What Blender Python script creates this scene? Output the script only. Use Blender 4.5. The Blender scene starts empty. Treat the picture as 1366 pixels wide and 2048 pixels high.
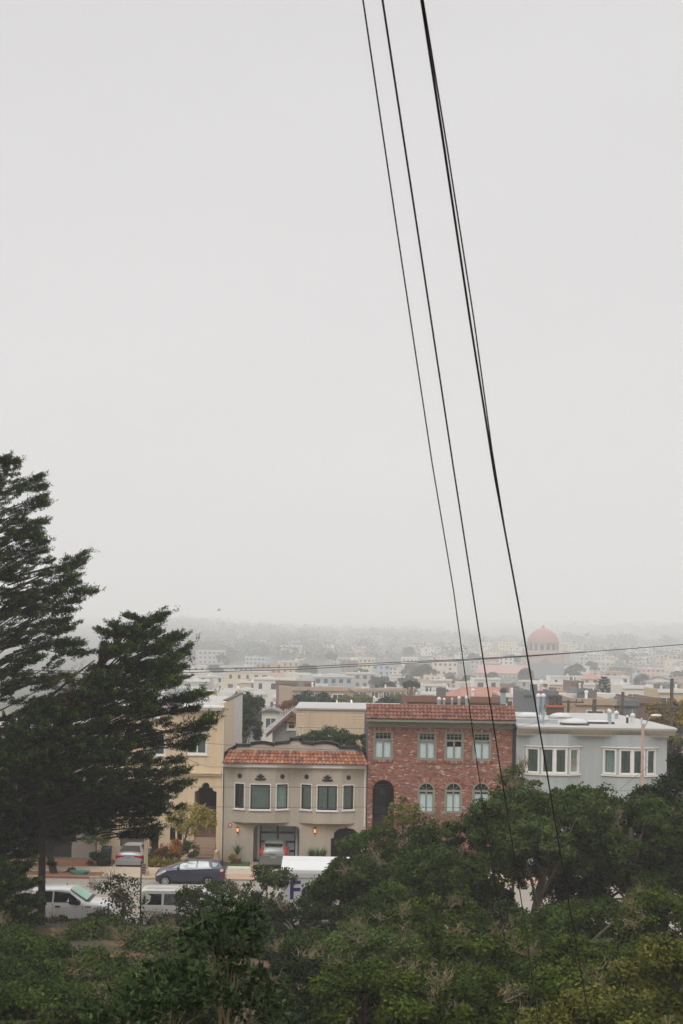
import bpy, bmesh, math, random
import numpy as np
from mathutils import Vector, Matrix
from mathutils.geometry import tessellate_polygon
random.seed(7); RNG = np.random.default_rng(7)
S = bpy.context.scene; COL = S.collection
R = math.radians
# ------------------------------------------------------------ camera frame: photo pixel + distance -> point in the place
F, CX, HY, TH, H = 2846.0, 683.0, 1290.0, R(0.9), 14.2
SN, CS = math.sin(TH), math.cos(TH)
def at(px, py, Y):
    u = (px-CX)/F; v = -(py-HY)/F
    return Vector(((u*CS-v*SN)*Y, Y, H+(u*SN+v*CS)*Y))
def to_px(p):
    u = p[0]/p[1]; w = (p[2]-H)/p[1]
    a = u*CS+w*SN; b = -u*SN+w*CS
    return CX+a*F, HY-b*F
def zt(x, y):
    ys = [-60, 0, 12, 20, 30, 40, 50, 58, 64, 66, 68, 84.8, 88.9, 90.1, 130, 180, 240, 320, 430, 580, 770, 1000, 1250, 1500, 1800, 2300, 3200, 5000, 8000]
    zs = [13.2, 12.6, 9.4, 7.2, 4.9, 3.7, 2.9, 2.3, 1.45, .85, -.06, -.06, -.02, -.4, -.6, -1.7, -3.1, -4.8, -6.4, -7.4, -7, -4.5, 1, 7, 15, 28, 48, 94, 162]
    z = float(np.interp(y, ys, zs))
    if y > 1400: z += min(1, (y-1400)/1500)*(15*math.sin(x*.0017+2.6+y*.0005)+6*math.sin(x*.0047+y*.001)+3*math.sin(x*.011))
    if y < 66 and y > 5: z += .25*math.sin(x*.35+y*.2)*min(1, (66-y)/8)
    return z
# ------------------------------------------------------------ scene tree helpers
def tag(o, label=None, cat=None, group=None, kind=None):
    if label: o['label'] = label
    if cat: o['category'] = cat
    if group: o['group'] = group
    if kind: o['kind'] = kind
    return o
WL = {}
def thing(name, label, cat, loc=(0, 0, 0), rotz=0, group=None):
    o = bpy.data.objects.new(name, None); COL.objects.link(o); o.location = loc; o.rotation_euler = (0, 0, rotz)
    o.empty_display_size = .3
    WL[o.name] = Vector(loc)
    return tag(o, label, cat, group)
def link(name, me, parent=None):
    o = bpy.data.objects.new(name, me); COL.objects.link(o)
    if parent:
        o.parent = parent; WL[o.name] = WL.get(parent.name, Vector((0, 0, 0)))
    return o
def copy_tree(o, parent=None):
    c = o.copy(); COL.objects.link(c)
    if parent: c.parent = parent
    for ch in list(o.children): copy_tree(ch, c)
    return c
# ------------------------------------------------------------ materials
def lin(h):
    h = h.lstrip('#'); v = [int(h[i:i+2], 16)/255 for i in (0, 2, 4)]
    return tuple(x/12.92 if x <= .04045 else ((x+.055)/1.055)**2.4 for x in v)
def _n(nt, t, **k):
    n = nt.nodes.new(t)
    for a, b in k.items(): setattr(n, a, b)
    return n
def mat(name, col, rough=.7, var=.12, scale=2.5, bump=0., bscale=30., metal=0., spec=.5, emit=None, es=0, tint=None, coat=0, streak=False):
    m = bpy.data.materials.new(name); m.use_nodes = True; nt = m.node_tree; b = nt.nodes['Principled BSDF']
    if isinstance(col, str): col = lin(col)
    b.inputs['Roughness'].default_value = rough; b.inputs['Metallic'].default_value = metal
    b.inputs['Specular IOR Level'].default_value = spec
    if coat: b.inputs['Coat Weight'].default_value = coat; b.inputs['Coat Roughness'].default_value = .08
    b.inputs['Base Color'].default_value = (*col, 1)
    tc = _n(nt, 'ShaderNodeTexCoord')
    src = None
    if var > 0:
        mp = _n(nt, 'ShaderNodeMapping')
        if streak: mp.inputs['Scale'].default_value = (1, 1, .12)
        nt.links.new(tc.outputs['Object'], mp.inputs[0])
        no = _n(nt, 'ShaderNodeTexNoise'); no.inputs['Scale'].default_value = scale; no.inputs['Detail'].default_value = 5
        no.inputs['Roughness'].default_value = .65
        nt.links.new(mp.outputs[0], no.inputs['Vector'])
        r = _n(nt, 'ShaderNodeValToRGB'); r.color_ramp.elements[0].position = .3; r.color_ramp.elements[1].position = .7
        r.color_ramp.elements[0].color = (*[max(0, c*(1-var)) for c in col], 1)
        r.color_ramp.elements[1].color = (*[min(1, c*(1+var)) for c in col], 1)
        nt.links.new(no.outputs['Fac'], r.inputs[0]); src = r.outputs[0]
    if tint:
        at_ = _n(nt, 'ShaderNodeAttribute'); at_.attribute_name = 'tint'
        r2 = _n(nt, 'ShaderNodeValToRGB'); e = r2.color_ramp.elements
        cs = [lin(c) if isinstance(c, str) else c for c in tint]
        e[0].position = 0; e[0].color = (*cs[0], 1); e[1].position = 1; e[1].color = (*cs[-1], 1)
        for i, c in enumerate(cs[1:-1]):
            q = e.new((i+1)/(len(cs)-1)); q.color = (*c, 1)
        nt.links.new(at_.outputs['Fac'], r2.inputs[0])
        src = r2.outputs[0]
    if streak and src:
        # soft vertical weather stains that belong to the old paint
        m2 = _n(nt, 'ShaderNodeMapping'); m2.inputs['Scale'].default_value = (1.7, 1.7, .2); nt.links.new(tc.outputs['Object'], m2.inputs[0])
        n3 = _n(nt, 'ShaderNodeTexNoise'); n3.inputs['Scale'].default_value = 1.3; n3.inputs['Detail'].default_value = 6; n3.inputs['Roughness'].default_value = .7; nt.links.new(m2.outputs[0], n3.inputs['Vector'])
        r3 = _n(nt, 'ShaderNodeValToRGB'); r3.color_ramp.elements[0].position = .36; r3.color_ramp.elements[0].color = (.80, .78, .75, 1); r3.color_ramp.elements[1].position = .52; r3.color_ramp.elements[1].color = (1, 1, 1, 1); nt.links.new(n3.outputs['Fac'], r3.inputs[0])
        mm = _n(nt, 'ShaderNodeMixRGB', blend_type='MULTIPLY'); mm.inputs[0].default_value = .38; nt.links.new(src, mm.inputs[1]); nt.links.new(r3.outputs[0], mm.inputs[2]); src = mm.outputs[0]
    if src: nt.links.new(src, b.inputs['Base Color'])
    if bump:
        n2 = _n(nt, 'ShaderNodeTexNoise'); n2.inputs['Scale'].default_value = bscale; n2.inputs['Detail'].default_value = 4
        nt.links.new(tc.outputs['Object'], n2.inputs['Vector'])
        bp = _n(nt, 'ShaderNodeBump'); bp.inputs['Strength'].default_value = bump; bp.inputs['Distance'].default_value = .05
        nt.links.new(n2.outputs['Fac'], bp.inputs['Height']); nt.links.new(bp.outputs[0], b.inputs['Normal'])
    if emit:
        b.inputs['Emission Color'].default_value = (*emit, 1); b.inputs['Emission Strength'].default_value = es
    return m
def leafmat(name, cols, rough=.55, trans=.25):
    m = mat(name, cols[0], rough, var=0, tint=cols, spec=.06)
    nt = m.node_tree; b = nt.nodes['Principled BSDF']; out = nt.nodes['Material Output']
    tr = _n(nt, 'ShaderNodeBsdfTranslucent'); mx = _n(nt, 'ShaderNodeMixShader'); mx.inputs[0].default_value = trans
    nt.links.new(b.inputs['Base Color'].links[0].from_socket, tr.inputs['Color'])
    nt.links.new(b.outputs[0], mx.inputs[1]); nt.links.new(tr.outputs[0], mx.inputs[2]); nt.links.new(mx.outputs[0], out.inputs[0])
    return m
def glassmat(name, tintc=(.96, .99, .98), refl=1.0):
    m = bpy.data.materials.new(name); m.use_nodes = True; nt = m.node_tree; nt.nodes.clear()
    out = _n(nt, 'ShaderNodeOutputMaterial'); t = _n(nt, 'ShaderNodeBsdfTransparent'); g = _n(nt, 'ShaderNodeBsdfGlossy')
    t.inputs[0].default_value = (*tintc, 1); g.inputs['Roughness'].default_value = .03
    lw = _n(nt, 'ShaderNodeFresnel'); lw.inputs['IOR'].default_value = 1.5
    no = _n(nt, 'ShaderNodeTexNoise'); no.inputs['Scale'].default_value = .8
    tc = _n(nt, 'ShaderNodeTexCoord'); nt.links.new(tc.outputs['Object'], no.inputs['Vector'])
    bp = _n(nt, 'ShaderNodeBump'); bp.inputs['Strength'].default_value = .04; bp.inputs['Distance'].default_value = .2
    nt.links.new(no.outputs['Fac'], bp.inputs['Height']); nt.links.new(bp.outputs[0], g.inputs['Normal'])
    ml = _n(nt, 'ShaderNodeMath', operation='MULTIPLY'); ml.inputs[1].default_value = refl*1.6; ml.use_clamp = True
    nt.links.new(lw.outputs[0], ml.inputs[0])
    mx = _n(nt, 'ShaderNodeMixShader'); nt.links.new(ml.outputs[0], mx.inputs[0])
    nt.links.new(t.outputs[0], mx.inputs[1]); nt.links.new(g.outputs[0], mx.inputs[2]); nt.links.new(mx.outputs[0], out.inputs[0])
    return m
M = {}
M['taupe'] = mat('taupe stucco', '#aea595', .9, .09, .9, .25, 22, streak=True)
M['cream'] = mat('cream stucco', '#d4be9f', .9, .09, .8, .25, 22, streak=True)
M['blue'] = mat('pale blue stucco', '#a7acab', .9, .09, .7, .15, 20, streak=True)
M['white'] = mat('white paint', '#dedad4', .6, .05, 3)
M['offwhite'] = mat('off white paint', '#d4cdbd', .7, .08, 3)
M['black'] = mat('black paint', '#141316', .6, .2, 4)
M['charcoal'] = mat('dark sash paint', '#141618', .4, .1, 4)
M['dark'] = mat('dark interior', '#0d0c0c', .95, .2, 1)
M['sage'] = mat('sage green trim', '#868778', .7, .06, 3)
M['shade'] = mat('pale roller blind', '#e4f0f4', .9, .04, 2)
M['teal'] = mat('teal curtain cloth', '#a6bfb6', .9, .1, 3, streak=False)
M['tealdeep'] = mat('deep teal curtain cloth', '#7c978f', .9, .12, 3)
M['greydrape'] = mat('dull grey drape', '#5d6560', .9, .15, 2)
M['roofwhite'] = mat('white roof membrane', '#a19f9b', .75, .08, .8, .1, 8)
M['tar'] = mat('tar roof', '#4c4845', .95, .2, 2)
M['wood'] = mat('dark stained door wood', '#241c1a', .6, .3, 6)
M['stair'] = mat('terrazzo stair', '#a08873', .85, .1, 4)
M['stairdark'] = mat('brown stair carpet', '#6b5344', .9, .12, 4)
M['siding'] = mat('beige siding', '#cbb59b', .85, .07, .5, streak=True)
M['concrete'] = mat('concrete', '#a69885', .9, .12, 1.6, .2, 30)
M['concpink'] = mat('pinkish concrete pole', '#b89f8f', .85, .06, 2)
M['concgrey'] = mat('weathered concrete pole', '#a8997f', .85, .1, 2)
M['steel'] = mat('galvanised steel', '#9fb0b4', .4, .15, 3, metal=.35)
M['corten'] = mat('rusty planter steel', '#4b2f25', .85, .25, 6)
M['bark'] = mat('dark bark', '#1f1813', .95, .35, 5, .6, 20)
M['barkgrey'] = mat('grey lichen bark', '#5b5348', .95, .3, 5, .5, 20)
M['palebark'] = mat('pale twig bark', '#776b50', .95, .25, 6)
M['wound'] = mat('torn orange heartwood', '#a8643a', .9, .2, 6)
M['wire'] = mat('black cable sheath', '#0e0e10', .6, 0)
M['wiregrey'] = mat('grey weathered cable', '#3c3a38', .7, 0)
M['tyre'] = mat('tyre rubber', '#131313', .85, .1, 6)
M['alloy'] = mat('alloy wheel', '#c2c4c6', .35, .05, 5, metal=.5)
M['plastic'] = mat('black plastic trim', '#141517', .5, .1, 5)
M['glass'] = glassmat('window glass')
M['carglass'] = glassmat('tinted car glass', (.3, .36, .36), 1.3)
M['vanglass'] = glassmat('dark tinted car glass', (.06, .07, .08), 1.0)
M['navy'] = mat('navy car paint', '#20263f', .3, .03, 3, coat=1)
M['silver'] = mat('silver car paint', '#9d9fa1', .35, .03, 3, metal=.35, coat=.6)
M['olivegrey'] = mat('grey green car paint', '#70756f', .35, .03, 3, metal=.3, coat=.6)
M['whitecar'] = mat('white car paint', '#c6c6c4', .35, .03, 3, coat=.6)
M['whitevan'] = mat('white van paint', '#c4c1bb', .4, .05, 3, coat=.4)
M['redlens'] = mat('red lamp lens', '#9c1409', .4, .05, 5, spec=.2)
M['clearlens'] = mat('clear lamp lens', '#d8cfbd', .2, .08, 6, coat=.5)
M['purple'] = mat('purple livery paint', '#2b1a66', .4, .05, 3)
M['orange'] = mat('orange livery paint', '#e2601b', .4, .05, 3)
M['asphalt'] = mat('asphalt road', '#8a8378', .95, .1, 1.2, .25, 40)
M['curbred'] = mat('faded red curb paint', '#7f5548', .9, .2, 3)
M['lawn'] = mat('lawn', '#3f5c26', .95, .25, 6, .5, 40)
M['mulch'] = mat('reddish mulch', '#7a4f33', .95, .35, 5, .5, 30)
M['signwhite'] = mat('sign face', '#d6c8c4', .6, .05, 4)
M['signred'] = mat('sign red', '#b5453c', .6, .08, 4)
M['fur'] = mat('cream curly fur', '#cfc3a8', .95, .15, 30, .6, 60)
M['furtan'] = mat('tan fur', '#b9744a', .95, .2, 20, .6, 60)
M['harness'] = mat('dark harness webbing', '#26282f', .8, .1, 10)
M['binblue'] = mat('blue grey bin plastic', '#27343d', .6, .1, 4)
M['teal_tarp'] = mat('teal hose plastic', '#3f7a70', .6, .15, 6)
M['lamp'] = mat('lit lamp glass', '#c98a52', .4, 0, emit=(1, .42, .14), es=.4)
M['terra'] = mat('terracotta chimney pot', '#a35c40', .9, .15, 5)
M['brickdark'] = mat('dark brick chimney', '#5c463b', .9, .25, 6)
def tilemat(name, cols):
    return mat(name, cols[0], .85, 0, tint=cols, bump=.2, bscale=25)
M['tileA'] = tilemat('orange clay roof tile', ['#5c3f2f', '#824d37', '#935a40', '#a07053', '#765648'])
M['tileB'] = tilemat('red clay roof tile', ['#5f3d33', '#714638', '#7b4e40', '#835848', '#6d483d'])
def brickmat():
    m = bpy.data.materials.new('clinker brick'); m.use_nodes = True; nt = m.node_tree; b = nt.nodes['Principled BSDF']
    b.inputs['Roughness'].default_value = .9
    tc = _n(nt, 'ShaderNodeTexCoord'); sp = _n(nt, 'ShaderNodeSeparateXYZ'); cb = _n(nt, 'ShaderNodeCombineXYZ')
    nt.links.new(tc.outputs['Object'], sp.inputs[0])
    ad = _n(nt, 'ShaderNodeMath', operation='ADD'); nt.links.new(sp.outputs['X'], ad.inputs[0]); nt.links.new(sp.outputs['Y'], ad.inputs[1])
    wn = _n(nt, 'ShaderNodeTexNoise'); wn.inputs['Scale'].default_value = 1.4; nt.links.new(tc.outputs['Object'], wn.inputs['Vector'])
    wm = _n(nt, 'ShaderNodeMath', operation='MULTIPLY_ADD'); wm.inputs[1].default_value = .07
    nt.links.new(wn.outputs['Fac'], wm.inputs[0]); nt.links.new(sp.outputs['Z'], wm.inputs[2])
    nt.links.new(ad.outputs[0], cb.inputs['X']); nt.links.new(wm.outputs[0], cb.inputs['Y'])
    br = _n(nt, 'ShaderNodeTexBrick'); br.inputs['Scale'].default_value = 1; br.inputs['Brick Width'].default_value = .24
    br.inputs['Row Height'].default_value = .08; br.inputs['Mortar Size'].default_value = .009; br.inputs['Bias'].default_value = -.05
    br.inputs['Color1'].default_value = (0, 0, 0, 1); br.inputs['Color2'].default_value = (1, 1, 1, 1); br.inputs['Mortar'].default_value = (.5, .5, .5, 1)
    nt.links.new(cb.outputs[0], br.inputs['Vector'])
    # a second random per patch breaks the two tone pattern
    no = _n(nt, 'ShaderNodeTexNoise'); no.inputs['Scale'].default_value = 3.2; no.inputs['Detail'].default_value = 3
    nt.links.new(cb.outputs[0], no.inputs['Vector'])
    mn = _n(nt, 'ShaderNodeMath', operation='MULTIPLY_ADD'); mn.inputs[1].default_value = .8; mn.inputs[2].default_value = -.3
    nt.links.new(no.outputs['Fac'], mn.inputs[0])
    s2 = _n(nt, 'ShaderNodeMath', operation='MULTIPLY_ADD'); s2.inputs[1].default_value = .85
    nt.links.new(br.outputs['Color'], s2.inputs[0]); nt.links.new(mn.outputs[0], s2.inputs[2])
    r = _n(nt, 'ShaderNodeValToRGB'); e = r.color_ramp.elements
    st = [(0, '#45302b'), (.18, '#70392f'), (.34, '#8c4b38'), (.46, '#6f3d34'), (.57, '#94563c'), (.68, '#a06444'), (.79, '#6a4a44'), (.9, '#b39c8c'), (1, '#bdaea0')]
    e[0].position = 0; e[0].color = (*lin(st[0][1]), 1); e[1].position = 1; e[1].color = (*lin(st[-1][1]), 1)
    for p, c in st[1:-1]:
        q = e.new(p); q.color = (*lin(c), 1)
    nt.links.new(s2.outputs[0], r.inputs[0])
    mx = _n(nt, 'ShaderNodeMixRGB'); mx.inputs[2].default_value = (*lin('#957d70'), 1)
    nt.links.new(br.outputs['Fac'], mx.inputs[0]); nt.links.new(r.outputs[0], mx.inputs[1]); nt.links.new(mx.outputs[0], b.inputs['Base Color'])
    bp = _n(nt, 'ShaderNodeBump'); bp.inputs['Strength'].default_value = .5; bp.inputs['Distance'].default_value = .02
    nt.links.new(r.outputs[0], bp.inputs['Height']); nt.links.new(bp.outputs[0], b.inputs['Normal'])
    return m
M['brick'] = brickmat()
M['archbrick'] = mat('arch bricks', '#a8604f', .9, 0, tint=['#6c3b32', '#8a4a3c', '#a97860', '#83443a', '#b39a8a'])
# ------------------------------------------------------------ mesh builder
class MB:
    def __init__(s): s.v = []; s.f = []; s.m = []; s.t = []; s.mi = 0; s.tint = 0.
    def add(s, vs, fs):
        b = len(s.v); s.v += [tuple(v) for v in vs]; s.f += [[i+b for i in f] for f in fs]; s.m += [s.mi]*len(fs); s.t += [s.tint]*len(vs); return s
    def hexa(s, c): return s.add(c, [(0, 3, 2, 1), (4, 5, 6, 7), (0, 1, 5, 4), (1, 2, 6, 5), (2, 3, 7, 6), (3, 0, 4, 7)])
    def box(s, x0, x1, y0, y1, z0, z1):
        return s.hexa([(x0, y0, z0), (x1, y0, z0), (x1, y1, z0), (x0, y1, z0), (x0, y0, z1), (x1, y0, z1), (x1, y1, z1), (x0, y1, z1)])
    def pbox(s, pl, u0, u1, z0, z1, d0, d1):
        P = pl.p
        return s.hexa([P(u0, z0, d0), P(u1, z0, d0), P(u1, z0, d1), P(u0, z0, d1), P(u0, z1, d0), P(u1, z1, d0), P(u1, z1, d1), P(u0, z1, d1)])
    def tube(s, path, rad, n=8, caps=True):
        path = [Vector(p) for p in path]; k = len(path)
        if not hasattr(rad, '__len__'): rad = [rad]*k
        vs = []
        for i, p in enumerate(path):
            t = (path[min(i+1, k-1)]-path[max(i-1, 0)]).normalized()
            a = t.cross(Vector((0, 0, 1)) if abs(t.z) < .95 else Vector((1, 0, 0))).normalized(); b = t.cross(a)
            for j in range(n):
                an = 2*math.pi*j/n; vs.append(p+(a*math.cos(an)+b*math.sin(an))*rad[i])
        fs = [(i*n+j, i*n+(j+1) % n, (i+1)*n+(j+1) % n, (i+1)*n+j) for i in range(k-1) for j in range(n)]
        if caps: fs += [tuple(range(n)), tuple((k-1)*n+j for j in reversed(range(n)))]
        return s.add(vs, fs)
    def lathe(s, c, prof, n=20, axis='z', sx=1, sy=1):
        vs = []
        for r, h in prof:
            for j in range(n):
                a = 2*math.pi*j/n; x, y = r*math.cos(a)*sx, r*math.sin(a)*sy
                vs.append((c[0]+x, c[1]+y, c[2]+h) if axis == 'z' else ((c[0]+x, c[1]+h, c[2]+y) if axis == 'y' else (c[0]+h, c[1]+x, c[2]+y)))
        k = len(prof)
        fs = [(i*n+j, i*n+(j+1) % n, (i+1)*n+(j+1) % n, (i+1)*n+j) for i in range(k-1) for j in range(n)]
        fs += [tuple(range(n)), tuple((k-1)*n+j for j in reversed(range(n)))]
        return s.add(vs, fs)
    def poly(s, pl, outer, holes, d, reveal=0, back=0):
        """flat sheet in panel space with holes; reveal = depth of each hole's sides; back = thickness of the outer rim"""
        loops = [outer]+list(holes); pts = []; idx = []
        for lp in loops:
            idx.append(range(len(pts), len(pts)+len(lp))); pts += list(lp)
        tri = tessellate_polygon([[Vector((u, z, 0)) for u, z in lp] for lp in loops])
        s.add([pl.p(u, z, d) for u, z in pts], [t for t in tri])
        for k, lp in enumerate(loops):
            dd = back if k == 0 else reveal
            if not dd: continue
            n = len(lp)
            s.add([pl.p(u, z, d) for u, z in lp]+[pl.p(u, z, d+dd) for u, z in lp], [(i, (i+1) % n, n+(i+1) % n, n+i) for i in range(n)])
        if back: s.add([pl.p(u, z, d+back) for u, z in pts], [t for t in tri])
        return s
    def build(s, name, m, parent=None, smooth=False, local=False, angle=40, recalc=True):
        off = Vector((0, 0, 0))
        if parent and not local: off = WL.get(parent.name, off)
        me = bpy.data.meshes.new(name)
        me.from_pydata([(v[0]-off.x, v[1]-off.y, v[2]-off.z) for v in s.v], [], s.f)
        ms = m if isinstance(m, (list, tuple)) else [m]
        for x in ms: me.materials.append(x)
        if len(ms) > 1: me.polygons.foreach_set('material_index', s.m)
        if any(s.t):
            a = me.attributes.new('tint', 'FLOAT', 'POINT'); a.data.foreach_set('value', s.t)
        if recalc:
            bm = bmesh.new(); bm.from_mesh(me); bmesh.ops.recalc_face_normals(bm, faces=bm.faces); bm.to_mesh(me); bm.free()
        if smooth:
            me.polygons.foreach_set('use_smooth', [True]*len(me.polygons)); me.set_sharp_from_angle(angle=R(angle))
        me.update()
        return link(name, me, parent)
class Pl:
    """vertical panel: u runs along it, z is world height, d goes inward"""
    def __init__(s, ox, oy, ang=0):
        s.o = Vector((ox, oy, 0)); s.a = Vector((math.cos(ang), math.sin(ang), 0)); s.n = Vector((-math.sin(ang), math.cos(ang), 0))
    def p(s, u, z, d=0):
        v = s.o+s.a*u+s.n*d; return Vector((v.x, v.y, z))
def rect(u0, u1, z0, z1): return [(u0, z0), (u1, z0), (u1, z1), (u0, z1)]
def archpts(u0, u1, z0, zs, n=14):
    c = (u0+u1)/2; r = (u1-u0)/2
    return [(u0, z0), (u1, z0)]+[(c+r*math.cos(math.pi*i/n), zs+r*math.sin(math.pi*i/n)) for i in range(n+1)]
def inset(u0, u1, z0, z1, k): return (u0+k, u1-k, z0+k, z1-k)
def window(pl, par, u0, u1, z0, z1, casing, sash, cas=.07, sashw=.055, mull=(), hbar=(), curtain=None, cf=(0, 1), sill=True, proud=.05, room=True, cz=0., ctype='fold', label=None):
    """window part: casing ring > sash, pane, curtain, sill"""
    b = MB(); b.poly(pl, rect(u0, u1, z0, z1), [rect(*inset(u0, u1, z0, z1, cas))], -proud, proud+.1, proud+.03)
    w = b.build('window', casing, par)
    if label: w['label'] = label
    a0, a1, b0, b1 = inset(u0, u1, z0, z1, cas)
    s = MB(); s.poly(pl, rect(a0, a1, b0, b1), [rect(*inset(a0, a1, b0, b1, sashw))], .03, .04, 0)
    for mu in mull: x = a0+(a1-a0)*mu; s.pbox(pl, x-sashw*.6, x+sashw*.6, b0, b1, .025, .075)
    for (hz, hw) in hbar: z = b0+(b1-b0)*hz; s.pbox(pl, a0, a1, z-hw, z+hw, .022, .078)
    s.build('sash', sash, w)
    g = MB(); g.poly(pl, rect(a0, a1, b0, b1), [], .06); g.build('pane', M['glass'], w)
    if curtain:
        c = MB(); x0 = a0+(a1-a0)*cf[0]; x1 = a0+(a1-a0)*cf[1]; n = max(2, int((x1-x0)/.035)); zb = b0+(b1-b0)*cz
        vs = []
        for i in range(n+1):
            x = x0+(x1-x0)*i/n; d = .17+(.03*math.sin(i*1.35)+.012*math.sin(i*.6) if ctype == 'fold' else 0)
            vs += [pl.p(x, zb, d), pl.p(x, b1, d)]
        c.add(vs, [(2*i, 2*i+2, 2*i+3, 2*i+1) for i in range(n)]); c.build('curtain', curtain, w, smooth=True)
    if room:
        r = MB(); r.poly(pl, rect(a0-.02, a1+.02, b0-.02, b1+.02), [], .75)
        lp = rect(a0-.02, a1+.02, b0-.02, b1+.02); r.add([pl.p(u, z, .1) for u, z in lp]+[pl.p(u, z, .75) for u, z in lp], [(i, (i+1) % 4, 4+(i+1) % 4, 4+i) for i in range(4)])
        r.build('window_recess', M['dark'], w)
    if sill:
        q = MB(); q.pbox(pl, u0-.06, u1+.06, z0-.06, z0-.002, -proud-.05, .0); q.build('sill', casing, w)
    return w
def tiles(mb, X0, X1, y0, z0, y1, z1, per=.24, row=.3, amp=.09, hip=0, seed=1, sag=.01):
    """barrel tiles on a slope from eave (y0,z0) to top (y1,z1)"""
    rr = random.Random(seed); L = math.hypot(y1-y0, z1-z0); nr = max(2, round(L/row)); nx = max(3, round((X1-X0)/per)); K = 6
    ny, nz = -(z1-z0)/L, (y1-y0)/L
    for r in range(nr):
        t0 = r/nr; t1 = (r+1.12)/nr
        h0 = hip*t0; h1 = hip*min(1, t1)
        for c in range(nx):
            mb.tint = rr.random()*.98+.01; j = rr.uniform(-.012, .012)
            vs = []
            for (t, hh, up) in ((t0, h0, .06), (min(t1, 1.02), h1, .0)):
                x0 = X0+hh; x1 = X1-hh
                for k in range(K+1):
                    f = (c+k/K)/nx; x = x0+(x1-x0)*f
                    w = amp*abs(math.sin(math.pi*k/K))**.8+up+j
                    vs.append((x, y0+(y1-y0)*t+ny*w, z0+(z1-z0)*t+nz*w))
            n = len(vs)
            base = [(vs[k][0], vs[k][1]-ny*.05, vs[k][2]-nz*.05) for k in range(K+1)]
            mb.add(vs+base, [(k, k+1, K+1+k+1, K+1+k) for k in range(K)]+[(2*K+2+k, 2*K+3+k, k+1, k) for k in range(K)])
    mb.tint = 0
# ------------------------------------------------------------ zoomed reading frames of the photograph: (x offset, y offset, scale)
Z1 = (420, 1380, 4.018); Z2 = (700, 1360, 3.794); Z3 = (1000, 1360, 3.732); Z4 = (200, 1380, 4.879); Z0 = (0, 0, 1)
def zc(Z, x, y, Y): return at(Z[0]+x/Z[2], Z[1]+y/Z[2], Y)
def zr(Z, x0, y0, x1, y1, Y):
    c = zc(Z, (x0+x1)/2, (y0+y1)/2, Y); k = Y/F/Z[2]
    return c.x-(x1-x0)/2*k, c.x+(x1-x0)/2*k, c.z-(y1-y0)/2*k, c.z+(y1-y0)/2*k
YF = 95.0
FP = Pl(0, YF)            # common front plane: u = world x
def shell(par, X0, X1, zb, zt_, depth, wallm, roofm, y0=YF, rz=None, names=('side_wall', 'back_wall', 'roof')):
    b = MB(); b.box(X0, X0+.15, y0+.02, y0+depth, zb, zt_); b.build(names[0], wallm, par)
    b = MB(); b.box(X1-.15, X1, y0+.02, y0+depth, zb, zt_); b.build(names[0], wallm, par)
    b = MB(); b.box(X0+.15, X1-.15, y0+depth-.15, y0+depth, zb, zt_); b.build(names[1], wallm, par)
    rz = zt_-.3 if rz is None else rz
    b = MB(); b.box(X0+.15, X1-.15, y0+.25, y0+depth-.15, rz-.15, rz); b.build(names[2], roofm, par)
def bayplanes(X0, X1, proj, side):
    """three facets of a bay: left, front, right"""
    l = Pl(X0, YF, -math.atan2(proj, side)); f = Pl(X0+side, YF-proj, 0); r = Pl(X1-side, YF-proj, math.atan2(proj, side))
    return l, f, r, math.hypot(proj, side)
# ============================================================ grey stucco house
GB = -.4
g0 = zc(Z1, 109, 1000, YF).x; g1 = zc(Z1, 1254, 1000, YF).x
ghouse = thing('stucco_house', 'grey beige stucco house with orange tiled roof edge, two bays and black scalloped parapet', 'house', ((g0+g1)/2, YF, GB))
gz = lambda y: zc(Z1, 680, y, YF).z
ztop = gz(612); bay = []
bz0, bz1 = gz(1064), ztop
gar = zr(Z1, 347, 1094, 717, 1400, YF); ent = zr(Z1, 970, 1104, 1215, 1400, YF)
def shoulder(u0, u1, z0, z1, s, k=6, flat=.0):
    pts = [(u0, z0), (u1, z0), (u1, z1-s)]
    pts += [(u1-s+s*math.cos(a), z1-s+s*math.sin(a)) for a in [math.pi/2*i/k for i in range(1, k)]]
    c = (u0+u1)/2
    pts += [(u1-s, z1), (c, z1+flat), (u0+s, z1)]
    pts += [(u0+s-s*math.sin(a), z1-s+s*math.cos(a)) for a in [math.pi/2*i/k for i in range(1, k)]]
    pts += [(u0, z1-s)]
    return pts
b1x = (zc(Z1, 178, 850, YF).x, zc(Z1, 642, 850, YF).x); b2x = (zc(Z1, 714, 850, YF).x, zc(Z1, 1172, 850, YF).x)
garL = shoulder(gar[0], gar[1], GB, gar[3], .3, 6, .05)
e0, e1, ez = ent[0], ent[1], ent[3]
entL = [(e0, GB), (e1, GB), (e1, ez-.75), (e1-.18, ez-.72), (e1-.22, ez-.35), (e1-.55, ez-.1), ((e0+e1)/2+.12, ez-.06), ((e0+e1)/2, ez+.02), ((e0+e1)/2-.12, ez-.06), (e0+.55, ez-.1), (e0+.22, ez-.35), (e0+.18, ez-.72), (e0, ez-.75)]
b = MB(); b.poly(FP, rect(g0, g1, GB-.2, ztop), [garL, entL]+[rect(q[0]+.1, q[1]-.1, bz0+.1, bz1-.1) for q in (b1x, b2x)], 0, .12, 0)
b.build('wall', M['taupe'], ghouse)
for lp, dp in ((garL, 1.5), (entL, 2.2)):
    b = MB(); n = len(lp); b.add([FP.p(u, z, .12) for u, z in lp]+[FP.p(u, z, dp) for u, z in lp], [(i, (i+1) % n, n+(i+1) % n, n+i) for i in range(1, n)]); b.build('porch_lining', M['taupe'], ghouse)
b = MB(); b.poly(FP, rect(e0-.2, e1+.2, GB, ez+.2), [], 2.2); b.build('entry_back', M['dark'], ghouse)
shell(ghouse, g0, g1, GB, ztop+.3, 15, M['taupe'], M['tar'])
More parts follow.
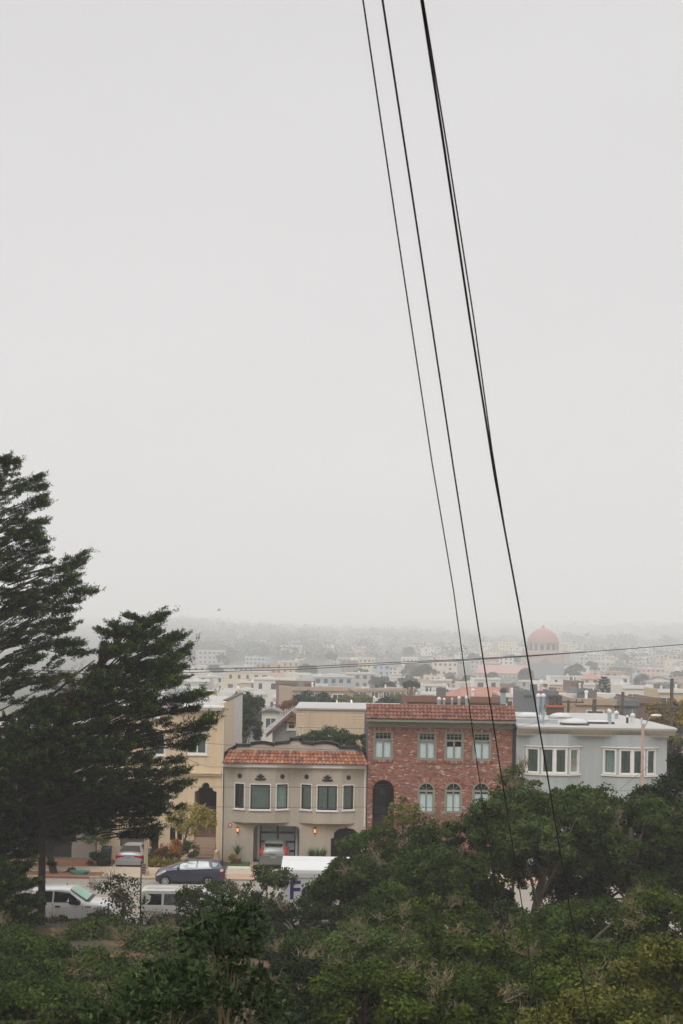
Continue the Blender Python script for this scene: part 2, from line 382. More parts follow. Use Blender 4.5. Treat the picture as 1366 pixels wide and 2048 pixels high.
# garage door with frosted glass panels
gd0, gd1 = zc(Z1, 392, 1200, YF).x, zc(Z1, 680, 1200, YF).x; gdz = gar[3]+.02
b = MB()
holes = []
NR = 4; colw = (gd1-gd0)/2; rh = (gdz-GB)/NR
for r in range(NR):
    for c in range(2):
        holes.append(rect(gd0+colw*c+.09, gd0+colw*(c+1)-.06+(.0), GB+rh*r+.07, GB+rh*(r+1)-.07))
b.poly(FP, rect(gd0, gd1, GB, gdz), holes, 1.3, .05, .06); gdoor = b.build('garage_door', M['charcoal'], ghouse)
b = MB(); b.poly(FP, rect(gd0+.02, gd1-.02, GB+.02, gdz-.02), [], 1.345); b.build('glass_panel', mat('frosted grey glass', '#a9b1b2', .25, .08, 1), gdoor)
for x in (gd0-.16, gd1+.02):
    b = MB(); b.box(x, x+.14, YF+1.2, YF+1.36, GB, gdz); b.build('door_jamb', M['white'], ghouse)
for xa, xb in ((gar[0], gd0-.16), (gd1+.16, gar[1])): b = MB(); b.box(xa, xb, YF+1.37, YF+1.45, GB, gar[3]); b.build('garage_side_panel', M['taupe'], ghouse)
# bays
GW = [[(195, 742, 283, 952, (), 'greydrape', (0, 1), 'fold'), (322, 748, 492, 957, (), 'teal', (0, 1), 'flat'), (533, 748, 632, 957, (), 'tealdeep', (0, 1), 'fold')],
      [(728, 750, 820, 960, (), 'greydrape', (0, 1), 'flat'), (857, 757, 1027, 965, (.53,), 'teal', (0, 1), 'fold'), (1070, 757, 1165, 963, (), 'tealdeep', (.1, .9), 'fold')]]
for (x0, x1), ws in zip((b1x, b2x), GW):
    side = (x1-x0)*.255; pr = .5
    l, f, r, L = bayplanes(x0, x1, pr, side); W = x1-x0-2*side
    for k, (pl, wl, q) in enumerate(((l, L, ws[0]), (f, W, ws[1]), (r, L, ws[2]))):
        a0, a1, c0, c1 = zr(Z1, *q[:4], YF)
        if k == 1: u0, u1 = a0-f.o.x, a1-f.o.x
        else: w = (a1-a0)*L/side; m = (L-w)/2+(.03 if k == 0 else -.03); u0, u1 = m, m+w
        b = MB(); hole = rect(*inset(u0, u1, c0, c1, .03))
        b.poly(pl, rect(0, wl, bz0, bz1), [hole], 0, .1, 0)
        # raised panel outline over the window
        zz0, zz1 = c1+.05, c1+.9
        for (p0, p1, s0, s1) in ((u0, u1, zz1-.03, zz1), (u0, u0+.03, zz0, zz1-.03), (u1-.03, u1, zz0, zz1-.03)): b.pbox(pl, p0, p1, s0, s1, -.02, .0)
        b.build('bay_wall', M['taupe'], ghouse)
        window(pl, ghouse, u0, u1, c0, c1, M['white'], M['charcoal'], .055, .07, q[4], (), M[q[5]], q[6], ctype=q[7])
        cu = (u0+u1)/2; cz = c1+.46
        o = MB()
        if k == 1:
            for (p, s, t, w2) in ((-.0, .0, .2, .30), (0, -.17, .12, .46)): o.pbox(pl, cu-w2/2, cu+w2/2, cz+s-t/2, cz+s+t/2, -.05, .0)
            o.pbox(pl, cu-.09, cu+.09, cz+.1, cz+.19, -.05, 0)
            for sx in (-1, 1):
                o.pbox(pl, cu+sx*.28-.07, cu+sx*.28+.07, cz-.2, cz-.09, -.05, 0); o.pbox(pl, cu+sx*.19-.06, cu+sx*.19+.06, cz-.02, cz+.09, -.04, 0)
            o.build('crest_ornament', M['black'], ghouse)
        else:
            c = pl.p(cu, cz); n = 18; vs = [pl.p(cu+.155*math.cos(2*math.pi*i/n), cz+.155*math.sin(2*math.pi*i/n), d) for d in (0, -.05) for i in range(n)]
            o.add(vs, [(i, (i+1) % n, n+(i+1) % n, n+i) for i in range(n)]+[tuple(n+i for i in range(n))]); o.build('round_vent', M['black'], ghouse)
    b = MB()
    pts = [(x0, YF), (x0+side, YF-pr), (x1-side, YF-pr), (x1, YF)]
    b.add([(x, y, bz0) for x, y in pts]+[(x0+.15, YF, bz0-.1), (x0+side+.05, YF-pr+.2, bz0-.1), (x1-side-.05, YF-pr+.2, bz0-.1), (x1-.15, YF, bz0-.1)], [(0, 1, 5, 4), (1, 2, 6, 5), (2, 3, 7, 6), (4, 5, 6, 7)])
    b.build('bay_soffit', M['taupe'], ghouse)
# cornice, following the bays gently
b = MB()
xs = [g0-.06]+[v for q in (b1x, b2x) for v in (q[0], q[0]+(q[1]-q[0])*.25, q[0]+(q[1]-q[0])*.75, q[1])]+[g1-.05]
ys = [YF-.46]+[YF-.46, YF-.74, YF-.74, YF-.46]*2+[YF-.46]
c0z, c1z = gz(624), gz(590)
vs = []
for x, y in zip(xs, ys): vs += [(x, y, c0z+.07), (x, y, c1z), (x, YF+.3, c1z), (x, YF+.3, c0z), (x, y+.1, c0z)]
n = len(xs); b.add(vs, [(5*i+k, 5*i+5+k, 5*i+5+(k+1) % 5, 5*i+(k+1) % 5) for i in range(n-1) for k in range(5)]+[(0, 1, 2, 3, 4), tuple(5*(n-1)+k for k in (4, 3, 2, 1, 0))])
b.build('cornice', M['white'], ghouse)
b = MB(); tiles(b, g0-.1, g1+.12, YF-.85, c1z-.02, YF+.38, gz(500)+.02, .255, .33, .085, hip=.38, seed=3); b.build('tile_roof', M['tileA'], ghouse, recalc=False)
b = MB(); b.add([(g0-.06, YF-.7, c1z), (g1+.06, YF-.7, c1z), (g1-.3, YF+.38, gz(500)-.04), (g0+.3, YF+.38, gz(500)-.04), (g0-.06, YF+.38, c1z), (g1+.06, YF+.38, c1z)], [(0, 1, 2, 3), (0, 3, 4), (1, 5, 2)]); b.build('roof_deck', M['tileA'], ghouse)
# parapet outline with black coping
OUT = [(112, 560), (118, 505), (150, 474), (195, 452), (205, 448), (208, 434), (322, 436), (327, 424)]
OUT += [(327+(520-327)*i/8, 424-16*math.sin(math.pi*i/8)+8*i/8) for i in range(1, 8)]
OUT += [(520, 432), (528, 420), (640, 409), (643, 386), (736, 386), (740, 412), (838, 426), (845, 418)]
OUT += [(845+(1030-845)*i/8, 420-14*math.sin(math.pi*i/8)+12*i/8) for i in range(1, 8)]
OUT += [(1030, 434), (1038, 452), (1165, 456), (1178, 462), (1235, 486), (1256, 506), (1264, 570)]
op = [(zc(Z1, x, y, YF+.5)) for x, y in OUT]; op = [(p.x, p.z) for p in op]
PP = Pl(0, YF+.45)
lowz = gz(560)
b = MB(); b.poly(PP, [(op[0][0], lowz)]+op[:1]+op[1:]+[(op[-1][0], lowz)], [], 0, 0, .3); b.build('parapet', M['taupe'], ghouse)
b = MB(); th = .17
for (xa, za), (xb, zb) in zip(op[:-1], op[1:]):
    L = math.hypot(xb-xa, zb-za); ex, ez2 = (xb-xa)/L, (zb-za)/L; nx, nz = ez2*th, -ex*th
    e = .03; A = (xa-ex*e, za-ez2*e); B = (xb+ex*e, zb+ez2*e)
    q = [(A[0], A[1]+.03), (B[0], B[1]+.03), (B[0]+nx, B[1]+nz), (A[0]+nx, A[1]+nz)]
    b.add([(x, YF+.39, z) for x, z in q]+[(x, YF+.8, z) for x, z in q], [(0, 1, 2, 3), (4, 7, 6, 5), (0, 4, 5, 1), (1, 5, 6, 2), (2, 6, 7, 3), (3, 7, 4, 0)])
b.build('coping', M['black'], ghouse)
b = MB(); x = zc(Z1, 1243, 850, YF).x; b.box(x-.035, x+.035, YF-.08, YF-.01, gz(1085), gz(622)); b.build('downpipe', M['white'], ghouse)
for (sx, sy) in ((222, 1122), (843, 1130)):
    c = zc(Z1, sx, sy, YF-.14)
    s = thing('wall_lantern', 'small black lit wall lantern %s of the grey stucco house garage' % ('left' if sx < 500 else 'right'), 'wall lantern', (c.x, YF-.02, c.z), group='lit wall lanterns by the garage')
    b = MB(); b.box(c.x-.03, c.x+.03, YF-.16, YF-.005, c.z-.02, c.z+.03); b.lathe((c.x, YF-.18, c.z+.12), [(.10, 0), (.11, .02), (.04, .08), (.01, .14)], 8); b.lathe((c.x, YF-.18, c.z-.26), [(.01, 0), (.05, .08), (.06, .12)], 8); b.build('lantern_body', M['black'], s)
    b = MB(); b.lathe((c.x, YF-.18, c.z-.13), [(.055, 0), (.075, .12), (.085, .24)], 8); b.build('lamp_glass', M['lamp'], s)
    li = bpy.data.lights.new('lantern_light', 'POINT'); li.energy = 2; li.color = (1, .55, .25); li.shadow_soft_size = .06
    lo = bpy.data.objects.new('lantern_light', li); COL.objects.link(lo); lo.location = (0, -.3, -.05); lo.parent = s
c = zc(Z1, 162, 1085, YF)
al = thing('alarm_sign', 'round red wall sign with pale centre on the grey stucco house', 'sign', (c.x, YF-.01, c.z))
b = MB(); b.lathe((c.x, YF-.001, c.z), [(.145, 0), (.145, -.04)], 20, 'y'); b.build('disc', M['signred'], al)
b = MB(); b.lathe((c.x, YF-.042, c.z), [(.075, 0), (.075, -.006)], 16, 'y'); b.build('centre', M['signwhite'], al)
# ============================================================ brick house
k0 = zc(Z2, 134, 700, YF).x; k1 = zc(Z2, 1229, 700, YF).x; KB = -.4
bhouse = thing('brick_house', 'red clinker brick house with clay tile roof, arched lower windows and arched entry', 'house', ((k0+k1)/2, YF, KB))
kz = lambda y: zc(Z2, 680, y, YF).z
KU = [(178, 385, 325, 603), (512, 393, 655, 610), (718, 395, 862, 612), (930, 398, 1072, 614)]
KL = [(578, 132), (784, 132), (995, 136)]
uw = [zr(Z2, *q, YF) for q in KU]
lw_ = []
for cx, w in KL:
    a = zr(Z2, cx-w/2, 774, cx+w/2, 1010, YF); rr = (a[1]-a[0])/2; lw_.append((a[0], a[1], a[2], a[3]-rr))
ea = zr(Z2, 170, 757, 333, 1130, YF); er = (ea[1]-ea[0])/2
kt = kz(330)
b = MB(); b.poly(FP, rect(k0, k1, KB-.2, kt), [rect(*inset(*q, .02)) for q in uw]+[archpts(q[0]+.02, q[1]-.02, q[2], q[3]) for q in lw_]+[archpts(ea[0], ea[1], ea[2]-.6, ea[3]-er)], 0, .13, 0)
b.build('wall', M['brick'], bhouse)
lp = archpts(ea[0], ea[1], ea[2]-.6, ea[3]-er); n = len(lp)
b = MB(); b.add([FP.p(u, z, .13) for u, z in lp]+[FP.p(u, z, 2.4) for u, z in lp], [(i, (i+1) % n, n+(i+1) % n, n+i) for i in range(n)]); b.poly(FP, rect(ea[0]-.1, ea[1]+.1, ea[2]-.6, ea[3]+.1), [], 2.4); b.build('entry_recess', mat('near black porch', '#1b191a', .8, .15, 2), bhouse)  # recess sides and back in one near black colour
q = zr(Z2, 195, 795, 275, 1015, YF+2.3)
b = MB(); b.box(q[0], q[1], YF+2.25, YF+2.38, q[2], q[3]); 
dr = b.build('door', M['wood'], bhouse)
b = MB(); b.box(q[0]+.28, q[1]-.1, YF+2.22, YF+2.249, q[3]-.7, q[3]-.25); b.build('door_window', mat('small obscured door glass', '#5b6466', .2, .1, 4), dr)
b = MB()
for i in range(7): b.box(ea[0]+.02, ea[1]-.02, YF+.4+i*.27, YF+2.38, ea[2]-.55+i*.19-.19, ea[2]-.55+i*.19)
b.build('stairs', mat('dark brown stair', '#4a3c34', .9, .1, 3), bhouse)
def arch_ring(pl, par, u0, u1, zs, w, below=0, nb=26):
    b = MB(); c = (u0+u1)/2; r0 = (u1-u0)/2+.01; rnd = random.Random(int(c*100))
    for i in range(nb):
        a0 = math.pi*(i+.06)/nb; a1 = math.pi*(i+.94)/nb; b.tint = rnd.random()
        q = [(c+r*math.cos(a), zs+r*math.sin(a)) for r, a in ((r0, a0), (r0+w, a0), (r0+w, a1), (r0, a1))]
        b.hexa([pl.p(u, z, -.025) for u, z in q]+[pl.p(u, z, .02) for u, z in q])
    b.build('brick_arch', M['archbrick'], par)
arch_ring(FP, bhouse, ea[0], ea[1], ea[3]-er, .26)
for (u0, u1, z0, z1) in uw:
    a0, a1, c0, c1 = inset(u0, u1, z0, z1, .1); tz = c0+(c1-c0)*.72
    w = window(FP, bhouse, u0, u1, z0, z1, M['sage'], M['sage'], .1, .06, (), ((.72, .06),), None, sill=False, proud=.03)
    b = MB()
    for t in (.25, .5, .75): x = a0+(a1-a0)*t; b.box(x-.022, x+.022, YF+.02, YF+.07, tz+.06, c1-.06)
    b.box(a0, a1, YF+.024, YF+.07, tz+.16+.12, tz+.16+.15)
    x = (a0+a1)/2; b.box(x-.06, x+.06, YF+.018, YF+.08, c0+.06, tz-.06); b.build('glazing_bar', M['sage'], w)
    top = tz-.06 if u0 != uw[2][0] else tz-.42
    b = MB(); b.poly(FP, rect(a0+.02, a1-.02, c0+.02, top), [], .2); b.build('roller_blind', M['shade'], w)
    b = MB(); rnd = random.Random(int(u0*77)); nb = 14
    for i in range(nb):
        b.tint = rnd.random(); x0 = u0-.08+(u1-u0+.16)*i/nb; b.box(x0+.008, x0+(u1-u0+.16)/nb-.008, YF-.06, YF+.02, z0-.17, z0-.003)
    b.build('brick_sill', M['archbrick'], bhouse)
    b = MB(); nb = 16
    for i in range(nb):
        b.tint = rnd.random(); x0 = u0-.05+(u1-u0+.1)*i/nb; b.box(x0+.008, x0+(u1-u0+.1)/nb-.008, YF-.02, YF+.02, z1+.004, z1+.2)
    b.build('brick_lintel', M['archbrick'], bhouse)
for (u0, u1, z0, zs) in lw_:
    o_ = archpts(u0, u1, z0, zs); i_ = archpts(u0+.11, u1-.11, z0+.1, zs)
    b = MB(); b.poly(FP, o_, [i_], -.02, .12, .1); w = b.build('window', M['sage'], bhouse)
    b = MB(); c = (u0+u1)/2; r = (u1-u0)/2-.11
    b.box(u0+.08, u1-.08, YF+.02, YF+.08, zs-.09, zs+.05)
    for a in (45, 90, 135): 
        ca, sa = math.cos(R(a)), math.sin(R(a)); q = [(c+.02*sa, zs), (c-.02*sa, zs), (c-.02*sa+r*ca, zs+r*sa), (c+.02*sa+r*ca, zs+r*sa)]
        b.hexa([(x, YF+.03, z) for x, z in q]+[(x, YF+.07, z) for x, z in q])
    b.box(c-.055, c+.055, YF+.02, YF+.08, z0+.1, zs-.09); b.box(u0+.08, u0+.16, YF+.03, YF+.08, z0+.1, zs-.09); b.box(u1-.16, u1-.08, YF+.03, YF+.08, z0+.1, zs-.09); b.build('glazing_bar', M['sage'], w)
    b = MB(); b.poly(FP, i_, [], .06); b.build('pane', M['glass'], w)
    b = MB(); b.poly(FP, rect(u0+.12, u1-.12, z0+.1, zs-.22), [], .2); b.build('roller_blind', M['shade'], w)
    b = MB(); b.poly(FP, rect(u0, u1, z0, zs+r+.1), [], .8); b.build('window_recess', M['dark'], w)
    arch_ring(FP, bhouse, u0, u1, zs, .26)
shell(bhouse, k0, k1, KB, kz(330), 16, M['tar'], M['tar'], rz=kz(315))
# eave, rafter tails, tile roof
e0z, e1z = kz(327), kz(303)
b = MB(); b.box(k0-.12, k1+.1, YF-.72, YF+.3, e0z+.07, e1z); b.build('eave', M['sage'], bhouse)
b = MB(); b.box(k0-.002, k1+.002, YF-.05, YF+.05, kz(362), e0z+.07); b.build('frieze', M['sage'], bhouse)
for i in range(13):
    x = k0+.28+(k1-k0-.6)*i/12; b = MB(); b.box(x-.06, x+.06, YF-.6, YF-.052, e0z-.07, e0z+.068); b.build('rafter_tail', M['sage'], bhouse)
b = MB(); b.box(k0-.14, k1+.12, YF-.82, YF-.722, e0z+.09, e1z+.03); b.build('gutter', M['sage'], bhouse)
tz_ = kz(203)
b = MB(); tiles(b, k0-.16, k1+.14, YF-.85, e1z+.02, YF+.35, tz_, .255, .33, .085, seed=9); b.build('tile_roof', M['tileB'], bhouse, recalc=False)
b = MB()
nb = 40
for i in range(nb):
    b.tint = .2+.6*random.random(); x = k0-.16+(k1-k0+.3)*i/nb; b.tube([(x, YF+.38, tz_+.03), (x+(k1-k0+.3)/nb+.02, YF+.38, tz_+.02)], [.11, .095], 8)
b.build('ridge_tile', M['tileB'], bhouse)
b = MB(); b.add([(k0-.15, YF-.7, e1z), (k1+.13, YF-.7, e1z), (k1+.13, YF+.5, tz_-.06), (k0-.15, YF+.5, tz_-.06), (k0-.15, YF+.5, e1z), (k1+.13, YF+.5, e1z)], [(0, 1, 2, 3), (0, 3, 4), (1, 5, 2), (3, 2, 5, 4)]); b.build('roof_deck', M['tileB'], bhouse)
x = zc(Z2, 1232, 600, YF).x
b = MB(); b.box(x, x+.19, YF-.1, YF+3, KB, zc(Z2, 1240, 316, YF).z); b.build('side_strip', M['black'], bhouse)  # black strip filling the gap beside the brick wall
# ============================================================ pale blue house
l0 = zc(Z3, 118, 600, YF).x; l1 = zc(Z3, 1245, 600, YF).x; LB = -.4
lhouse = thing('bay_window_house', 'pale blue stucco house with white bay windows, dentil cornice and flat white roof', 'house', ((l0+l1)/2, YF, LB))
lz = lambda y: zc(Z3, 680, y, YF).z
lt = lz(405); lb0 = lz(775)
bays = [((188, 600), [(193, 286, 0), (300, 398, 1), (398, 492, 1), (510, 590, 2)]), ((762, 1172), [(770, 860, 0), (878, 975, 1), (975, 1068, 1), (1086, 1165, 2)])]
hol = []
for (xa, xb), ws in bays:
    x0, x1 = zc(Z3, xa, 600, YF).x, zc(Z3, xb, 600, YF).x; hol.append(rect(x0+.1, x1-.1, lz(1050)+.1, lt-.1))
b = MB(); b.poly(FP, rect(l0, l1, LB-.2, lt+.02), hol, 0, .1, 0); b.build('wall', M['blue'], lhouse)
z0w, z1w = lz(700)+.0, lz(508)
for (xa, xb), ws in bays:
    x0, x1 = zc(Z3, xa, 600, YF).x, zc(Z3, xb, 600, YF).x; side = (x1-x0)*.25; pr = .55
    zb_ = lz(1050)
    l, f, r, L = bayplanes(x0, x1, pr, side); W = x1-x0-2*side
    hs = {0: [], 1: [], 2: []}; wins = []
    for (wa, wb, k) in ws:
        a0, a1, _, _ = zr(Z3, wa, 508, wb, 700, YF)
        if k == 1: u0, u1 = a0-f.o.x, a1-f.o.x
        else: w = (a1-a0)*L/side; m = (L-w)/2; u0, u1 = m, m+w
        hs[k].append(rect(*inset(u0, u1, z0w, z1w, .03))); wins.append((k, u0, u1))
    for k, (pl, wl) in enumerate(((l, L), (f, W), (r, L))):
        b = MB(); b.poly(pl, rect(0, wl, zb_, lt+.02), hs[k], 0, .1, 0); b.build('bay_wall', M['blue'], lhouse)
        b = MB(); b.pbox(pl, -.03, wl+.03, z1w+.06, z1w+.13, -.12, 0); b.pbox(pl, -.03, wl+.03, z0w-.1, z0w-.02, -.1, 0); b.build('window_cap', M['white'], lhouse)
    for i, (k, u0, u1) in enumerate(wins):
        last = (xa < 500 and k == 2)
        w = window((l, f, r)[k], lhouse, u0, u1, z0w, z1w, M['white'], M['white'], .09, .05, (), (), M['tealdeep'], (0, 1), sill=False, cz=0, ctype='fold')
        if last:
            pl = (l, f, r)[k]; b = MB()
            for t in range(3): b.pbox(pl, u0+.28+t*.05, u0+.4+t*.04, z0w+.35+t*.13, z0w+.5+t*.16, .1, .12)
            b.build('red_ornament', M['signred'], w)
    b = MB(); pts = [(x0, YF), (x0+side, YF-pr), (x1-side, YF-pr), (x1, YF)]; b.add([(x, y, zb_) for x, y in pts], [(0, 1, 2, 3)]); b.build('bay_soffit', M['blue'], lhouse)
shell(lhouse, l0, l1, LB, lt+.02, 19, M['blue'], M['roofwhite'], rz=lt)
b = MB()
cx0, cx1 = l0-.02, l1+.5
prof = [(-.02, lz(408)), (-.25, lz(400)), (-.3, lz(385)), (-.55, lz(378)), (-.62, lz(362)), (-.75, lz(358))]
vs = [(x, YF+d-(0.0), z) for x in (cx0, cx1-.02) for d, z in prof]; n = len(prof)
b.add(vs, [(i, i+1, n+i+1, n+i) for i in range(n-1)]+[tuple(n+i for i in range(n))])
vs = [(cx1-.02-.5-d*0+(-d)*.65, YF+d, z) for d, z in prof]+[(cx1-.52+(-d)*.65, YF+12, z) for d, z in prof]
b.add(vs, [(i, i+1, n+i+1, n+i) for i in range(n-1)])
b.build('cornice', M['offwhite'], lhouse)
b = MB()
for i in range(88):
    x = l0+.05+(l1-l0)*i/88; b.box(x, x+.07, YF-.36, YF-.02, lz(418), lz(402))
b.build('dentil_course', M['offwhite'], lhouse)
b = MB(); za = lz(357); rp = [(l0-.02, YF-.8), (l1+.42, YF-.8), (l1+.55, YF-.6), (l1+.56, YF+6), (l1+.1, YF+19), (l0-.02, YF+19)]
n = len(rp); cxm, cym = (l0+l1)/2, YF+8
def shr(p, k): return (cxm+(p[0]-cxm)*k, cym+(p[1]-cym)*k)
rings = [[(x, y, za-.06) for x, y in rp], [(x, y, za+.06) for x, y in rp]]+[[(*shr(p, .975), za+.14) for p in rp]]+[[(*shr(p, .94), za+.11) for p in rp]]
vs = sum(rings, []); b.add(vs, [(k*n+i, k*n+(i+1) % n, (k+1)*n+(i+1) % n, (k+1)*n+i) for k in range(3) for i in range(n)]+[tuple(3*n+i for i in range(n))])
b.build('roof_edge', M['roofwhite'], lhouse, smooth=True, angle=50)
RZ = za+.11
def onroof(Z, x, y, z=None):
    z = RZ if z is None else z
    px, py = Z[0]+x/Z[2], Z[1]+y/Z[2]; d = at(px, py, 1.0); s = (z-H)/(d.z-H); return Vector((d.x*s, s, z))
for i, (x, y, w) in enumerate([(210, 285, .8), (450, 288, .8), (555, 335, .9), (740, 325, .95)]):
    c = onroof(Z3, x, y); s = thing('skylight', ['white domed skylight at the left end of the blue house roof', 'white domed skylight beside the dark brick chimney on the flat roof', 'white domed skylight nearest the front edge of the blue house roof', 'low flat white skylight near the roof vents of the blue house'][i], 'skylight', c, group='skylights on the flat white roof')
    b = MB(); b.box(c.x-w, c.x+w, c.y-.6, c.y+.6, c.z-.02, c.z+.14); b.build('curb', M['tar'] if i > 1 else M['roofwhite'], s)
    b = MB(); hh = .3 if i < 3 else .1; b.lathe((c.x, c.y, c.z+.14), [(w*.98*math.cos(a), hh*math.sin(a)) for a in [R(t) for t in range(0, 90, 12)]]+[(.02, hh)], 24, sx=1, sy=.68/w); b.build('dome', mat('skylight acrylic', '#b5b5b3', .4, .03, 2), s, smooth=True)
c = onroof(Z3, 365, 325)
s = thing('roof_curb', 'long low grey raised curb on the left of the flat white roof', 'roof curb', c); b = MB(); b.box(c.x-2.6, c.x+.6, c.y-.2, c.y+.2, c.z-.02, c.z+.3); b.build('curb_box', mat('grey roof metal', '#a9b0b1', .7, .1, 1), s)
def pipe(Z, x, y, h, r, label, z=None, hood=True, name='roof_vent', lean=0, m=None, cat='roof vent', g='vents on the roofs'):
    c = onroof(Z, x, y, z); s = thing(name, label, cat, c, group=g); m = m or M['steel']
    b = MB(); b.tube([(c.x, c.y, c.z-.02), (c.x+lean, c.y, c.z+h)], r, 12); b.build('pipe', m, s, smooth=True)
    if hood: b = MB(); b.lathe((c.x+lean, c.y, c.z+h+.001), [(r*1.25, 0), (r*1.35, r*.6), (r*.9, r*1.5), (.01, r*1.9)], 14); b.build('cap', M['whitevan'] if hood == 1 else M['tar'], s, smooth=True)
    return s
pipe(Z3, 285, 258, 1.35, .16, 'left of the twin blue grey flue pipes with white caps')
pipe(Z3, 321, 258, 1.35, .16, 'right of the twin blue grey flue pipes with white caps')
pipe(Z3, 318, 332, 1.0, .07, 'thin leaning grey pipe on the left of the white roof', lean=.08, hood=False)
pipe(Z3, 820, 330, .8, .1, 'squat double collared white vent near the middle of the white roof')
pipe(Z3, 812, 300, .65, .1, 'white vent just behind the double collared vent on the roof')
pipe(Z3, 868, 290, .35, .14, 'lowest small white vent at the back of the white roof')
pipe(Z3, 950, 322, .4, .09, 'dark fronted small vent on the right of the white roof', m=M['tar'])
pipe(Z3, 990, 322, .45, .14, 'fat pale vent on the right of the white roof', m=M['offwhite'])
pipe(Z3, 986, 300, .8, .03, 'thin upright pipe behind the fat pale roof vent', hood=False)
pipe(Z3, 1056, 325, .3, .05, 'small short pipe near the street lamp on the white roof')
c = onroof(Z3, 411, 262)
s = thing('chimney', 'dark brick chimney with two dark pots behind the white roof', 'chimney', c)
b = MB(); b.box(c.x-.62, c.x+.62, c.y-.4, c.y+.4, c.z-.02, c.z+.62); b.build('stack', M['brickdark'], s)
b = MB(); b.box(c.x-.72, c.x+.72, c.y-.5, c.y+.5, c.z+.62, c.z+.78); b.build('crown', M['terra'], s)
for dx in (-.28, .28): b = MB(); b.lathe((c.x+dx, c.y, c.z+.781), [(.25, 0), (.23, .5), (.26, .56), (.24, .75), (.05, .8)], 12); b.build('chimney_pot', M['tar'], s)
kr = kz(300)
pipe(Z0, 1006, 1408, 1.0, .24, 'tall galvanised flue with dark hood at the right end of the brick house roof', z=kr, hood=2)
for i, (x, lab, r, h) in enumerate([(878, 'low white hooded vent on the brick house roof, leftmost of the low vents', .14, .5), (888, 'small galvanised vent beside the leftmost low white vent', .1, .5), (904, 'narrow blue grey vent between the low vents on the brick house roof', .08, .55), (918, 'white capped vent in the middle of the brick house roof', .12, .6), (934, 'wide blue grey vent on the brick house roof, rightmost of the low vents', .16, .6)]):
    pipe(Z0, x, 1412, h, r, lab, z=kr-.1)
pipe(Z0, 747, 1411, .75, .035, 'thin white pipe at the left end of the brick house roof', z=kr, hood=False, m=M['white'])
# ============================================================ cream house
CB = -.25
q0 = zc(Z4, -20, 1000, YF).x; q1 = zc(Z4, 1196, 1000, YF).x
chouse = thing('stucco_house', 'cream stucco house with white roof edge and moorish arched entry behind the cypress', 'house', ((q0+q1)/2, YF, CB))
cz_ = lambda y: zc(Z4, 900, y, YF).z
ct = cz_(200)
w1 = zr(Z4, 850, 405, 1048, 632, YF); w2 = zr(Z4, 345, 975, 545, 1145, YF); w3 = zr(Z4, 600, 1000, 692, 1145, YF)
en = zr(Z4, 918, 903, 1133, 1680, YF); gg = zr(Z4, 195, 1400, 455, 1700, YF); dd = zr(Z4, 480, 1330, 570, 1690, YF)
pw = [zr(Z4, 682, 1335, 735, 1467, YF), zr(Z4, 752, 1335, 800, 1467, YF)]
ow = zr(Z4, 420, 420, 640, 640, YF)
def moor(u0, u1, z0, z1):
    w = u1-u0; c = (u0+u1)/2; r = w*.18; zc_ = z1-r
    pts = [(u0, z0), (u1, z0), (u1, z1-w*.42)]
    pts += [(c+w*.34, z1-w*.36), (c+w*.31, z1-w*.24), (c+r*.95, z1-w*.235)]
    pts += [(c+r*math.cos(a), zc_+r*math.sin(a)) for a in [math.pi*i/8 for i in range(0, 9)]]
    pts += [(c-r*.95, z1-w*.235), (c-w*.31, z1-w*.24), (c-w*.34, z1-w*.36), (u0, z1-w*.42)]
    return pts
ml = moor(en[0], en[1], CB-.1, en[3])
b = MB(); b.poly(FP, rect(q0, q1, CB-.4, ct), [rect(*inset(*w, .02)) for w in (w1, w2, w3, ow)]+[ml, rect(gg[0], gg[1], CB-.2, gg[3]), rect(dd[0], dd[1], CB-.2, dd[3])]+[archpts(p[0], p[1], p[2], p[3]-(p[1]-p[0])/2, 8) for p in pw], 0, .14, 0)
b.build('wall', M['cream'], chouse)
n = len(ml); b = MB(); b.add([FP.p(u, z, .14) for u, z in ml]+[FP.p(u, z, 3.4) for u, z in ml], [(i, (i+1) % n, n+(i+1) % n, n+i) for i in range(1, n)]); b.build('porch_lining', M['cream'], chouse)
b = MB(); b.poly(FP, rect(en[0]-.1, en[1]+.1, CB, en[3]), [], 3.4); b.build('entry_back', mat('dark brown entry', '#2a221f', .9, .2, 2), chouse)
def stairrun(par, x0, x1, yb, zb, n, rise, run, m, yend):
    b = MB()
    for i in range(n): b.box(x0, x1, yb+i*run, yend, zb+i*rise, zb+(i+1)*rise-.001)
    return b.build('stairs', m, par)
sz = cz_(1650); nlow = 8; rise = .185
stairrun(chouse, en[0]+.02, en[1]-.02, YF-1.2, sz-.05, nlow, rise, .2, M['stair'], YF+.4)
stairrun(chouse, en[0]+.02, en[1]-.02, YF+.42, sz-.05+nlow*rise, 9, rise, .24, M['stairdark'], YF+3.3)
for x in (en[0]-.2, en[1]): b = MB(); b.box(x, x+.2, YF-1.25, YF+.0, CB-.3, sz+nlow*rise*.45); b.box(x-.04, x+.24, YF-1.3, YF-.9, CB-.3, sz+.28); b.build('stair_wall', M['cream'], chouse)
window(FP, chouse, *w1, M['white'], M['white'], .07, .07, (.5,), (), M['greydrape'])
b = MB(); b.box(w1[0]-.08, w1[1]+.1, YF-.18, YF-.052, w1[3]-.12, w1[3]+.06); b.build('window_hood', M['white'], chouse)
window(FP, chouse, *w2, M['white'], M['white'], .07, .05, (.5,), (), M['shade']); window(FP, chouse, *w3, M['white'], M['white'], .07, .05, (), (), M['greydrape'])
window(FP, chouse, *ow, M['white'], M['white'], .07, .05, (.5,), (), M['greydrape'])
for p in pw:
    ap = archpts(p[0], p[1], p[2], p[3]-(p[1]-p[0])/2, 8)
    b = MB(); b.poly(FP, ap, [], .12); w = b.build('window', M['charcoal'], chouse)
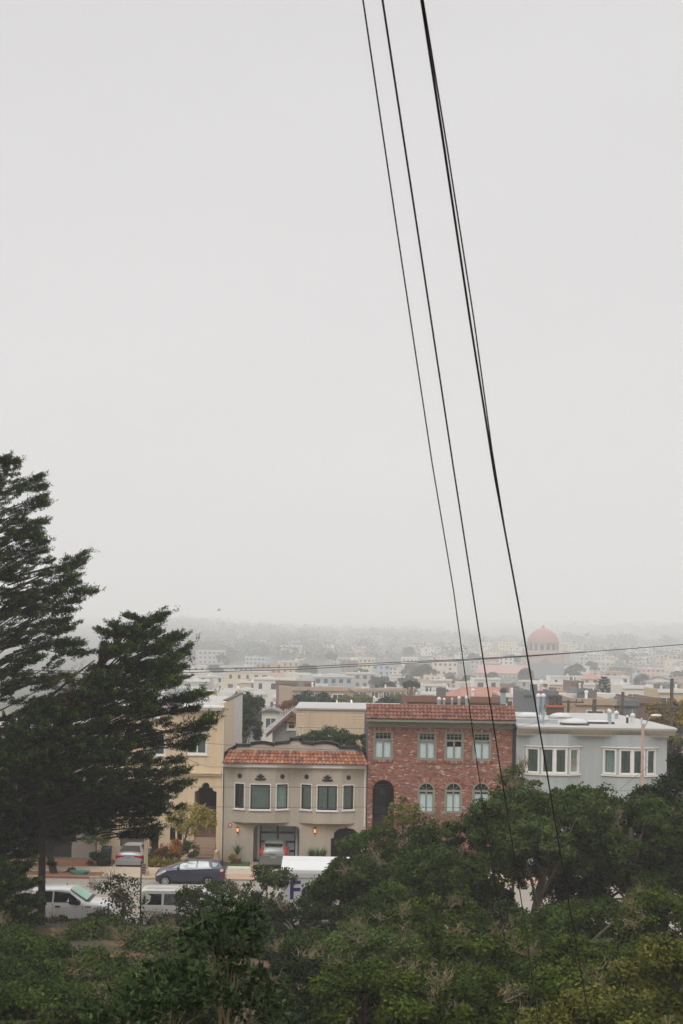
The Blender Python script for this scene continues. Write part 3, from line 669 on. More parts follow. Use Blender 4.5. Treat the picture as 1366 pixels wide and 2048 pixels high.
b = MB(); b.box(gg[0], gg[1], YF+.5, YF+.6, CB-.2, gg[3])
for i in range(10): x = gg[0]+(gg[1]-gg[0])*(i+.5)/10; b.box(x-.03, x+.03, YF+.47, YF+.499, CB-.1, gg[3]-.1)
b.build('garage_door', mat('grey brown garage door', '#8b8072', .8, .08, 3), chouse)
b = MB(); b.box(dd[0], dd[1], YF+1.2, YF+1.3, CB-.2, dd[3]); b.build('door', M['wood'], chouse)
b = MB(); b.add([FP.p(u, z, .14) for u, z in rect(dd[0], dd[1], CB-.2, dd[3])]+[FP.p(u, z, 1.2) for u, z in rect(dd[0], dd[1], CB-.2, dd[3])], [(1, 2, 6, 5), (2, 3, 7, 6), (3, 0, 4, 7)]); b.build('door_reveal', M['cream'], chouse)
b = MB(); zz = cz_(806); x0 = zc(Z4, 380, 806, YF).x; x1 = zc(Z4, 1185, 806, YF).x; b.box(x0, x1, YF-.22, YF-.002, zz-.06, zz+.04)
for i in range(34): x = x0+.1+(x1-x0-.2)*i/33; b.box(x-.05, x+.05, YF-.18, YF-.002, zz-.2, zz-.06)
b.build('corbel_course', M['cream'], chouse)
b = MB(); b.box(q0-.1, q1+.02, YF-.4, YF+.3, cz_(195), cz_(172)); b.box(q0-.16, q1+.05, YF-.5, YF+.3, cz_(172)+.002, cz_(152)); b.build('cornice', M['white'], chouse)
b = MB(); b.box(q0, q1-.25, YF+.3, YF+18, ct-.3, cz_(152)-.004); b.build('roof', M['roofwhite'], chouse)
x = zc(Z4, 1203, 1000, YF).x
b = MB(); b.tube([(x-.06, YF-.06, CB), (x-.06, YF-.06, ct)], .05, 8); b.build('downpipe', M['offwhite'], chouse)
def laps(b, p0, p1, z0, z1, step=.2, out=.03):
    p0, p1 = Vector(p0), Vector(p1); d = (p1-p0).normalized(); nn = Vector((d.y, -d.x, 0)); k = max(1, round((z1-z0)/step))
    for i in range(k):
        a = z0+(z1-z0)*i/k; c = z0+(z1-z0)*(i+1)/k; o1 = nn*out
        b.add([(p0.x+o1.x, p0.y+o1.y, a), (p1.x+o1.x, p1.y+o1.y, a), (p1.x, p1.y, c), (p0.x, p0.y, c), (p0.x, p0.y, a), (p1.x, p1.y, a)], [(0, 1, 2, 3), (0, 4, 5, 1)])
sx = q1+.02; zt2 = zc(Z1, 110, 100, YF).z
b = MB(); laps(b, (sx, YF+.1), (sx, YF+8.5), CB, zt2, .3, .04); b.box(sx-.2, sx, YF+.1, YF+8.5, CB, zt2); b.build('side_wall', M['siding'], chouse)
b = MB(); laps(b, (sx, YF+8.5), (sx, YF+17.5), CB, zt2-.02, .3, .02); b.box(sx-.2, sx, YF+8.5, YF+17.5, CB, zt2-.02); b.build('side_wall', mat('chalky white siding', '#c3beb6', .9, .15, 1.5), chouse)
b = MB(); b.box(sx-.26, sx+.06, YF+2.2, YF+17.5, zt2, zt2+.08); b.build('parapet_cap', M['tar'], chouse)
b = MB(); b.box(q0, q0+.2, YF+.14, YF+17.5, CB, ct); b.build('side_wall', M['cream'], chouse)
b = MB(); b.box(q0, q1, YF+17.5, YF+17.7, CB, ct); b.build('back_wall', M['cream'], chouse)
# ============================================================ dim house further left, behind the cypress
d0 = at(-330, 1600, YF).x; d1 = q0-.25
dhouse = thing('stucco_house', 'dull grey stucco house half hidden at the far left behind the big cypress', 'house', ((d0+d1)/2, YF, CB))
dp = Pl(0, YF+.8)
wns = [(d0+1+i*3.2, d0+2.6+i*3.2, z, z+1.5) for i in range(5) for z in (2.8, 5.8) if d0+2.6+i*3.2 < d1-.3]
gd = (d1-4.2, d1-1.6, CB-.2, 2.1)
b = MB(); b.poly(dp, rect(d0, d1, CB-.4, 8.6), [rect(*inset(*w, .02)) for w in wns]+[rect(*gd)], 0, .14, 0); b.build('wall', mat('dull grey stucco', '#8d857b', .9, .08, 1), dhouse)
for w in wns: window(dp, dhouse, *w, M['white'], M['white'], .07, .05, (.5,), (), M['greydrape'])
b = MB(); b.box(gd[0], gd[1], YF+1.3, YF+1.4, gd[2], gd[3]); b.build('garage_door', M['wood'], dhouse)
shell(dhouse, d0, d1, CB, 8.6, 14, M['taupe'], M['roofwhite'], y0=YF+.8)
b = MB(); b.box(d0-.1, d1-.0, YF+.4, YF+1.1, 8.3, 8.7); b.build('cornice', M['white'], dhouse)
# ============================================================ buildings just behind the row
Ys = 116.
p0 = at(592, 1450, Ys); p1 = at(760, 1450, Ys); zb = at(600, 1419, Ys).z
sh = thing('siding_house', 'long beige lap sided house seen between grey gabled house and brick house', 'house', ((p0.x+p1.x)/2, Ys, -.4))
hx = at(607, 1455, Ys).x
win = zr(Z0, 597, 1452, 607, 1470, Ys)
b = MB(); b.box(p0.x, p1.x+2, Ys+.05, Ys+12, -.4, zb-.05); laps(b, (p0.x, Ys), (p1.x+2, Ys), -.4, zb, .24, .035); b.build('wall', M['siding'], sh)
b = MB(); b.box(p0.x-.1, p1.x+2.1, Ys-.15, Ys+12, zb+.002, zb+.14); b.build('roof', M['roofwhite'], sh)
window(Pl(0, Ys-.06), sh, *win, M['offwhite'], M['white'], .06, .05, (), (), None, room=False, sill=True, proud=.04)
b = MB(); b.box(at(616, 1450, Ys).x-.08, at(616, 1450, Ys).x+.08, Ys-.09, Ys-.04, 0, zb-.1); b.build('corner_board', M['siding'], sh)
Yg = 121.
gh = thing('gabled_house', 'grey shingled house with front gable and yellow sunburst trim left of the beige sided house', 'house', (*at(570, 1500, Yg).xy, -.4))
ap = at(584, 1421, Yg); le = at(533, 1467, Yg); re = ap.x+(ap.x-le.x)
G = Pl(0, Yg)
wq = zr(Z0, 574, 1438, 592, 1460, Yg)
b = MB(); b.poly(G, [(le.x+.5, -.4), (re-.5, -.4), (re-.5, le.z+.1), (ap.x, ap.z-.35), (le.x+.5, le.z+.1)], [rect(*inset(*wq, .02))], 0, .1, 0); b.build('wall', mat('blue grey shingle wall', '#8d8f8e', .9, .1, 2), gh)
b = MB(); b.box(le.x+.5, re-.5, Yg+1.2, Yg+9, -.4, le.z); b.build('back_wall', M['offwhite'], gh)
b = MB()
for s_, xe in ((1, le.x), (-1, re)):
    b.add([(xe, Yg-.5, le.z), (ap.x, Yg-.5, ap.z), (ap.x, Yg+9, ap.z), (xe, Yg+9, le.z), (xe, Yg-.5, le.z-.14), (ap.x, Yg-.5, ap.z-.14), (ap.x, Yg+9, ap.z-.14), (xe, Yg+9, le.z-.14)], [(0, 1, 2, 3), (4, 7, 6, 5), (0, 4, 5, 1), (2, 6, 7, 3), (0, 3, 7, 4)])
b.build('roof', mat('grey shingle roof', '#8b8783', .95, .15, 3), gh)
b = MB()
for xe in (le.x, re):
    b.add([(xe, Yg-.56, le.z-.02), (ap.x, Yg-.56, ap.z-.02), (ap.x, Yg-.56, ap.z-.34), (xe, Yg-.56, le.z-.34), (xe, Yg-.51, le.z-.02), (ap.x, Yg-.51, ap.z-.02), (ap.x, Yg-.51, ap.z-.34), (xe, Yg-.51, le.z-.34)], [(0, 1, 2, 3), (4, 5, 6, 7), (3, 2, 6, 7), (0, 3, 7, 4)])
b.build('bargeboard', mat('plum brown trim', '#6b5250', .8, .1, 3), gh)
b = MB(); hgt = .75; b.add([(ap.x-1.0, Yg-.3, ap.z-.3-hgt), (ap.x+1.0, Yg-.3, ap.z-.3-hgt), (ap.x, Yg-.3, ap.z-.3), (ap.x-1.0, Yg-.2, ap.z-.3-hgt), (ap.x+1.0, Yg-.2, ap.z-.3-hgt), (ap.x, Yg-.2, ap.z-.3)], [(0, 1, 2), (5, 4, 3), (0, 3, 4, 1)]); b.build('gable_board', mat('plum trim board', '#5c4648', .8, .1, 3), gh)
b = MB(); cc = (ap.x, ap.z-.3-hgt+.1)
for i in range(7):
    a = math.pi*(i+.5)/7; a0, a1 = a-.12, a+.12
    b.add([(cc[0]+.12*math.cos(a0), Yg-.34, cc[1]+.12*math.sin(a0)), (cc[0]+.5*math.cos(a0), Yg-.34, cc[1]+.4*math.sin(a0)), (cc[0]+.5*math.cos(a1), Yg-.34, cc[1]+.4*math.sin(a1)), (cc[0]+.12*math.cos(a1), Yg-.34, cc[1]+.12*math.sin(a1))], [(0, 1, 2, 3)])
b.build('sunburst', mat('ochre yellow paint', '#c79a3c', .7, .1, 3), gh)
window(G, gh, *wq, M['white'], M['white'], .09, .06, (), ((.5, .03),), None)
# side hip roof left of the gable
b = MB(); hl = at(527, 1462, Yg+2); ht = at(598, 1412, Yg+6)
b.add([(hl.x, Yg+1, hl.z), (le.x+4, Yg+1, hl.z), (ht.x+2, Yg+6, ht.z), (ht.x, Yg+6, ht.z), (hl.x, Yg+11, hl.z), (le.x+8, Yg+11, hl.z)], [(0, 1, 2, 3), (0, 3, 4), (3, 2, 5, 4)]); b.build('side_roof', bpy.data.materials['grey shingle roof'], gh)
# ============================================================ ground, street
def sheet(name, xs, ys, zf, m, kind='structure', thick=0, jit=0):
    b = MB(); nx, ny = len(xs), len(ys)
    b.add([(x, y, zf(x, y)) for y in ys for x in xs], [(j*nx+i, j*nx+i+1, (j+1)*nx+i+1, (j+1)*nx+i) for j in range(ny-1) for i in range(nx-1)])
    o = b.build(name, m, smooth=True, recalc=False); tag(o, kind=kind); return o
def groundmat():
    m = mat('hill ground', '#3d3525', .98, .3, .6, .6, 12); nt = m.node_tree
    b = nt.nodes['Principled BSDF']; old = b.inputs['Base Color'].links[0].from_socket
    tc = _n(nt, 'ShaderNodeTexCoord'); no = _n(nt, 'ShaderNodeTexNoise'); no.inputs['Scale'].default_value = .45; no.inputs['Detail'].default_value = 6
    nt.links.new(tc.outputs['Object'], no.inputs['Vector'])
    r = _n(nt, 'ShaderNodeValToRGB'); r.color_ramp.elements[0].position = .48; r.color_ramp.elements[1].position = .62
    nt.links.new(no.outputs['Fac'], r.inputs[0])
    mx = _n(nt, 'ShaderNodeMixRGB'); mx.inputs[2].default_value = (*lin('#5e4229'), 1)
    nt.links.new(r.outputs[0], mx.inputs[0]); nt.links.new(old, mx.inputs[1])
    # far from the hill the ground is grey green town ground
    sp = _n(nt, 'ShaderNodeSeparateXYZ'); nt.links.new(tc.outputs['Object'], sp.inputs[0])
    gt = _n(nt, 'ShaderNodeMath', operation='GREATER_THAN'); gt.inputs[1].default_value = 68; nt.links.new(sp.outputs['Y'], gt.inputs[0])
    m2 = _n(nt, 'ShaderNodeMixRGB'); m2.inputs[2].default_value = (*lin('#474b40'), 1); nt.links.new(gt.outputs[0], m2.inputs[0]); nt.links.new(mx.outputs[0], m2.inputs[1])
    nt.links.new(m2.outputs[0], b.inputs['Base Color']); return m
ys = list(np.arange(-60, 0, 6.))+list(np.arange(0, 70, 1.))+[70, 76, 84.8, 88.9, 90.1, 92.5, 100, 130, 200, 300]+list(np.arange(400, 8001, 100.))
sheet('ground', [float(x) for x in list(np.arange(-3000, -60, 140))+list(np.arange(-60, 61, 2.))+list(np.arange(120, 3001, 144))], [float(y) for y in ys], zt, groundmat())
def strip(name, x0, x1, y0, y1, z0, z1, m, n=1, kind='structure'):
    b = MB(); b.box(x0, x1, y0, y1, min(z0, z1)-.5, 0) if 0 else None
    b.add([(x0, y0, z0), (x1, y0, z0), (x1, y1, z1), (x0, y1, z1), (x0, y0, z0-.2), (x1, y0, z0-.2), (x1, y1, z1-.2), (x0, y1, z1-.2)], [(0, 1, 2, 3), (0, 4, 5, 1), (1, 5, 6, 2), (2, 6, 7, 3), (3, 7, 4, 0)])
    return tag(b.build(name, m), kind=kind)
strip('road', -90, 90, 68.5, 85, 0, 0, M['asphalt'])
strip('kerb', -90, 90, 68.22, 68.5, .13, .13, M['concrete']); 
strip('kerb', -90, 90, 85.0, 85.22, .13, .13, M['concrete'])
strip('kerb', at(90, 1760, 85).x, at(178, 1760, 85).x, 84.985, 85.1, .136, .136, M['curbred'])
strip('pavement', -90, 90, 86.8, 88.9, .125, .125, M['concrete'])
strip('parking_strip', -90, at(205, 1760, 86).x, 85.22, 86.8, .12, .12, M['mulch'])
strip('parking_strip', at(205, 1760, 86).x, at(296, 1760, 86).x, 85.22, 86.8, .121, .121, M['concrete'])
strip('parking_strip', at(296, 1760, 86).x, 90, 85.22, 86.8, .12, .12, mat('pinkish paving', '#a5866f', .9, .12, 2))
def drive(name, xa, xb, m, dz=.012):
    b = MB(); pts = [(88.9, .12), (90.15, -.375), (92.5, -.386), (95.0, -.388)]
    vs = [(x, y, z+dz) for y, z in pts for x in (xa, xb)]+[(x, y, z-.25) for y, z in pts for x in (xa, xb)]
    n = 8; b.add(vs, [(2*i, 2*i+1, 2*i+3, 2*i+2) for i in range(3)]+[(0, 8, 9, 1)]+[(2*i, 2*i+2, 2*i+10, 2*i+8) for i in range(3)]+[(2*i+1, 2*i+9, 2*i+11, 2*i+3) for i in range(3)]); return tag(b.build(name, m), kind='structure')
drive('driveway', at(222, 1700, 92).x, at(290, 1700, 92).x, M['concrete'])
drive('driveway', at(496, 1740, 92).x, at(605, 1720, 92).x, mat('pinkish driveway paving', '#9d8977', .9, .12, 2))
drive('front_yard', at(290, 1700, 92).x+.02, at(446, 1700, 92).x, M['mulch'])
drive('front_yard', at(452, 1700, 92).x, at(494, 1700, 92).x, M['lawn'])
drive('front_yard', at(608, 1700, 92).x, at(735, 1700, 92).x, M['mulch'])
drive('front_yard', at(-400, 1700, 92).x, at(220, 1700, 92).x, M['mulch'])
b = MB(); b.box(at(455, 1750, 88.9).x, at(500, 1750, 88.9).x, 88.86, 89.06, .0, .24); tag(b.build('garden_kerb', M['white']), 'low white kerb along the front of the small lawn behind the navy hatchback', 'kerb')
# ============================================================ vehicles
def glassy(n, c, r=.08): return mat(n, c, r, .12, .7, spec=.8)
V = dict(pale=glassy('pale reflecting car window', '#8c9f99'), darkw=glassy('dark car window', '#11161a'), teal=glassy('teal windscreen shade', '#93bfb2'), rear=glassy('dark sloping rear window', '#1f2728'))  # pale car window: sky and house reflections put into an opaque base colour
class Car:
    def __init__(s, name, label, cat, loc, rz, st, paint, group=None):
        s.o = thing(name, label, cat, loc, rz, group); s.st = st; s.p = paint
        b = MB(); rings = []
        for (x, zb, zl, ztp, wl, wt) in st:
            h = [(0, zb), (wl*.86, zb), (wl*.98, zb+.16*(zl-zb)), (wl, zb+.5*(zl-zb)), (wl*.985, zl-.04), (wl*.96, zl), (wt, ztp-.08), (wt*.9, ztp-.02), (wt*.5, ztp+.012), (0, ztp+.02)]
            rings.append([(x, -y, z) for y, z in h]+[(x, y, z) for y, z in reversed(h[1:-1])])
        n = len(rings[0]); vs = sum(rings, [])
        b.add(vs, [(k*n+i, k*n+(i+1) % n, (k+1)*n+(i+1) % n, (k+1)*n+i) for k in range(len(st)-1) for i in range(n)]+[tuple(range(n)), tuple((len(st)-1)*n+i for i in reversed(range(n)))])
        s.body = b.build('body', paint, s.o, smooth=True, local=True, angle=32)
    def it(s, x, k): return float(np.interp(x, [q[0] for q in s.st], [q[k] for q in s.st]))
    def side(s, x, z):
        zl, ztp, wl, wt = (s.it(x, k) for k in (2, 3, 4, 5)); f = min(1, max(0, (z-zl)/max(.02, ztp-.08-zl)))
        if z < zl: return wl*.99
        return wl*.96+(wt-wl*.96)*f
    def part(s, b, name, m, par=None, smooth=False): return b.build(name, m, par or s.o, local=True, smooth=smooth)
    def sideglass(s, poly, m, name='side_window', off=.012, sides=(-1, 1), frame=None):
        # subdivide edges so the sheet hugs the body
        pts = []
        for (a, c) in zip(poly, poly[1:]+poly[:1]):
            for t in (0, .5): pts.append((a[0]+(c[0]-a[0])*t, a[1]+(c[1]-a[1])*t))
        tri = tessellate_polygon([[Vector((x, z, 0)) for x, z in pts]])
        for sd in sides:
            b = MB(); n = len(pts); b.add([(x, sd*(s.side(x, z)+off), z) for x, z in pts]+[(x, sd*(s.side(x, z)-.02), z) for x, z in pts], list(tri)+[(i, (i+1) % n, n+(i+1) % n, n+i) for i in range(n)]); s.part(b, name, m)
    def quad(s, c4, name, m, off=.014):
        v = [Vector(p) for p in c4]; nn = (v[1]-v[0]).cross(v[3]-v[0]).normalized(); mid = sum(v, Vector())/4
        if nn.dot(mid-Vector((s.st[len(s.st)//2][0], 0, .6))) < 0: nn = -nn
        b = MB(); b.hexa([p-nn*.02 for p in v]+[p+nn*off for p in v]); return s.part(b, name, m)
    def wheel(s, x, r, w, rimc, y=None, spokes=7):
        for sd in (-1, 1):
            yw = (s.it(x, 4)-.01 if y is None else y)*sd
            b = MB(); b.lathe((x, yw+sd*.006, r), [(r*1.17, -.02), (r*1.17, .008)], 26, 'y'); s.part(b, 'wheel_arch_shade', M['dark'])  # dark disc laid on the body, painted shade for the uncut wheel opening
            b = MB(); a, c = (-w+.02, .02) if sd > 0 else (-.02, w-.02)
            b.lathe((x, yw+(0.02*sd), r), [(r*.62, a), (r*.95, a), (r, a+.03), (r, c-.03), (r*.95, c), (r*.62, c)], 26, 'y'); wo = s.part(b, 'wheel', M['tyre'], smooth=True)
            b = MB(); yo = yw+sd*.045
            b.lathe((x, yw+sd*.0, r), [(r*.2, sd*.03), (r*.2, sd*.052)], 14, 'y')
            n = 24; ring = []
            for rr in (r*.66, r*.58):
                for yy in (yo-sd*.03, yo): ring.append([(x+rr*math.cos(2*math.pi*i/n), yy, r+rr*math.sin(2*math.pi*i/n)) for i in range(n)])
            vs = sum(ring, []); b.add(vs, [(k*n+i, k*n+(i+1) % n, q*n+(i+1) % n, q*n+i) for k, q in ((0, 1), (1, 3), (3, 2), (2, 0)) for i in range(n)])
            for i in range(spokes):
                t = 2*math.pi*i/spokes+.2; ca, sa = math.cos(t), math.sin(t); wv = r*.1
                q = [(x+ca*r*.12-sa*wv*.7, r+sa*r*.12+ca*wv*.7), (x+ca*r*.12+sa*wv*.7, r+sa*r*.12-ca*wv*.7), (x+ca*r*.6+sa*wv, r+sa*r*.6-ca*wv), (x+ca*r*.6-sa*wv, r+sa*r*.6+ca*wv)]
                b.hexa([(a_, yo-sd*.02, c_) for a_, c_ in q]+[(a_, yo+sd*.002, c_) for a_, c_ in q])
            s.part(b, 'rim', rimc, wo)
    def boxp(s, name, m, *a): b = MB(); b.box(*a); return s.part(b, name, m)
def seam(c, x, z0, z1):
    for sd in (-1, 1):
        b = MB(); n = 5
        for i in range(n):
            za, zb = z0+(z1-z0)*i/n, z0+(z1-z0)*(i+1)/n; ya, yb = c.side(x, za)+.004, c.side(x, zb)+.004
            b.add([(x-.008, sd*ya, za), (x+.008, sd*ya, za), (x+.008, sd*yb, zb), (x-.008, sd*yb, zb)], [(0, 1, 2, 3)])
        c.part(b, 'door_seam', M['dark'])
# --- navy hatchback (front points left)
fx = at(313, 1740, 83.6).x
st = [(0, .30, .62, .66, .62, .52), (.06, .26, .7, .78, .78, .66), (.3, .22, .84, .95, .82, .74), (.75, .2, .93, 1.06, .84, .72), (1.05, .2, .98, 1.13, .845, .70), (1.6, .2, 1.0, 1.40, .845, .60), (2.0, .2, 1.01, 1.49, .845, .585), (2.6, .2, 1.04, 1.525, .845, .58), (3.2, .2, 1.07, 1.50, .845, .575), (3.7, .22, 1.1, 1.42, .835, .56), (3.92, .26, 1.06, 1.22, .81, .6), (4.07, .3, .92, .98, .76, .62), (4.1, .36, .72, .78, .7, .6)]
c = Car('hatchback', 'navy blue hatchback parked side on in front of the cream house steps', 'car', (fx, 83.6, .0), 0, st, M['navy'])
c.sideglass([(1.02, 1.06), (1.38, 1.08), (1.38, 1.27)], V['pale'], 'quarter_window')
c.sideglass([(1.46, 1.06), (2.36, 1.1), (2.42, 1.45), (1.92, 1.42), (1.46, 1.28)], V['pale'])
c.sideglass([(2.5, 1.1), (3.18, 1.13), (3.1, 1.44), (2.52, 1.46)], V['pale'])
c.sideglass([(3.38, 1.16), (3.55, 1.18), (3.66, 1.34), (3.3, 1.41)], V['pale'], 'quarter_window')
c.quad([(.98, -.62, 1.1), (.98, .62, 1.1), (1.92, .5, 1.49), (1.92, -.5, 1.49)], 'windscreen', V['rear'])
c.quad([(3.95, -.55, 1.2), (3.95, .55, 1.2), (3.74, .48, 1.41), (3.74, -.48, 1.41)], 'rear_window', V['rear'])
c.wheel(.62, .3, .2, M['alloy']); c.wheel(3.12, .3, .2, M['alloy'])
c.sideglass([(.1, .66), (.2, .78), (.62, .93), (.66, .86), (.4, .72), (.14, .6)], M['clearlens'], 'headlight', .02)
c.sideglass([(3.78, 1.03), (3.97, 1.04), (4.0, .93), (3.86, .84)], M['clearlens'], 'tail_lamp_lens', .02)
c.sideglass([(3.82, .88), (3.99, .93), (4.03, .72), (3.94, .7)], M['redlens'], 'taillight', .03)
for sd in (-1, 1):
    b = MB(); b.lathe((1.36, sd*.9, 1.1), [(.02, -.09), (.09, -.06), (.1, .04), (.03, .08)], 10, 'x'); c.part(b, 'mirror', M['navy'], smooth=True)
for x in (2.1, 3.0): 
    for sd in (-1, 1): b = MB(); y = c.side(x, .98); b.box(x-.09, x+.09, min(sd*y, sd*(y+.03)), max(sd*y, sd*(y+.03)), .95, .98); c.part(b, 'door_handle', M['navy'])
seam(c, 2.45, .35, 1.0); seam(c, 1.38, .4, 1.0); seam(c, 3.2, .6, 1.05)
c.boxp('sill', M['plastic'], .95, 2.75, -.8, .8, .15, .24)
# --- silver sedan, tail to the street (local x = forward)
sx_ = at(257, 1740, 90.3)
st = [(0, .4, .7, .78, .7, .62), (.05, .34, .8, .95, .8, .66), (.12, .3, .92, 1.08, .86, .7), (.55, .24, .99, 1.13, .885, .72), (.95, .22, 1.0, 1.28, .888, .66), (1.3, .22, 1.0, 1.42, .888, .6), (2.2, .22, .99, 1.455, .888, .59), (2.8, .22, .97, 1.4, .888, .62), (3.4, .22, .95, 1.1, .888, .7), (4.2, .24, .86, .95, .85, .66), (4.6, .34, .66, .72, .66, .54)]
c = Car('sedan', 'silver sedan parked tail out on the driveway before the grey brown garage door', 'car', (sx_.x, 90.35, -.34), R(90), st, M['silver'])
c.quad([(.5, -.66, 1.13), (.5, .66, 1.13), (1.22, .52, 1.415), (1.22, -.52, 1.415)], 'rear_window', V['rear'])
c.quad([(2.78, -.52, 1.41), (2.78, .52, 1.41), (3.45, .62, 1.1), (3.45, -.62, 1.1)], 'windscreen', V['rear'])
c.sideglass([(.95, 1.04), (1.75, 1.04), (1.75, 1.36), (1.3, 1.34)], V['darkw']); c.sideglass([(1.82, 1.04), (2.95, 1.03), (2.6, 1.33), (1.82, 1.37)], V['darkw'])
c.wheel(.95, .32, .21, M['alloy']); c.wheel(3.65, .32, .21, M['alloy'])
for sd in (-1, 1):
    b = MB(); b.hexa([(.02, sd*.34, .86), (.02, sd*.84, .76), (.02, sd*.85, .93), (.02, sd*.32, .97), (.2, sd*.34, .86), (.28, sd*.88, .76), (.28, sd*.885, .95), (.2, sd*.32, .97)]); c.part(b, 'taillight', M['redlens'])
    b = MB(); b.lathe((3.0, sd*.97, 1.02), [(.03, -.08), (.09, -.05), (.09, .05), (.03, .08)], 10, 'x'); c.part(b, 'mirror', M['silver'], smooth=True)
c.boxp('bumper', M['silver'], -.1, .35, -.85, .85, .38, .66); c.boxp('lower_bumper', M['plastic'], -.06, .4, -.78, .78, .2, .375)
c.boxp('number_plate', mat('number plate', '#8f9092', .6, .3, 30), -.012, .03, -.17, .17, .78, .92)
c.boxp('boot_trim', M['plastic'], -.005, .03, -.3, .3, .94, .965)
# --- grey green suv in the garage mouth
ux = at(547, 1700, 91.4)
st = [(0, .42, .8, .9, .74, .66), (.05, .36, .95, 1.1, .86, .72), (.12, .32, 1.08, 1.28, .92, .7), (.4, .28, 1.1, 1.6, .94, .64), (.6, .28, 1.1, 1.68, .94, .64), (1.6, .28, 1.08, 1.72, .945, .65), (2.6, .28, 1.06, 1.66, .945, .66), (3.4, .28, 1.04, 1.16, .94, .76), (4.2, .3, .98, 1.06, .9, .72), (4.55, .4, .72, .8, .74, .6)]
c = Car('suv', 'grey green estate suv with tall red tail lights parked in the garage mouth', 'car', (ux.x, 91.4, -.36), R(90), st, M['olivegrey'])
c.quad([(.13, -.62, 1.16), (.13, .62, 1.16), (.4, .55, 1.56), (.4, -.55, 1.56)], 'rear_window', V['rear'], .03)
c.boxp('spoiler', M['plastic'], .22, .6, -.58, .58, 1.6, 1.68)
c.sideglass([(.6, 1.16), (1.6, 1.14), (1.6, 1.58), (.75, 1.56)], V['darkw']); c.sideglass([(1.7, 1.14), (2.9, 1.12), (2.6, 1.5), (1.7, 1.58)], V['darkw'])
for sd in (-1, 1):
    b = MB(); 
    b.hexa([(.0, sd*.72, .98), (.0, sd*.91, .98), (.04, sd*.88, 1.16), (.04, sd*.74, 1.16), (.3, sd*.72, .98), (.36, sd*.95, .98), (.36, sd*.93, 1.16), (.3, sd*.74, 1.16)])
    b.hexa([(.04, sd*.75, 1.16), (.04, sd*.86, 1.16), (.26, sd*.7, 1.5), (.26, sd*.63, 1.5), (.36, sd*.75, 1.16), (.42, sd*.93, 1.18), (.5, sd*.78, 1.52), (.45, sd*.6, 1.52)])
    c.part(b, 'taillight', M['redlens'])
c.boxp('boot_badge_bar', M['plastic'], -.03, .06, -.12, .3, 1.0, 1.04); c.boxp('bumper', M['olivegrey'], -.14, .3, -.88, .88, .42, .74)
c.boxp('number_plate', bpy.data.materials['number plate'], -.06, .05, -.18, .18, .78, .92)
c.boxp('tailgate_crease', M['silver'], -.02, .08, -.6, .6, .955, .985)
c.wheel(.95, .36, .22, M['alloy']); c.wheel(3.7, .36, .22, M['alloy'])
# --- white pickup (points right)
px0 = at(61, 1800, 70).x-1.75
st = [(0, .55, 1.2, 1.36, .96, .9), (.05, .5, 1.22, 1.4, 1.0, .94), (1.72, .5, 1.24, 1.42, 1.0, .94), (1.76, .45, 1.27, 1.86, 1.0, .74), (2.05, .42, 1.28, 1.95, 1.0, .76), (3.2, .42, 1.27, 1.97, 1.0, .77), (3.6, .42, 1.26, 1.93, 1.0, .76), (4.0, .42, 1.25, 1.66, 1.0, .82), (4.45, .42, 1.22, 1.38, 1.0, .88), (5.3, .42, 1.16, 1.3, .98, .86), (5.72, .45, 1.06, 1.2, .92, .78), (5.85, .5, .9, .98, .84, .7)]
c = Car('pickup_truck', 'white four door pickup parked behind the dark cypress trunk', 'pickup truck', (px0, 71.0, 0), 0, st, M['whitecar'])
c.boxp('bed_lining', M['plastic'], .12, 1.68, -.8, .8, 1.2, 1.447)
c.sideglass([(1.92, 1.33), (2.8, 1.32), (2.8, 1.83), (1.98, 1.82)], V['darkw']); c.sideglass([(2.88, 1.32), (3.6, 1.31), (3.7, 1.22), (4.2, 1.22), (4.2, 1.36), (3.62, 1.76), (2.88, 1.83)], V['darkw'])
c.quad([(4.5, -.84, 1.4), (4.5, .84, 1.4), (3.66, .7, 1.925), (3.66, -.7, 1.925)], 'windscreen', V['teal'], .03)
b = MB(); b.hexa([(4.42, -.84, 1.4), (4.42, .84, 1.4), (4.66, .8, 1.4), (4.66, -.8, 1.4), (4.42, -.84, 1.455), (4.42, .84, 1.455), (4.66, .8, 1.42), (4.66, -.8, 1.42)]); c.part(b, 'wiper_cowl', M['plastic'])
for x in (2.02, 3.08):
    for sd in (-1, 1): y = c.side(x, 1.1); b = MB(); b.box(x-.12, x+.12, min(sd*y, sd*(y+.05)), max(sd*y, sd*(y+.05)), 1.08, 1.15); c.part(b, 'door_handle', M['plastic'])
for sd in (-1, 1):
    b = MB(); b.box(4.02, 4.16, min(sd*.95, sd*1.2), max(sd*.95, sd*1.2), 1.22, 1.46); c.part(b, 'mirror', M['plastic'])
    b = MB(); y = c.side(4.5, 1.1); b.box(4.42, 4.72, min(sd*y, sd*(y+.02)), max(sd*y, sd*(y+.02)), 1.1, 1.14); c.part(b, 'fender_badge', M['plastic'])
    b = MB(); b.box(1.9, 4.4, min(sd*.9, sd*1.08), max(sd*.9, sd*1.08), .4, .48); c.part(b, 'running_board', M['plastic'])
seam(c, 1.88, .5, 1.27); seam(c, 2.84, .5, 1.27); seam(c, 4.3, .5, 1.2)
c.wheel(1.0, .4, .26, M['alloy']); c.wheel(4.95, .4, .26, M['alloy'])
c.sideglass([(5.5, .85), (5.8, .82), (5.78, 1.0), (5.5, 1.08)], M['clearlens'], 'headlight', .02)
b = MB(); b.tube([(3.35, .2, 1.97), (3.3, .2, 2.06)], .02, 6); c.part(b, 'antenna', M['plastic'])
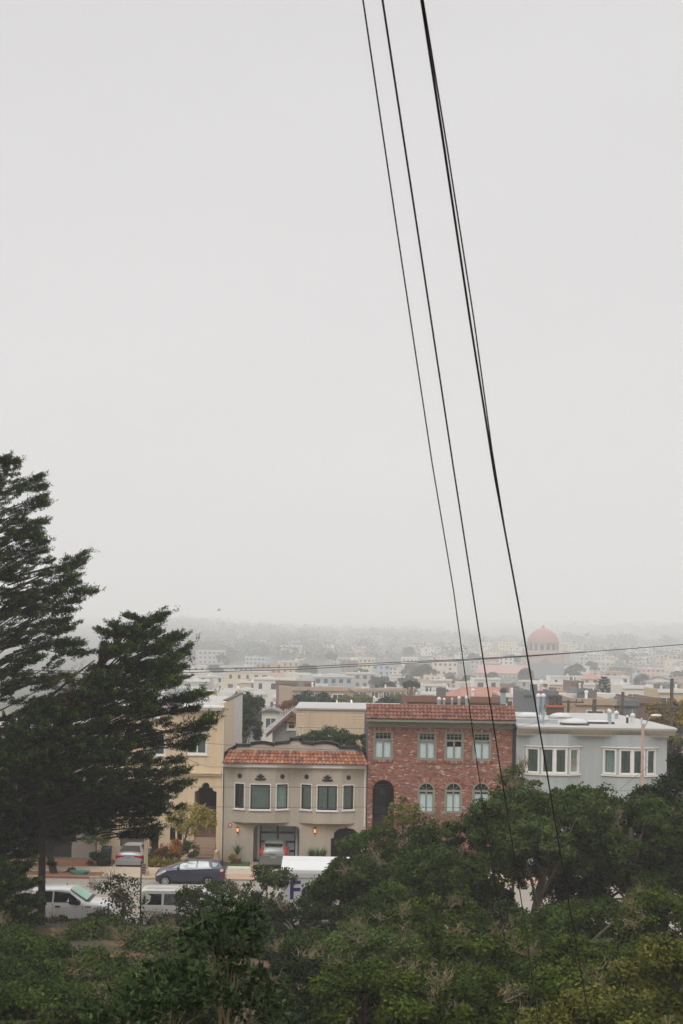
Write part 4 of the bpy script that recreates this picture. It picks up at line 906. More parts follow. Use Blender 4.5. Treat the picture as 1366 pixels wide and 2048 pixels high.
# --- white van (points right)
vx = at(279, 1800, 70.4).x
st = [(0, .42, 1.15, 1.72, .84, .68), (.06, .36, 1.17, 1.88, .94, .74), (.3, .34, 1.18, 1.94, .96, .78), (3.1, .34, 1.18, 1.95, .96, .78), (3.5, .34, 1.17, 1.88, .96, .77), (4.05, .34, 1.14, 1.42, .95, .8), (4.5, .34, 1.02, 1.16, .93, .76), (4.85, .36, .86, .98, .86, .7), (4.93, .42, .7, .78, .76, .62)]
c = Car('van', 'white passenger van with dark side windows parked behind the small bushes', 'van', (vx, 71.35, 0), 0, st, M['whitevan'])
c.sideglass([(.14, 1.2), (1.08, 1.2), (1.08, 1.72), (.2, 1.72)], V['darkw']); c.sideglass([(1.2, 1.2), (2.3, 1.2), (2.3, 1.72), (1.2, 1.72)], V['darkw']); c.sideglass([(2.45, 1.2), (3.3, 1.2), (3.85, 1.34), (3.45, 1.72), (2.45, 1.72)], V['darkw'])
c.quad([(4.12, -.7, 1.4), (4.12, .7, 1.4), (3.55, .68, 1.86), (3.55, -.68, 1.86)], 'windscreen', V['teal'], .03)
c.wheel(.85, .33, .22, M['alloy']); c.wheel(3.75, .33, .22, M['alloy'])
for sd in (-1, 1):
    b = MB(); y0, y1 = sorted((sd*.955, sd*.975)); b.box(.1, 1.12, y0, y1, .845, .86); c.part(b, 'rub_strip', M['dark'])
    b = MB(); n = 14
    for i in range(n):
        a0, a1 = math.pi*i/n, math.pi*(i+1)/n; q = [(.85+r*math.cos(a), .35+r*math.sin(a)) for r, a in ((.4, a0), (.5, a0), (.5, a1), (.4, a1))]
        b.hexa([(x, sd*.93, z) for x, z in q]+[(x, sd*.985, z) for x, z in q])
    c.part(b, 'wheel_arch_lip', M['whitevan'])
    for k in (-.5, -.25, .25, .5):
        b = MB(); b.box(.3, 3.3, k*1.2-.02, k*1.2+.02, 1.955, 1.972) if sd > 0 else None
        if sd > 0: c.part(b, 'roof_rib', M['whitevan'])
seam(c, 1.14, .4, 1.18); seam(c, 2.38, .4, 1.18)
# --- white delivery truck with purple lettering
tx = at(562, 1750, 71).x
t = thing('delivery_truck', 'white delivery truck with purple lettering half hidden behind the round bush', 'truck', (tx, 72.2, 0))
b = MB()
prof = [(-1.2, .6), (-1.2, 2.78), (-1.17, 2.93), (-1.05, 3.02), (0, 3.2), (1.05, 3.3), (1.2, 3.2), (1.2, .6)]
vs = [(tx+x, 72.2+y, z) for x in (0, 3.6) for y, z in prof]; n = len(prof)
b.add(vs, [(i, (i+1) % n, n+(i+1) % n, n+i) for i in range(n)]+[tuple(range(n)), tuple(n+i for i in reversed(range(n)))]); b.build('cargo_box', M['whitecar'], t)
b = MB(); b.box(tx-.02, tx+3.62, 70.985, 71.0, 2.5, 2.56); b.box(tx-.02, tx+3.62, 70.98, 71.0, .62, .74); b.build('side_rail', M['silver'], t)
b = MB(); b.hexa([(tx+3.62, 71.15, .5), (tx+5.1, 71.25, .5), (tx+5.1, 73.15, .5), (tx+3.62, 73.25, .5), (tx+3.62, 71.15, 2.4), (tx+4.3, 71.3, 2.4), (tx+4.3, 73.1, 2.4), (tx+3.62, 73.25, 2.4)]); b.build('cab', M['whitecar'], t)
b = MB(); b.hexa([(tx+3.8, 71.13, 1.4), (tx+4.6, 71.18, 1.4), (tx+4.3, 71.24, 2.2), (tx+3.8, 71.22, 2.2), (tx+3.8, 71.3, 1.4), (tx+4.6, 71.3, 1.4), (tx+4.3, 71.3, 2.2), (tx+3.8, 71.3, 2.2)]); b.build('side_window', V['darkw'], t)
for wx in (.9, 4.3):
    for yy in (71.1, 73.3):
        b = MB(); b.lathe((tx+wx, yy, .42), [(.25, -.13), (.42, -.1), (.42, .1), (.25, .13)], 24, 'y'); w = b.build('wheel', M['tyre'], t, smooth=True)
        b = MB(); b.lathe((tx+wx, yy-.09, .42), [(.05, -.06), (.26, -.04), (.26, .0)], 18, 'y'); b.build('rim', M['whitevan'], w)
b = MB(); b.box(tx+.1, tx+3.6, 71.4, 73.0, .4, .6); b.build('chassis', M['plastic'], t)
def letters(word, x, y, z, size, m, par, name='lettering', ext=.006):
    cu = bpy.data.curves.new('t', 'FONT'); cu.body = word; cu.size = size; cu.extrude = ext; cu.offset = size*.02
    o = bpy.data.objects.new('t', cu); COL.objects.link(o); dg = bpy.context.evaluated_depsgraph_get(); me = bpy.data.meshes.new_from_object(o.evaluated_get(dg))
    wdt = max((v.co.x for v in me.vertices), default=0)
    for v in me.vertices: v.co = Vector((v.co.x+x, y-v.co.z, v.co.y+z))
    bpy.data.objects.remove(o); off = WL.get(par.name, Vector())
    for v in me.vertices: v.co -= off
    me.materials.clear(); me.materials.append(m)
    link(name, me, par); return x+wdt
fx_ = at(577, 1790, 71).x
nx_ = letters('Fed', fx_, 70.985, 1.5, 1.3, M['purple'], t)
letters('Ex', nx_+.03, 70.985, 1.5, 1.3, M['orange'], t)
# ============================================================ dogs
def animal(name, label, loc, rz, bones, m, sub=2):
    """bones: list of chains of (x,y,z,r); first chain is the spine, others start on an index of it"""
    o = thing(name, label, 'dog', loc, rz)
    vs, es, rs = [], [], []
    for (root, ch) in bones:
        prev = root
        for (x, y, z, r) in ch:
            vs.append((x, y, z)); rs.append(r)
            if prev is not None: es.append((prev, len(vs)-1))
            prev = len(vs)-1
    me = bpy.data.meshes.new('body'); me.from_pydata(vs, es, []); b = link('body', me, o); me.materials.append(m)
    md = b.modifiers.new('skin', 'SKIN'); md.use_smooth_shade = True
    for i, r in enumerate(rs): me.skin_vertices[0].data[i].radius = (r, r)
    me.skin_vertices[0].data[0].use_root = True
    s2 = b.modifiers.new('sub', 'SUBSURF'); s2.levels = sub; s2.render_levels = sub
    tx_ = bpy.data.textures.get('curls') or bpy.data.textures.new('curls', 'CLOUDS'); tx_.noise_scale = .04
    dm = b.modifiers.new('curls', 'DISPLACE'); dm.texture = tx_; dm.strength = .02
    return o
def leg(x, s, z0, z1, hind, sw=0):
    if hind: return [(x, s*.07, z0, .055), (x+.05+sw*.3, s*.075, z0-.12, .042), (x-.03+sw*.7, s*.075, z0-.23, .024), (x+sw, s*.075, z1+.03, .022), (x+.04+sw, s*.075, z1+.015, .024)]
    return [(x, s*.065, z0, .05), (x+sw*.4, s*.068, z0-.13, .032), (x+sw*.9, s*.068, z0-.24, .023), (x+sw, s*.068, z1+.03, .022), (x+.035+sw, s*.068, z1+.015, .024)]
dl = at(57, 1753, 87.6)
spine = [(-.27, 0, .42, .07), (-.15, 0, .43, .09), (0, 0, .42, .10), (.14, 0, .41, .115), (.24, 0, .42, .085), (.33, 0, .42, .06), (.41, 0, .42, .085), (.47, 0, .38, .05), (.52, 0, .35, .035)]
dog = animal('dog', 'cream curly dog with dark harness walking right, nose low, on the far pavement', (dl.x, 87.6, .125), 0,
    [(None, spine), (0, [(-.32, 0, .5, .03), (-.36, 0, .58, .05), (-.32, 0, .62, .055)]), (0, leg(-.27, 1, .38, 0, True, -.08)), (0, leg(-.25, -1, .38, 0, True, .08)), (3, leg(.15, 1, .36, 0, False, -.03)), (3, leg(.17, -1, .36, 0, False, .17)), (6, [(.40, .07, .42, .03), (.42, .09, .36, .03)]), (6, [(.40, -.07, .42, .03), (.42, -.09, .36, .03)])], M['fur'])
b = MB(); b.lathe((.17, 0, .42), [(.115, -.03), (.122, -.02), (.122, .02), (.115, .03)], 16, 'x', sy=1.05); b.lathe((.26, 0, .42), [(.085, -.015), (.092, 0), (.085, .015)], 16, 'x'); b.box(.15, .27, -.03, .03, .5, .54); b.build('harness', M['harness'], dog, local=True, smooth=True)
b = MB(); b.lathe((.545, 0, .35), [(.003, 0), (.02, .008), (.003, .018)], 8, 'x'); b.build('nose', M['plastic'], dog, local=True)
for sd in (-1, 1): b = MB(); b.lathe((.455, sd*.05, .42), [(.003, -.012), (.012, 0), (.003, .012)], 8, 'x'); b.build('eye', M['plastic'], dog, local=True)
dl = at(28, 1753, 87.8)
spine = [(-.2, 0, .36, .07), (-.1, 0, .38, .09), (.02, 0, .36, .09), (.12, 0, .34, .09), (.2, 0, .34, .06), (.27, 0, .33, .075), (.33, 0, .30, .04), (.37, 0, .28, .028)]
dog2 = animal('dog', 'tan and white dog following at the left of the cream curly dog', (dl.x, 87.8, .125), R(-15),
    [(None, spine), (0, [(-.25, 0, .42, .028), (-.29, 0, .47, .03)]), (0, leg(-.2, 1, .34, 0, True, -.04)), (0, leg(-.18, -1, .34, 0, True, .05)), (3, leg(.12, 1, .32, 0, False, -.02)), (3, leg(.13, -1, .32, 0, False, .08)), (5, [(.26, .06, .34, .025), (.27, .08, .28, .025)]), (5, [(.26, -.06, .34, .025), (.27, -.08, .28, .025)])], M['furtan'])
b = MB(); b.lathe((.385, 0, .28), [(.003, 0), (.017, .006), (.003, .015)], 8, 'x'); b.build('nose', M['plastic'], dog2, local=True)
b = MB(); b.lathe((.215, 0, .335), [(.062, -.02), (.07, 0), (.062, .02)], 14, 'x'); b.build('collar', M['harness'], dog2, local=True)
# ============================================================ street furniture
def lamp_post(px, Y, top, m, label, arm=True):
    base = at(px, 1700, Y); p = at(px, top, Y)
    # keep the shaft plumb at the mean position
    s = thing('street_lamp', label, 'street lamp', (p.x, Y, .12), group='concrete street lamps')
    b = MB(); b.tube([(p.x, Y, .1), (p.x, Y, p.z)], [.13, .09], 12); b.build('shaft', m, s, smooth=True)
    b = MB(); b.lathe((p.x, Y, .1), [(.2, 0), (.2, .3), (.14, .4)], 12); b.build('base', m, s)
    z = p.z; a = MB(); a.tube([(p.x, Y, z-.35), (p.x+.12, Y-.1, z-.1), (p.x+.3, Y-.3, z+.35), (p.x+.42, Y-.5, z+.52)], .03, 8); a.build('arm', M['steel'], s, smooth=True)
    h = MB(); c0 = Vector((p.x+.62, Y-.75, z+.52)); h.lathe((c0.x, c0.y, c0.z), [(.02, -.06), (.2, -.05), (.24, 0), (.2, .07), (.03, .1)], 14, sx=1.4, sy=.7); h.build('lamp_head', M['whitecar'], s, smooth=True)
    h = MB(); h.lathe((c0.x, c0.y, c0.z-.061), [(.15, -.03), (.17, 0)], 12, sx=1.3, sy=.7); h.build('lamp_lens', M['steel'], s)
    h = MB(); h.lathe((p.x, Y, z*.68), [(.135, 0), (.135, .06)], 12); h.build('band', M['steel'], s)
    return s
lamp_post(1286, 84.9+.7, 1447, M['concpink'], 'pinkish concrete street lamp in front of the pale blue house')
lamp_post(296, 85.8, 1452, M['concgrey'], 'grey concrete street lamp rising into the cypress beside the silver sedan')
def util_pole(px, Y, top, label, arms, lean=0, r=.16, m=None):
    p = at(px, top, Y); g = zt(p.x, Y); s = thing('utility_pole', label, 'utility pole', (p.x, Y, g), group='wooden utility poles')
    m = m or M['barkgrey']
    b = MB(); b.tube([(p.x-lean, Y, g-.2), (p.x, Y, p.z)], [r*1.15, r*.85], 10); b.build('pole', m, s, smooth=True)
    for (pyy, hw) in arms:
        z = at(px, pyy, Y).z; b = MB(); b.box(p.x-hw, p.x+hw, Y-.22, Y-.12, z-.08, z+.08)
        for sg in (-1, 1): b.tube([(p.x, Y-.17, z-.7), (p.x+sg*.8, Y-.17, z-.08)], .03, 6)
        b.build('crossarm', m, s)
        for k in (-.9, -.5, .5, .9): b = MB(); b.lathe((p.x+hw*k, Y-.17, z+.081), [(.04, 0), (.07, .05), (.05, .12), (.07, .17), (.02, .2)], 8); b.build('insulator', M['tar'], s)
    return s
util_pole(1344, 118, 1357, 'tall wooden utility pole with crossarms by the right edge', [(1414, 1.6), (1471, 1.5)])
util_pole(1246, 122, 1384, 'leaning wooden pole behind the blue house roof, left of the tall crossarmed pole', [], lean=.35)
util_pole(1189, 132, 1398, 'short thick pole before the orange brown building', [], r=.22)
util_pole(1137, 140, 1400, 'short dark pole with a crossbar behind the white roof', [(1404, 1.5)], r=.15)
util_pole(634, 150, 1392, 'bare pole standing over the beige sided house roof', [], r=.13)
# street sign on thin post near kerb
p = at(286, 1727, 67.2); q = at(286, 1748, 67.2)
s = thing('street_sign', 'small red and white sign on a thin dark post before the silver sedan', 'sign', (at(281, 1830, 67.2).x, 67.2, .1))
xs_ = at(281, 1780, 67.2).x
b = MB(); b.tube([(xs_, 67.2, -.1), (xs_+.02, 67.2, p.z+.1)], .03, 8); b.build('post', M['plastic'], s)
b = MB(); b.box(xs_+.03, xs_+.25, 67.16, 67.172, q.z, p.z); pn = b.build('sign_panel', M['signwhite'], s)
b = MB()
for k in range(4): z = q.z+(p.z-q.z)*(k+.5)/4; b.box(xs_+.06, xs_+.22, 67.155, 67.159, z-.02, z+.02)
b.build('sign_print', M['signred'], pn)
# planter, bin, hose, spiky plants
def planter(x0, x1, Y, z0, z1, label):
    s = thing('planter', label, 'planter', ((x0+x1)/2, Y, z0)); b = MB(); b.box(x0, x1, Y-.25, Y+.25, z0, z1); b.build('box', M['corten'], s)
    b = MB(); b.box(x0+.04, x1-.04, Y-.21, Y+.21, z1, z1+.012); b.build('soil', M['mulch'], s)
a = zr(Z1, 170, 1356, 246, 1402, 94.4); planter(a[0], a[1], 94.4, -.395, a[3], 'rusty steel planter box left of the driveway by the grey stucco wall')
b = MB(); c = at(213, 1712, 93.5); s = thing('bin', 'dark blue grey bin against the beige wall left of the garage', 'bin', (c.x, 93.5, -.4))
b.hexa([(c.x-.26, 93.25, -.39), (c.x+.26, 93.25, -.39), (c.x+.26, 93.75, -.39), (c.x-.26, 93.75, -.39), (c.x-.31, 93.2, .6), (c.x+.31, 93.2, .6), (c.x+.31, 93.8, .6), (c.x-.31, 93.8, .6)]); b.build('bin_body', M['binblue'], s)
b = MB(); b.hexa([(c.x-.33, 93.15, .601), (c.x+.33, 93.15, .601), (c.x+.33, 93.85, .601), (c.x-.33, 93.85, .601), (c.x-.3, 93.2, .66), (c.x+.3, 93.2, .66), (c.x+.3, 93.8, .72), (c.x-.3, 93.8, .72)]); b.build('lid', M['binblue'], s)
c = at(160, 1762, 85.9); b = MB()
for k in range(5): b.tube([(c.x+.42*math.cos(t*.4)*(1+.1*k), 85.9+.22*math.sin(t*.4), .15+.04*k) for t in range(17)], .025, 6)
tag(b.build('garden_hose', M['teal_tarp']), 'coiled teal garden hose on the mulch strip by the kerb', 'hose')
# ============================================================ cables
def catline(pts, Y0, Y1, r, name, label, group, m, ext0=0, ext1=0, n=10, straight=True):
    """pts: photo points along the cable, Y runs as 1/Y between Y0 and Y1"""
    L = [0]
    for a, b_ in zip(pts, pts[1:]): L.append(L[-1]+math.hypot(b_[0]-a[0], b_[1]-a[1]))
    P = [at(x, y, 1/((1-l/L[-1])/Y0+(l/L[-1])/Y1)) for (x, y), l in zip(pts, L)]
    if ext0: P = [P[0]+(P[0]-P[1]).normalized()*ext0]+P
    if ext1: P = P+[P[-1]+(P[-1]-P[-2]).normalized()*ext1]
    b = MB(); b.tube(P, r, 8); return tag(b.build(name, m, smooth=True), label, 'cable', group)
WG = 'black cables sweeping down the picture'
catline([(726, 0), (797, 480), (864, 925), (907, 1180), (956, 1540), (1003, 1847), (1040, 2060)], 9, 24, .0057, 'overhead_cable', 'leftmost of the black cables slanting down across the sky', WG, M['wire'], 5, 2.5)
catline([(765, 0), (838, 480), (906, 930), (962, 1290), (1001, 1540), (1050, 1847), (1078, 2060)], 9, 24, .0074, 'overhead_cable', 'second black cable from the left, slanting down across the brick house', WG, M['wire'], 5, 2.5)
catline([(843, 0), (889, 300), (940, 640), (989, 950), (1040, 1225), (1093, 1540), (1139, 1813), (1182, 2060)], 9, 24, .0092, 'overhead_cable', 'thickest rightmost black cable slanting down to the trees', WG, M['wire'], 5, 2.5)
catline([(846, 0), (864, 110), (895, 300), (948, 640), (984, 900), (1010, 1060), (1039, 1216)], 9.0, 13.4, .0058, 'overhead_cable', 'thin cable lashed to the thickest one at both ends', WG, M['wire'], 5, 0)
WG2 = 'thin grey lines crossing the view'
for dy, lab in ((0, 'upper of the paired thin grey lines rising to the right across the city'), (5, 'lower of the paired thin grey lines rising to the right across the city')):
    catline([(-300, 1340+dy), (200, 1342+dy), (380, 1339+dy*1.2), (600, 1334+dy*.9), (760, 1326+dy*.7), (940, 1318+dy*.4), (1060, 1311+dy*.3), (1200, 1302), (1366, 1289), (1700, 1262)], 64, 64, .016, 'overhead_line', lab, WG2, M['wiregrey'], 30, 30)
def hline(pts, Y, lab, r=.011, m=None): catline(pts, Y, Y, r, 'service_line', lab, WG2, m or M['wiregrey'], 0, 0)
hline([(-200, 1560), (360, 1574), (560, 1574.5), (735, 1575), (1000, 1579), (1600, 1585)], 84, 'thin line across the upper windows of the grey stucco house')
hline([(-200, 1606), (360, 1613), (560, 1615), (735, 1614), (1000, 1616), (1600, 1619)], 83.6, 'thin line across the window sills of the grey stucco house')
hline([(296, 1478), (420, 1487), (520, 1495), (640, 1499), (735, 1500)], 86, 'thin line sagging over the parapet of the grey stucco house')
hline([(365, 1512), (395, 1528), (420, 1534), (447, 1534)], 92, 'short drooping line on the cream wall')
hline([(735, 1452), (790, 1449), (900, 1461), (1030, 1455), (1100, 1440)], 92, 'thin line drooping below the brick house eave')
hline([(484, 1453), (592, 1454), (735, 1458)], 113, 'upper faint line in front of the beige sided house')
hline([(484, 1467), (592, 1468), (735, 1471)], 113, 'lower faint line in front of the beige sided house')
hline([(1240, 1578), (1300, 1530), (1284, 1511)], 85.4, 'short slack line hanging from the pinkish street lamp')
# ============================================================ foliage tools
def unit(a): return a/np.maximum(1e-6, np.linalg.norm(a, axis=-1, keepdims=True))
def leafmesh(name, P, D, L, W, T, m, parent=None, N=None):
    n = len(P); off = np.array(WL.get(parent.name, (0, 0, 0))) if parent else np.zeros(3)
    D = unit(D); S_ = unit(np.cross(D, RNG.normal(size=(n, 3)) if N is None else N)); L = np.broadcast_to(L, (n,))[:, None]; W = np.broadcast_to(W, (n,))[:, None]
    P = P-off; Nn = np.cross(D, S_)
    V = np.empty((n, 4, 3)); V[:, 0] = P; V[:, 1] = P+D*L*.45+S_*W*.5+Nn*W*.12; V[:, 2] = P+D*L; V[:, 3] = P+D*L*.45-S_*W*.5+Nn*W*.12
    me = bpy.data.meshes.new(name); me.vertices.add(4*n); me.vertices.foreach_set('co', V.ravel())
    me.loops.add(4*n); me.loops.foreach_set('vertex_index', np.arange(4*n, dtype=np.int32)); me.polygons.add(n); me.polygons.foreach_set('loop_start', np.arange(0, 4*n, 4, dtype=np.int32))
    me.update(calc_edges=True); a = me.attributes.new('tint', 'FLOAT', 'POINT'); a.data.foreach_set('value', np.repeat(np.clip(T, 0, 1), 4).astype(np.float32))
    me.materials.append(m); return link(name, me, parent)
LM = dict(
    oak=leafmat('oak leaves', ['#19240b', '#2e3e14', '#42521f', '#5f702d']),
    olive=leafmat('olive green leaves', ['#1d2908', '#324010', '#495718', '#687328']),
    grey=leafmat('grey green leaves', ['#212e11', '#37461e', '#4e5e2c', '#6e783d']),
    dark=leafmat('dark leaves', ['#111909', '#1c2810', '#2b3918', '#3f4e25']),
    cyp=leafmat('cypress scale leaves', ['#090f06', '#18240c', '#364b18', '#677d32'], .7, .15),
    dead=leafmat('dead cypress twigs', ['#3a2a1e', '#5a4030', '#6f4f3a', '#82604a'], .9, .1),
    laurel=leafmat('laurel leaves', ['#18230f', '#25341b', '#364827', '#5b6c42'], .35, .2),
    magn=leafmat('magnolia leaves', ['#4a5524', '#85803a', '#a8944a', '#a5703f'], .5, .3),
    green=leafmat('garden leaves', ['#243a17', '#3a5a22', '#55702c', '#7a8538'], .5, .3),
    yellow=leafmat('yellow green leaves', ['#4a5020', '#77702a', '#957f34', '#a8883e'], .6, .3),
    red=leafmat('reddish leaves', ['#5a3a2c', '#7a5242', '#8a5f4a', '#6f5a44'], .6, .3),
    plum=leafmat('plum leaves', ['#1f1418', '#33202a', '#44302f', '#4a4030'], .6, .2),
    flor=leafmat('orange flowers', ['#9a5a20', '#b57a2a', '#c08c3a', '#5f5a2a'], .6, .3),
    florr=leafmat('red flowers', ['#7d3a2c', '#94503c', '#5a4a2c', '#6f3a30'], .6, .3),
    far=leafmat('far tree leaves', ['#2a3326', '#364031', '#404a39', '#4a5340'], .8, .1),
)
def crown_pts(c, r, ncl, per, rc, seed, low=-.55, flat=.75, inner=.45):
    g = np.random.default_rng(seed); c = np.array(c); r = np.array(r)
    d = unit(g.normal(size=(ncl*3, 3))); d = d[d[:, 2] > low][:ncl]; ncl = len(d)
    bd = unit(g.normal(size=(12, 3))); ba = g.uniform(-.22, .3, 12)
    lob = 1+(np.exp(6*(d@bd.T-1))*ba).sum(1)
    # boughs: rounded masses on the crown's outline, each carrying its own clumps of leaves
    mr = float(np.min(r))*g.uniform(.3, .5, 200); nm = int(max(9, 2.6*np.mean(r)**2/np.mean(mr)**2)); nm = min(nm, 190); md = unit(g.normal(size=(nm*3, 3))); md = md[md[:, 2] > low-.05][:nm]; nm = len(md); mr = mr[:nm]
    ml = 1+(np.exp(6*(md@bd.T-1))*ba).sum(1); mc = c+md*np.maximum(r-mr[:, None]*.8, r*.3)*(ml*g.uniform(.72, 1.02, nm))[:, None]
    mi = g.choice(nm, ncl, p=mr**2/np.sum(mr**2)); d = unit(g.normal(size=(ncl, 3))+md[mi]*.5+np.array([0, 0, .45]))
    cc = mc[mi]+d*(mr[mi]*g.uniform(.75, 1.08, ncl))[:, None]*np.array([1.1, 1.1, .8]); rcs = rc*g.uniform(.4, 1., ncl)
    u = unit(g.normal(size=(ncl, per, 3))); q = g.random((ncl, per, 1))**.45
    off = u*q*rcs[:, None, None]; off[..., 2] *= flat
    P = (cc[:, None]+off).reshape(-1, 3)
    Nh = unit(u*.9+d[:, None]*.5+np.array([0, 0, .35])+g.normal(size=u.shape)*.45); D = np.cross(Nh, unit(g.normal(size=u.shape)))+Nh*.25
    global NH; NH = Nh.reshape(-1, 3); D = D.reshape(-1, 3)
    T = (g.random((ncl, 1))*.5+g.random((ncl, per))*.35+.15*(g.random((ncl, per)) < .12))
    return cc, P, D, T.ravel()
def limbs(b, base, top, targets, r0, seed, wob=.15):
    g = random.Random(seed); base, top = Vector(base), Vector(top); mid = base.lerp(top, .5)+Vector((g.uniform(-wob, wob), g.uniform(-wob, wob), 0))*2
    b.tube([base, base.lerp(mid, .5)+Vector((g.uniform(-wob, wob)*.4, 0, 0)), mid, mid.lerp(top, .6), top], [r0*1.25, r0, r0*.85, r0*.6, r0*.35], 9)
    for t in targets:
        t = Vector(t); s = base.lerp(top, g.uniform(.35, .85)); m1 = s.lerp(t, .4)+Vector((g.uniform(-wob, wob), g.uniform(-wob, wob), g.uniform(0, wob*1.5)))
        b.tube([s, m1, s.lerp(t, .75)+Vector((0, 0, g.uniform(-.05, .15))), t], [r0*.42, r0*.3, r0*.16, r0*.05], 6)
def twigclusters(b, cents, out, seed, size=.5, w=.012, n=14):
    g = random.Random(seed)
    for c, o in zip(cents, out):
        c = Vector(c); o = Vector(o).normalized()
        for k in range(n):
            p = c+Vector((g.gauss(0, .15), g.gauss(0, .15), g.gauss(0, .12)))*size; d = (o+Vector((g.gauss(0, .6), g.gauss(0, .6), g.gauss(.25, .5)))).normalized()
            for j in range(4):
                q = p+d*size*g.uniform(.14, .3); sd = d.cross(Vector((g.gauss(0, 1), g.gauss(0, 1), g.gauss(0, 1)))).normalized()*w*(1-.2*j)
                b.add([p+sd, p-sd, q-sd*.7, q+sd*.7], [(0, 1, 2, 3)])
                if g.random() < .6:
                    e = (d+Vector((g.gauss(0, .8), g.gauss(0, .8), g.gauss(0, .8)))).normalized(); z = q+e*size*g.uniform(.1, .22); b.add([q+sd, q-sd, z-sd*.5, z+sd*.5], [(0, 1, 2, 3)])
                p = q; d = (d+Vector((g.gauss(0, .45), g.gauss(0, .45), g.gauss(.05, .4)))).normalized()
def tree(px, py, rxp, rzp, Y, kind, label, name='tree', dep=None, cov=2.6, leaf=None, rc=.42, seed=None, trunk=True, base=None, group='trees and shrubs on the slope below', cat='tree', twigs=0, r0=None, low=-.55, m=None, inner=.45, bark=None, flat=.75):
    if Y < 67: rxp *= 1.13; rzp *= 1.1
    k = Y/F; c = at(px, py, Y); rx, rz = rxp*k, rzp*k; ry = dep or (rx*.8); seed = seed or int(px*7+py*3)
    leaf = leaf or (.062+.00115*Y); la = leaf*leaf*.7*.5
    area = 4*math.pi*((rx*rz)**1.6/3+(rx*ry)**1.6/3+(ry*rz)**1.6/3)**(1/1.6)
    N = area*cov/la; ncl = int(area/(rc*rc*1.1))+8; per = max(6, int(N/ncl))
    cc, P, D, T = crown_pts(c, (rx, ry, rz), ncl, per, rc, seed, low, inner=inner, flat=flat)
    g = zt(c.x, Y); b0 = (c.x+(random.random()-.5)*rx*.3, Y, g-.1) if base is None else base
    s = thing(name, label, cat, (b0[0], b0[1], g), group=group)
    lm = leafmesh('foliage', P, D, leaf*RNG.uniform(.7, 1.3, len(P)), leaf*.7, T, m or LM[kind], s, N=NH)
    if trunk:
        b = MB(); rr = random.Random(seed); tg = [tuple(cc[i]) for i in rr.sample(range(len(cc)), min(9, len(cc)))]
        limbs(b, b0, (c.x, c.y, c.z+rz*.2), tg, r0 or max(.06, rx*.07), seed); b.build('trunk', bark or M['barkgrey'], s, smooth=True)
    if twigs:
        d = cc-np.array(c); sc = d[:, 2]/rz-d[:, 1]/ry+np.abs(d).sum(1)*.1; idx = np.argsort(-sc)[:len(cc)//2]; rr = random.Random(seed+1); pick = rr.sample(list(idx), min(twigs, len(idx)))
        nb = rr.sample(pick, max(1, len(pick)//3)); cl = []; od = []
        for i in nb:
            for _ in range(3):
                v = np.array([rr.gauss(0, .3), rr.gauss(-.1, .2), rr.gauss(0, .2)]); cl.append(cc[i]+unit(d[i])*rc*.5+v*rx*.35); od.append(unit(d[i])+np.array([0, -.3, .4]))
        b = MB(); twigclusters(b, cl, od, seed, size=leaf*4.2, w=.007+.00012*Y, n=11); b.build('pale_twigs', M['palebark'], s, recalc=False)
    return s
def shrub(*a, **k): k.setdefault('name', 'shrub'); k.setdefault('cat', 'shrub'); return tree(*a, **k)
def blades(px, py, Y, h, n, spread, kind, label, name='spiky_plant', cat='plant', w=.03, base=None, group=None, m=None):
    g = random.Random(int(px*3+py)); c = at(px, py, Y) if base is None else Vector(base); s = thing(name, label, cat, c, group=group); b = MB()
    for i in range(n):
        a = g.uniform(0, 6.283); t = g.uniform(.05, 1)**.7*spread; b.tint = g.random(); l = h*g.uniform(.7, 1.1); d = Vector((math.cos(a)*math.sin(t), math.sin(a)*math.sin(t), math.cos(t))); sd = Vector((-math.sin(a), math.cos(a), 0))*w
        p0, p1, p2 = c, c+d*l*.5, c+d*l+Vector((math.cos(a), math.sin(a), -1))*l*.18*t
        b.add([p0-sd*.5, p0+sd*.5, p1+sd, p1-sd, p2], [(0, 1, 2, 3), (3, 2, 4)])
    b.build('leaves', m or LM[kind], s, recalc=False); return s
# ============================================================ cypresses
def sprays(name, P0, D0, Ls, m, parent, tw=13, bl=13, Lf=.1, Wf=.042, seed=1, tb=0):
    g = np.random.default_rng(seed); n = len(P0); D0 = unit(D0); up = np.array([0, 0, 1.]); sd = unit(np.cross(D0, up))
    a = (np.arange(tw)+g.random((n, tw)))/tw; sg = np.where(np.arange(tw) % 2 == 0, 1., -1.)[None, :]
    L_ = Ls[:, None]; o = P0[:, None]+D0[:, None]*(L_*a)[..., None]+up*((a**2)*L_*.16)[..., None]
    roll = g.normal(size=(n, tw))*.6
    td = D0[:, None]*.8+sd[:, None]*(sg*(.95-.6*a)*np.cos(roll))[..., None]+up*(.22+.25*a+np.sin(roll)*.4)[..., None]+g.normal(size=(n, tw, 3))*.25; td = unit(td)
    tl = L_*(.34-.2*a)*g.uniform(.6, 1.2, (n, tw))
    f = g.random((n, tw, bl)); P = o[:, :, None]+td[:, :, None]*(tl[..., None]*f)[..., None]+g.normal(size=(n, tw, bl, 3))*.035
    D = td[:, :, None]+g.normal(size=P.shape)*.55+up*.15
    T = tb+(.2*g.random((n, 1, 1))+.35*f+.35*a[..., None]+.2*g.random(f.shape))**1.5  # lighter new growth towards tips; inner shade and lit tips also put into tint
    N = (g.normal(size=P.shape)*.5+up+np.array([.2, -.4, 0])).reshape(-1, 3)
    return leafmesh(name, P.reshape(-1, 3), D.reshape(-1, 3), Lf*g.uniform(.6, 1.3, f.size), Wf, T.ravel(), m, parent, N=N)
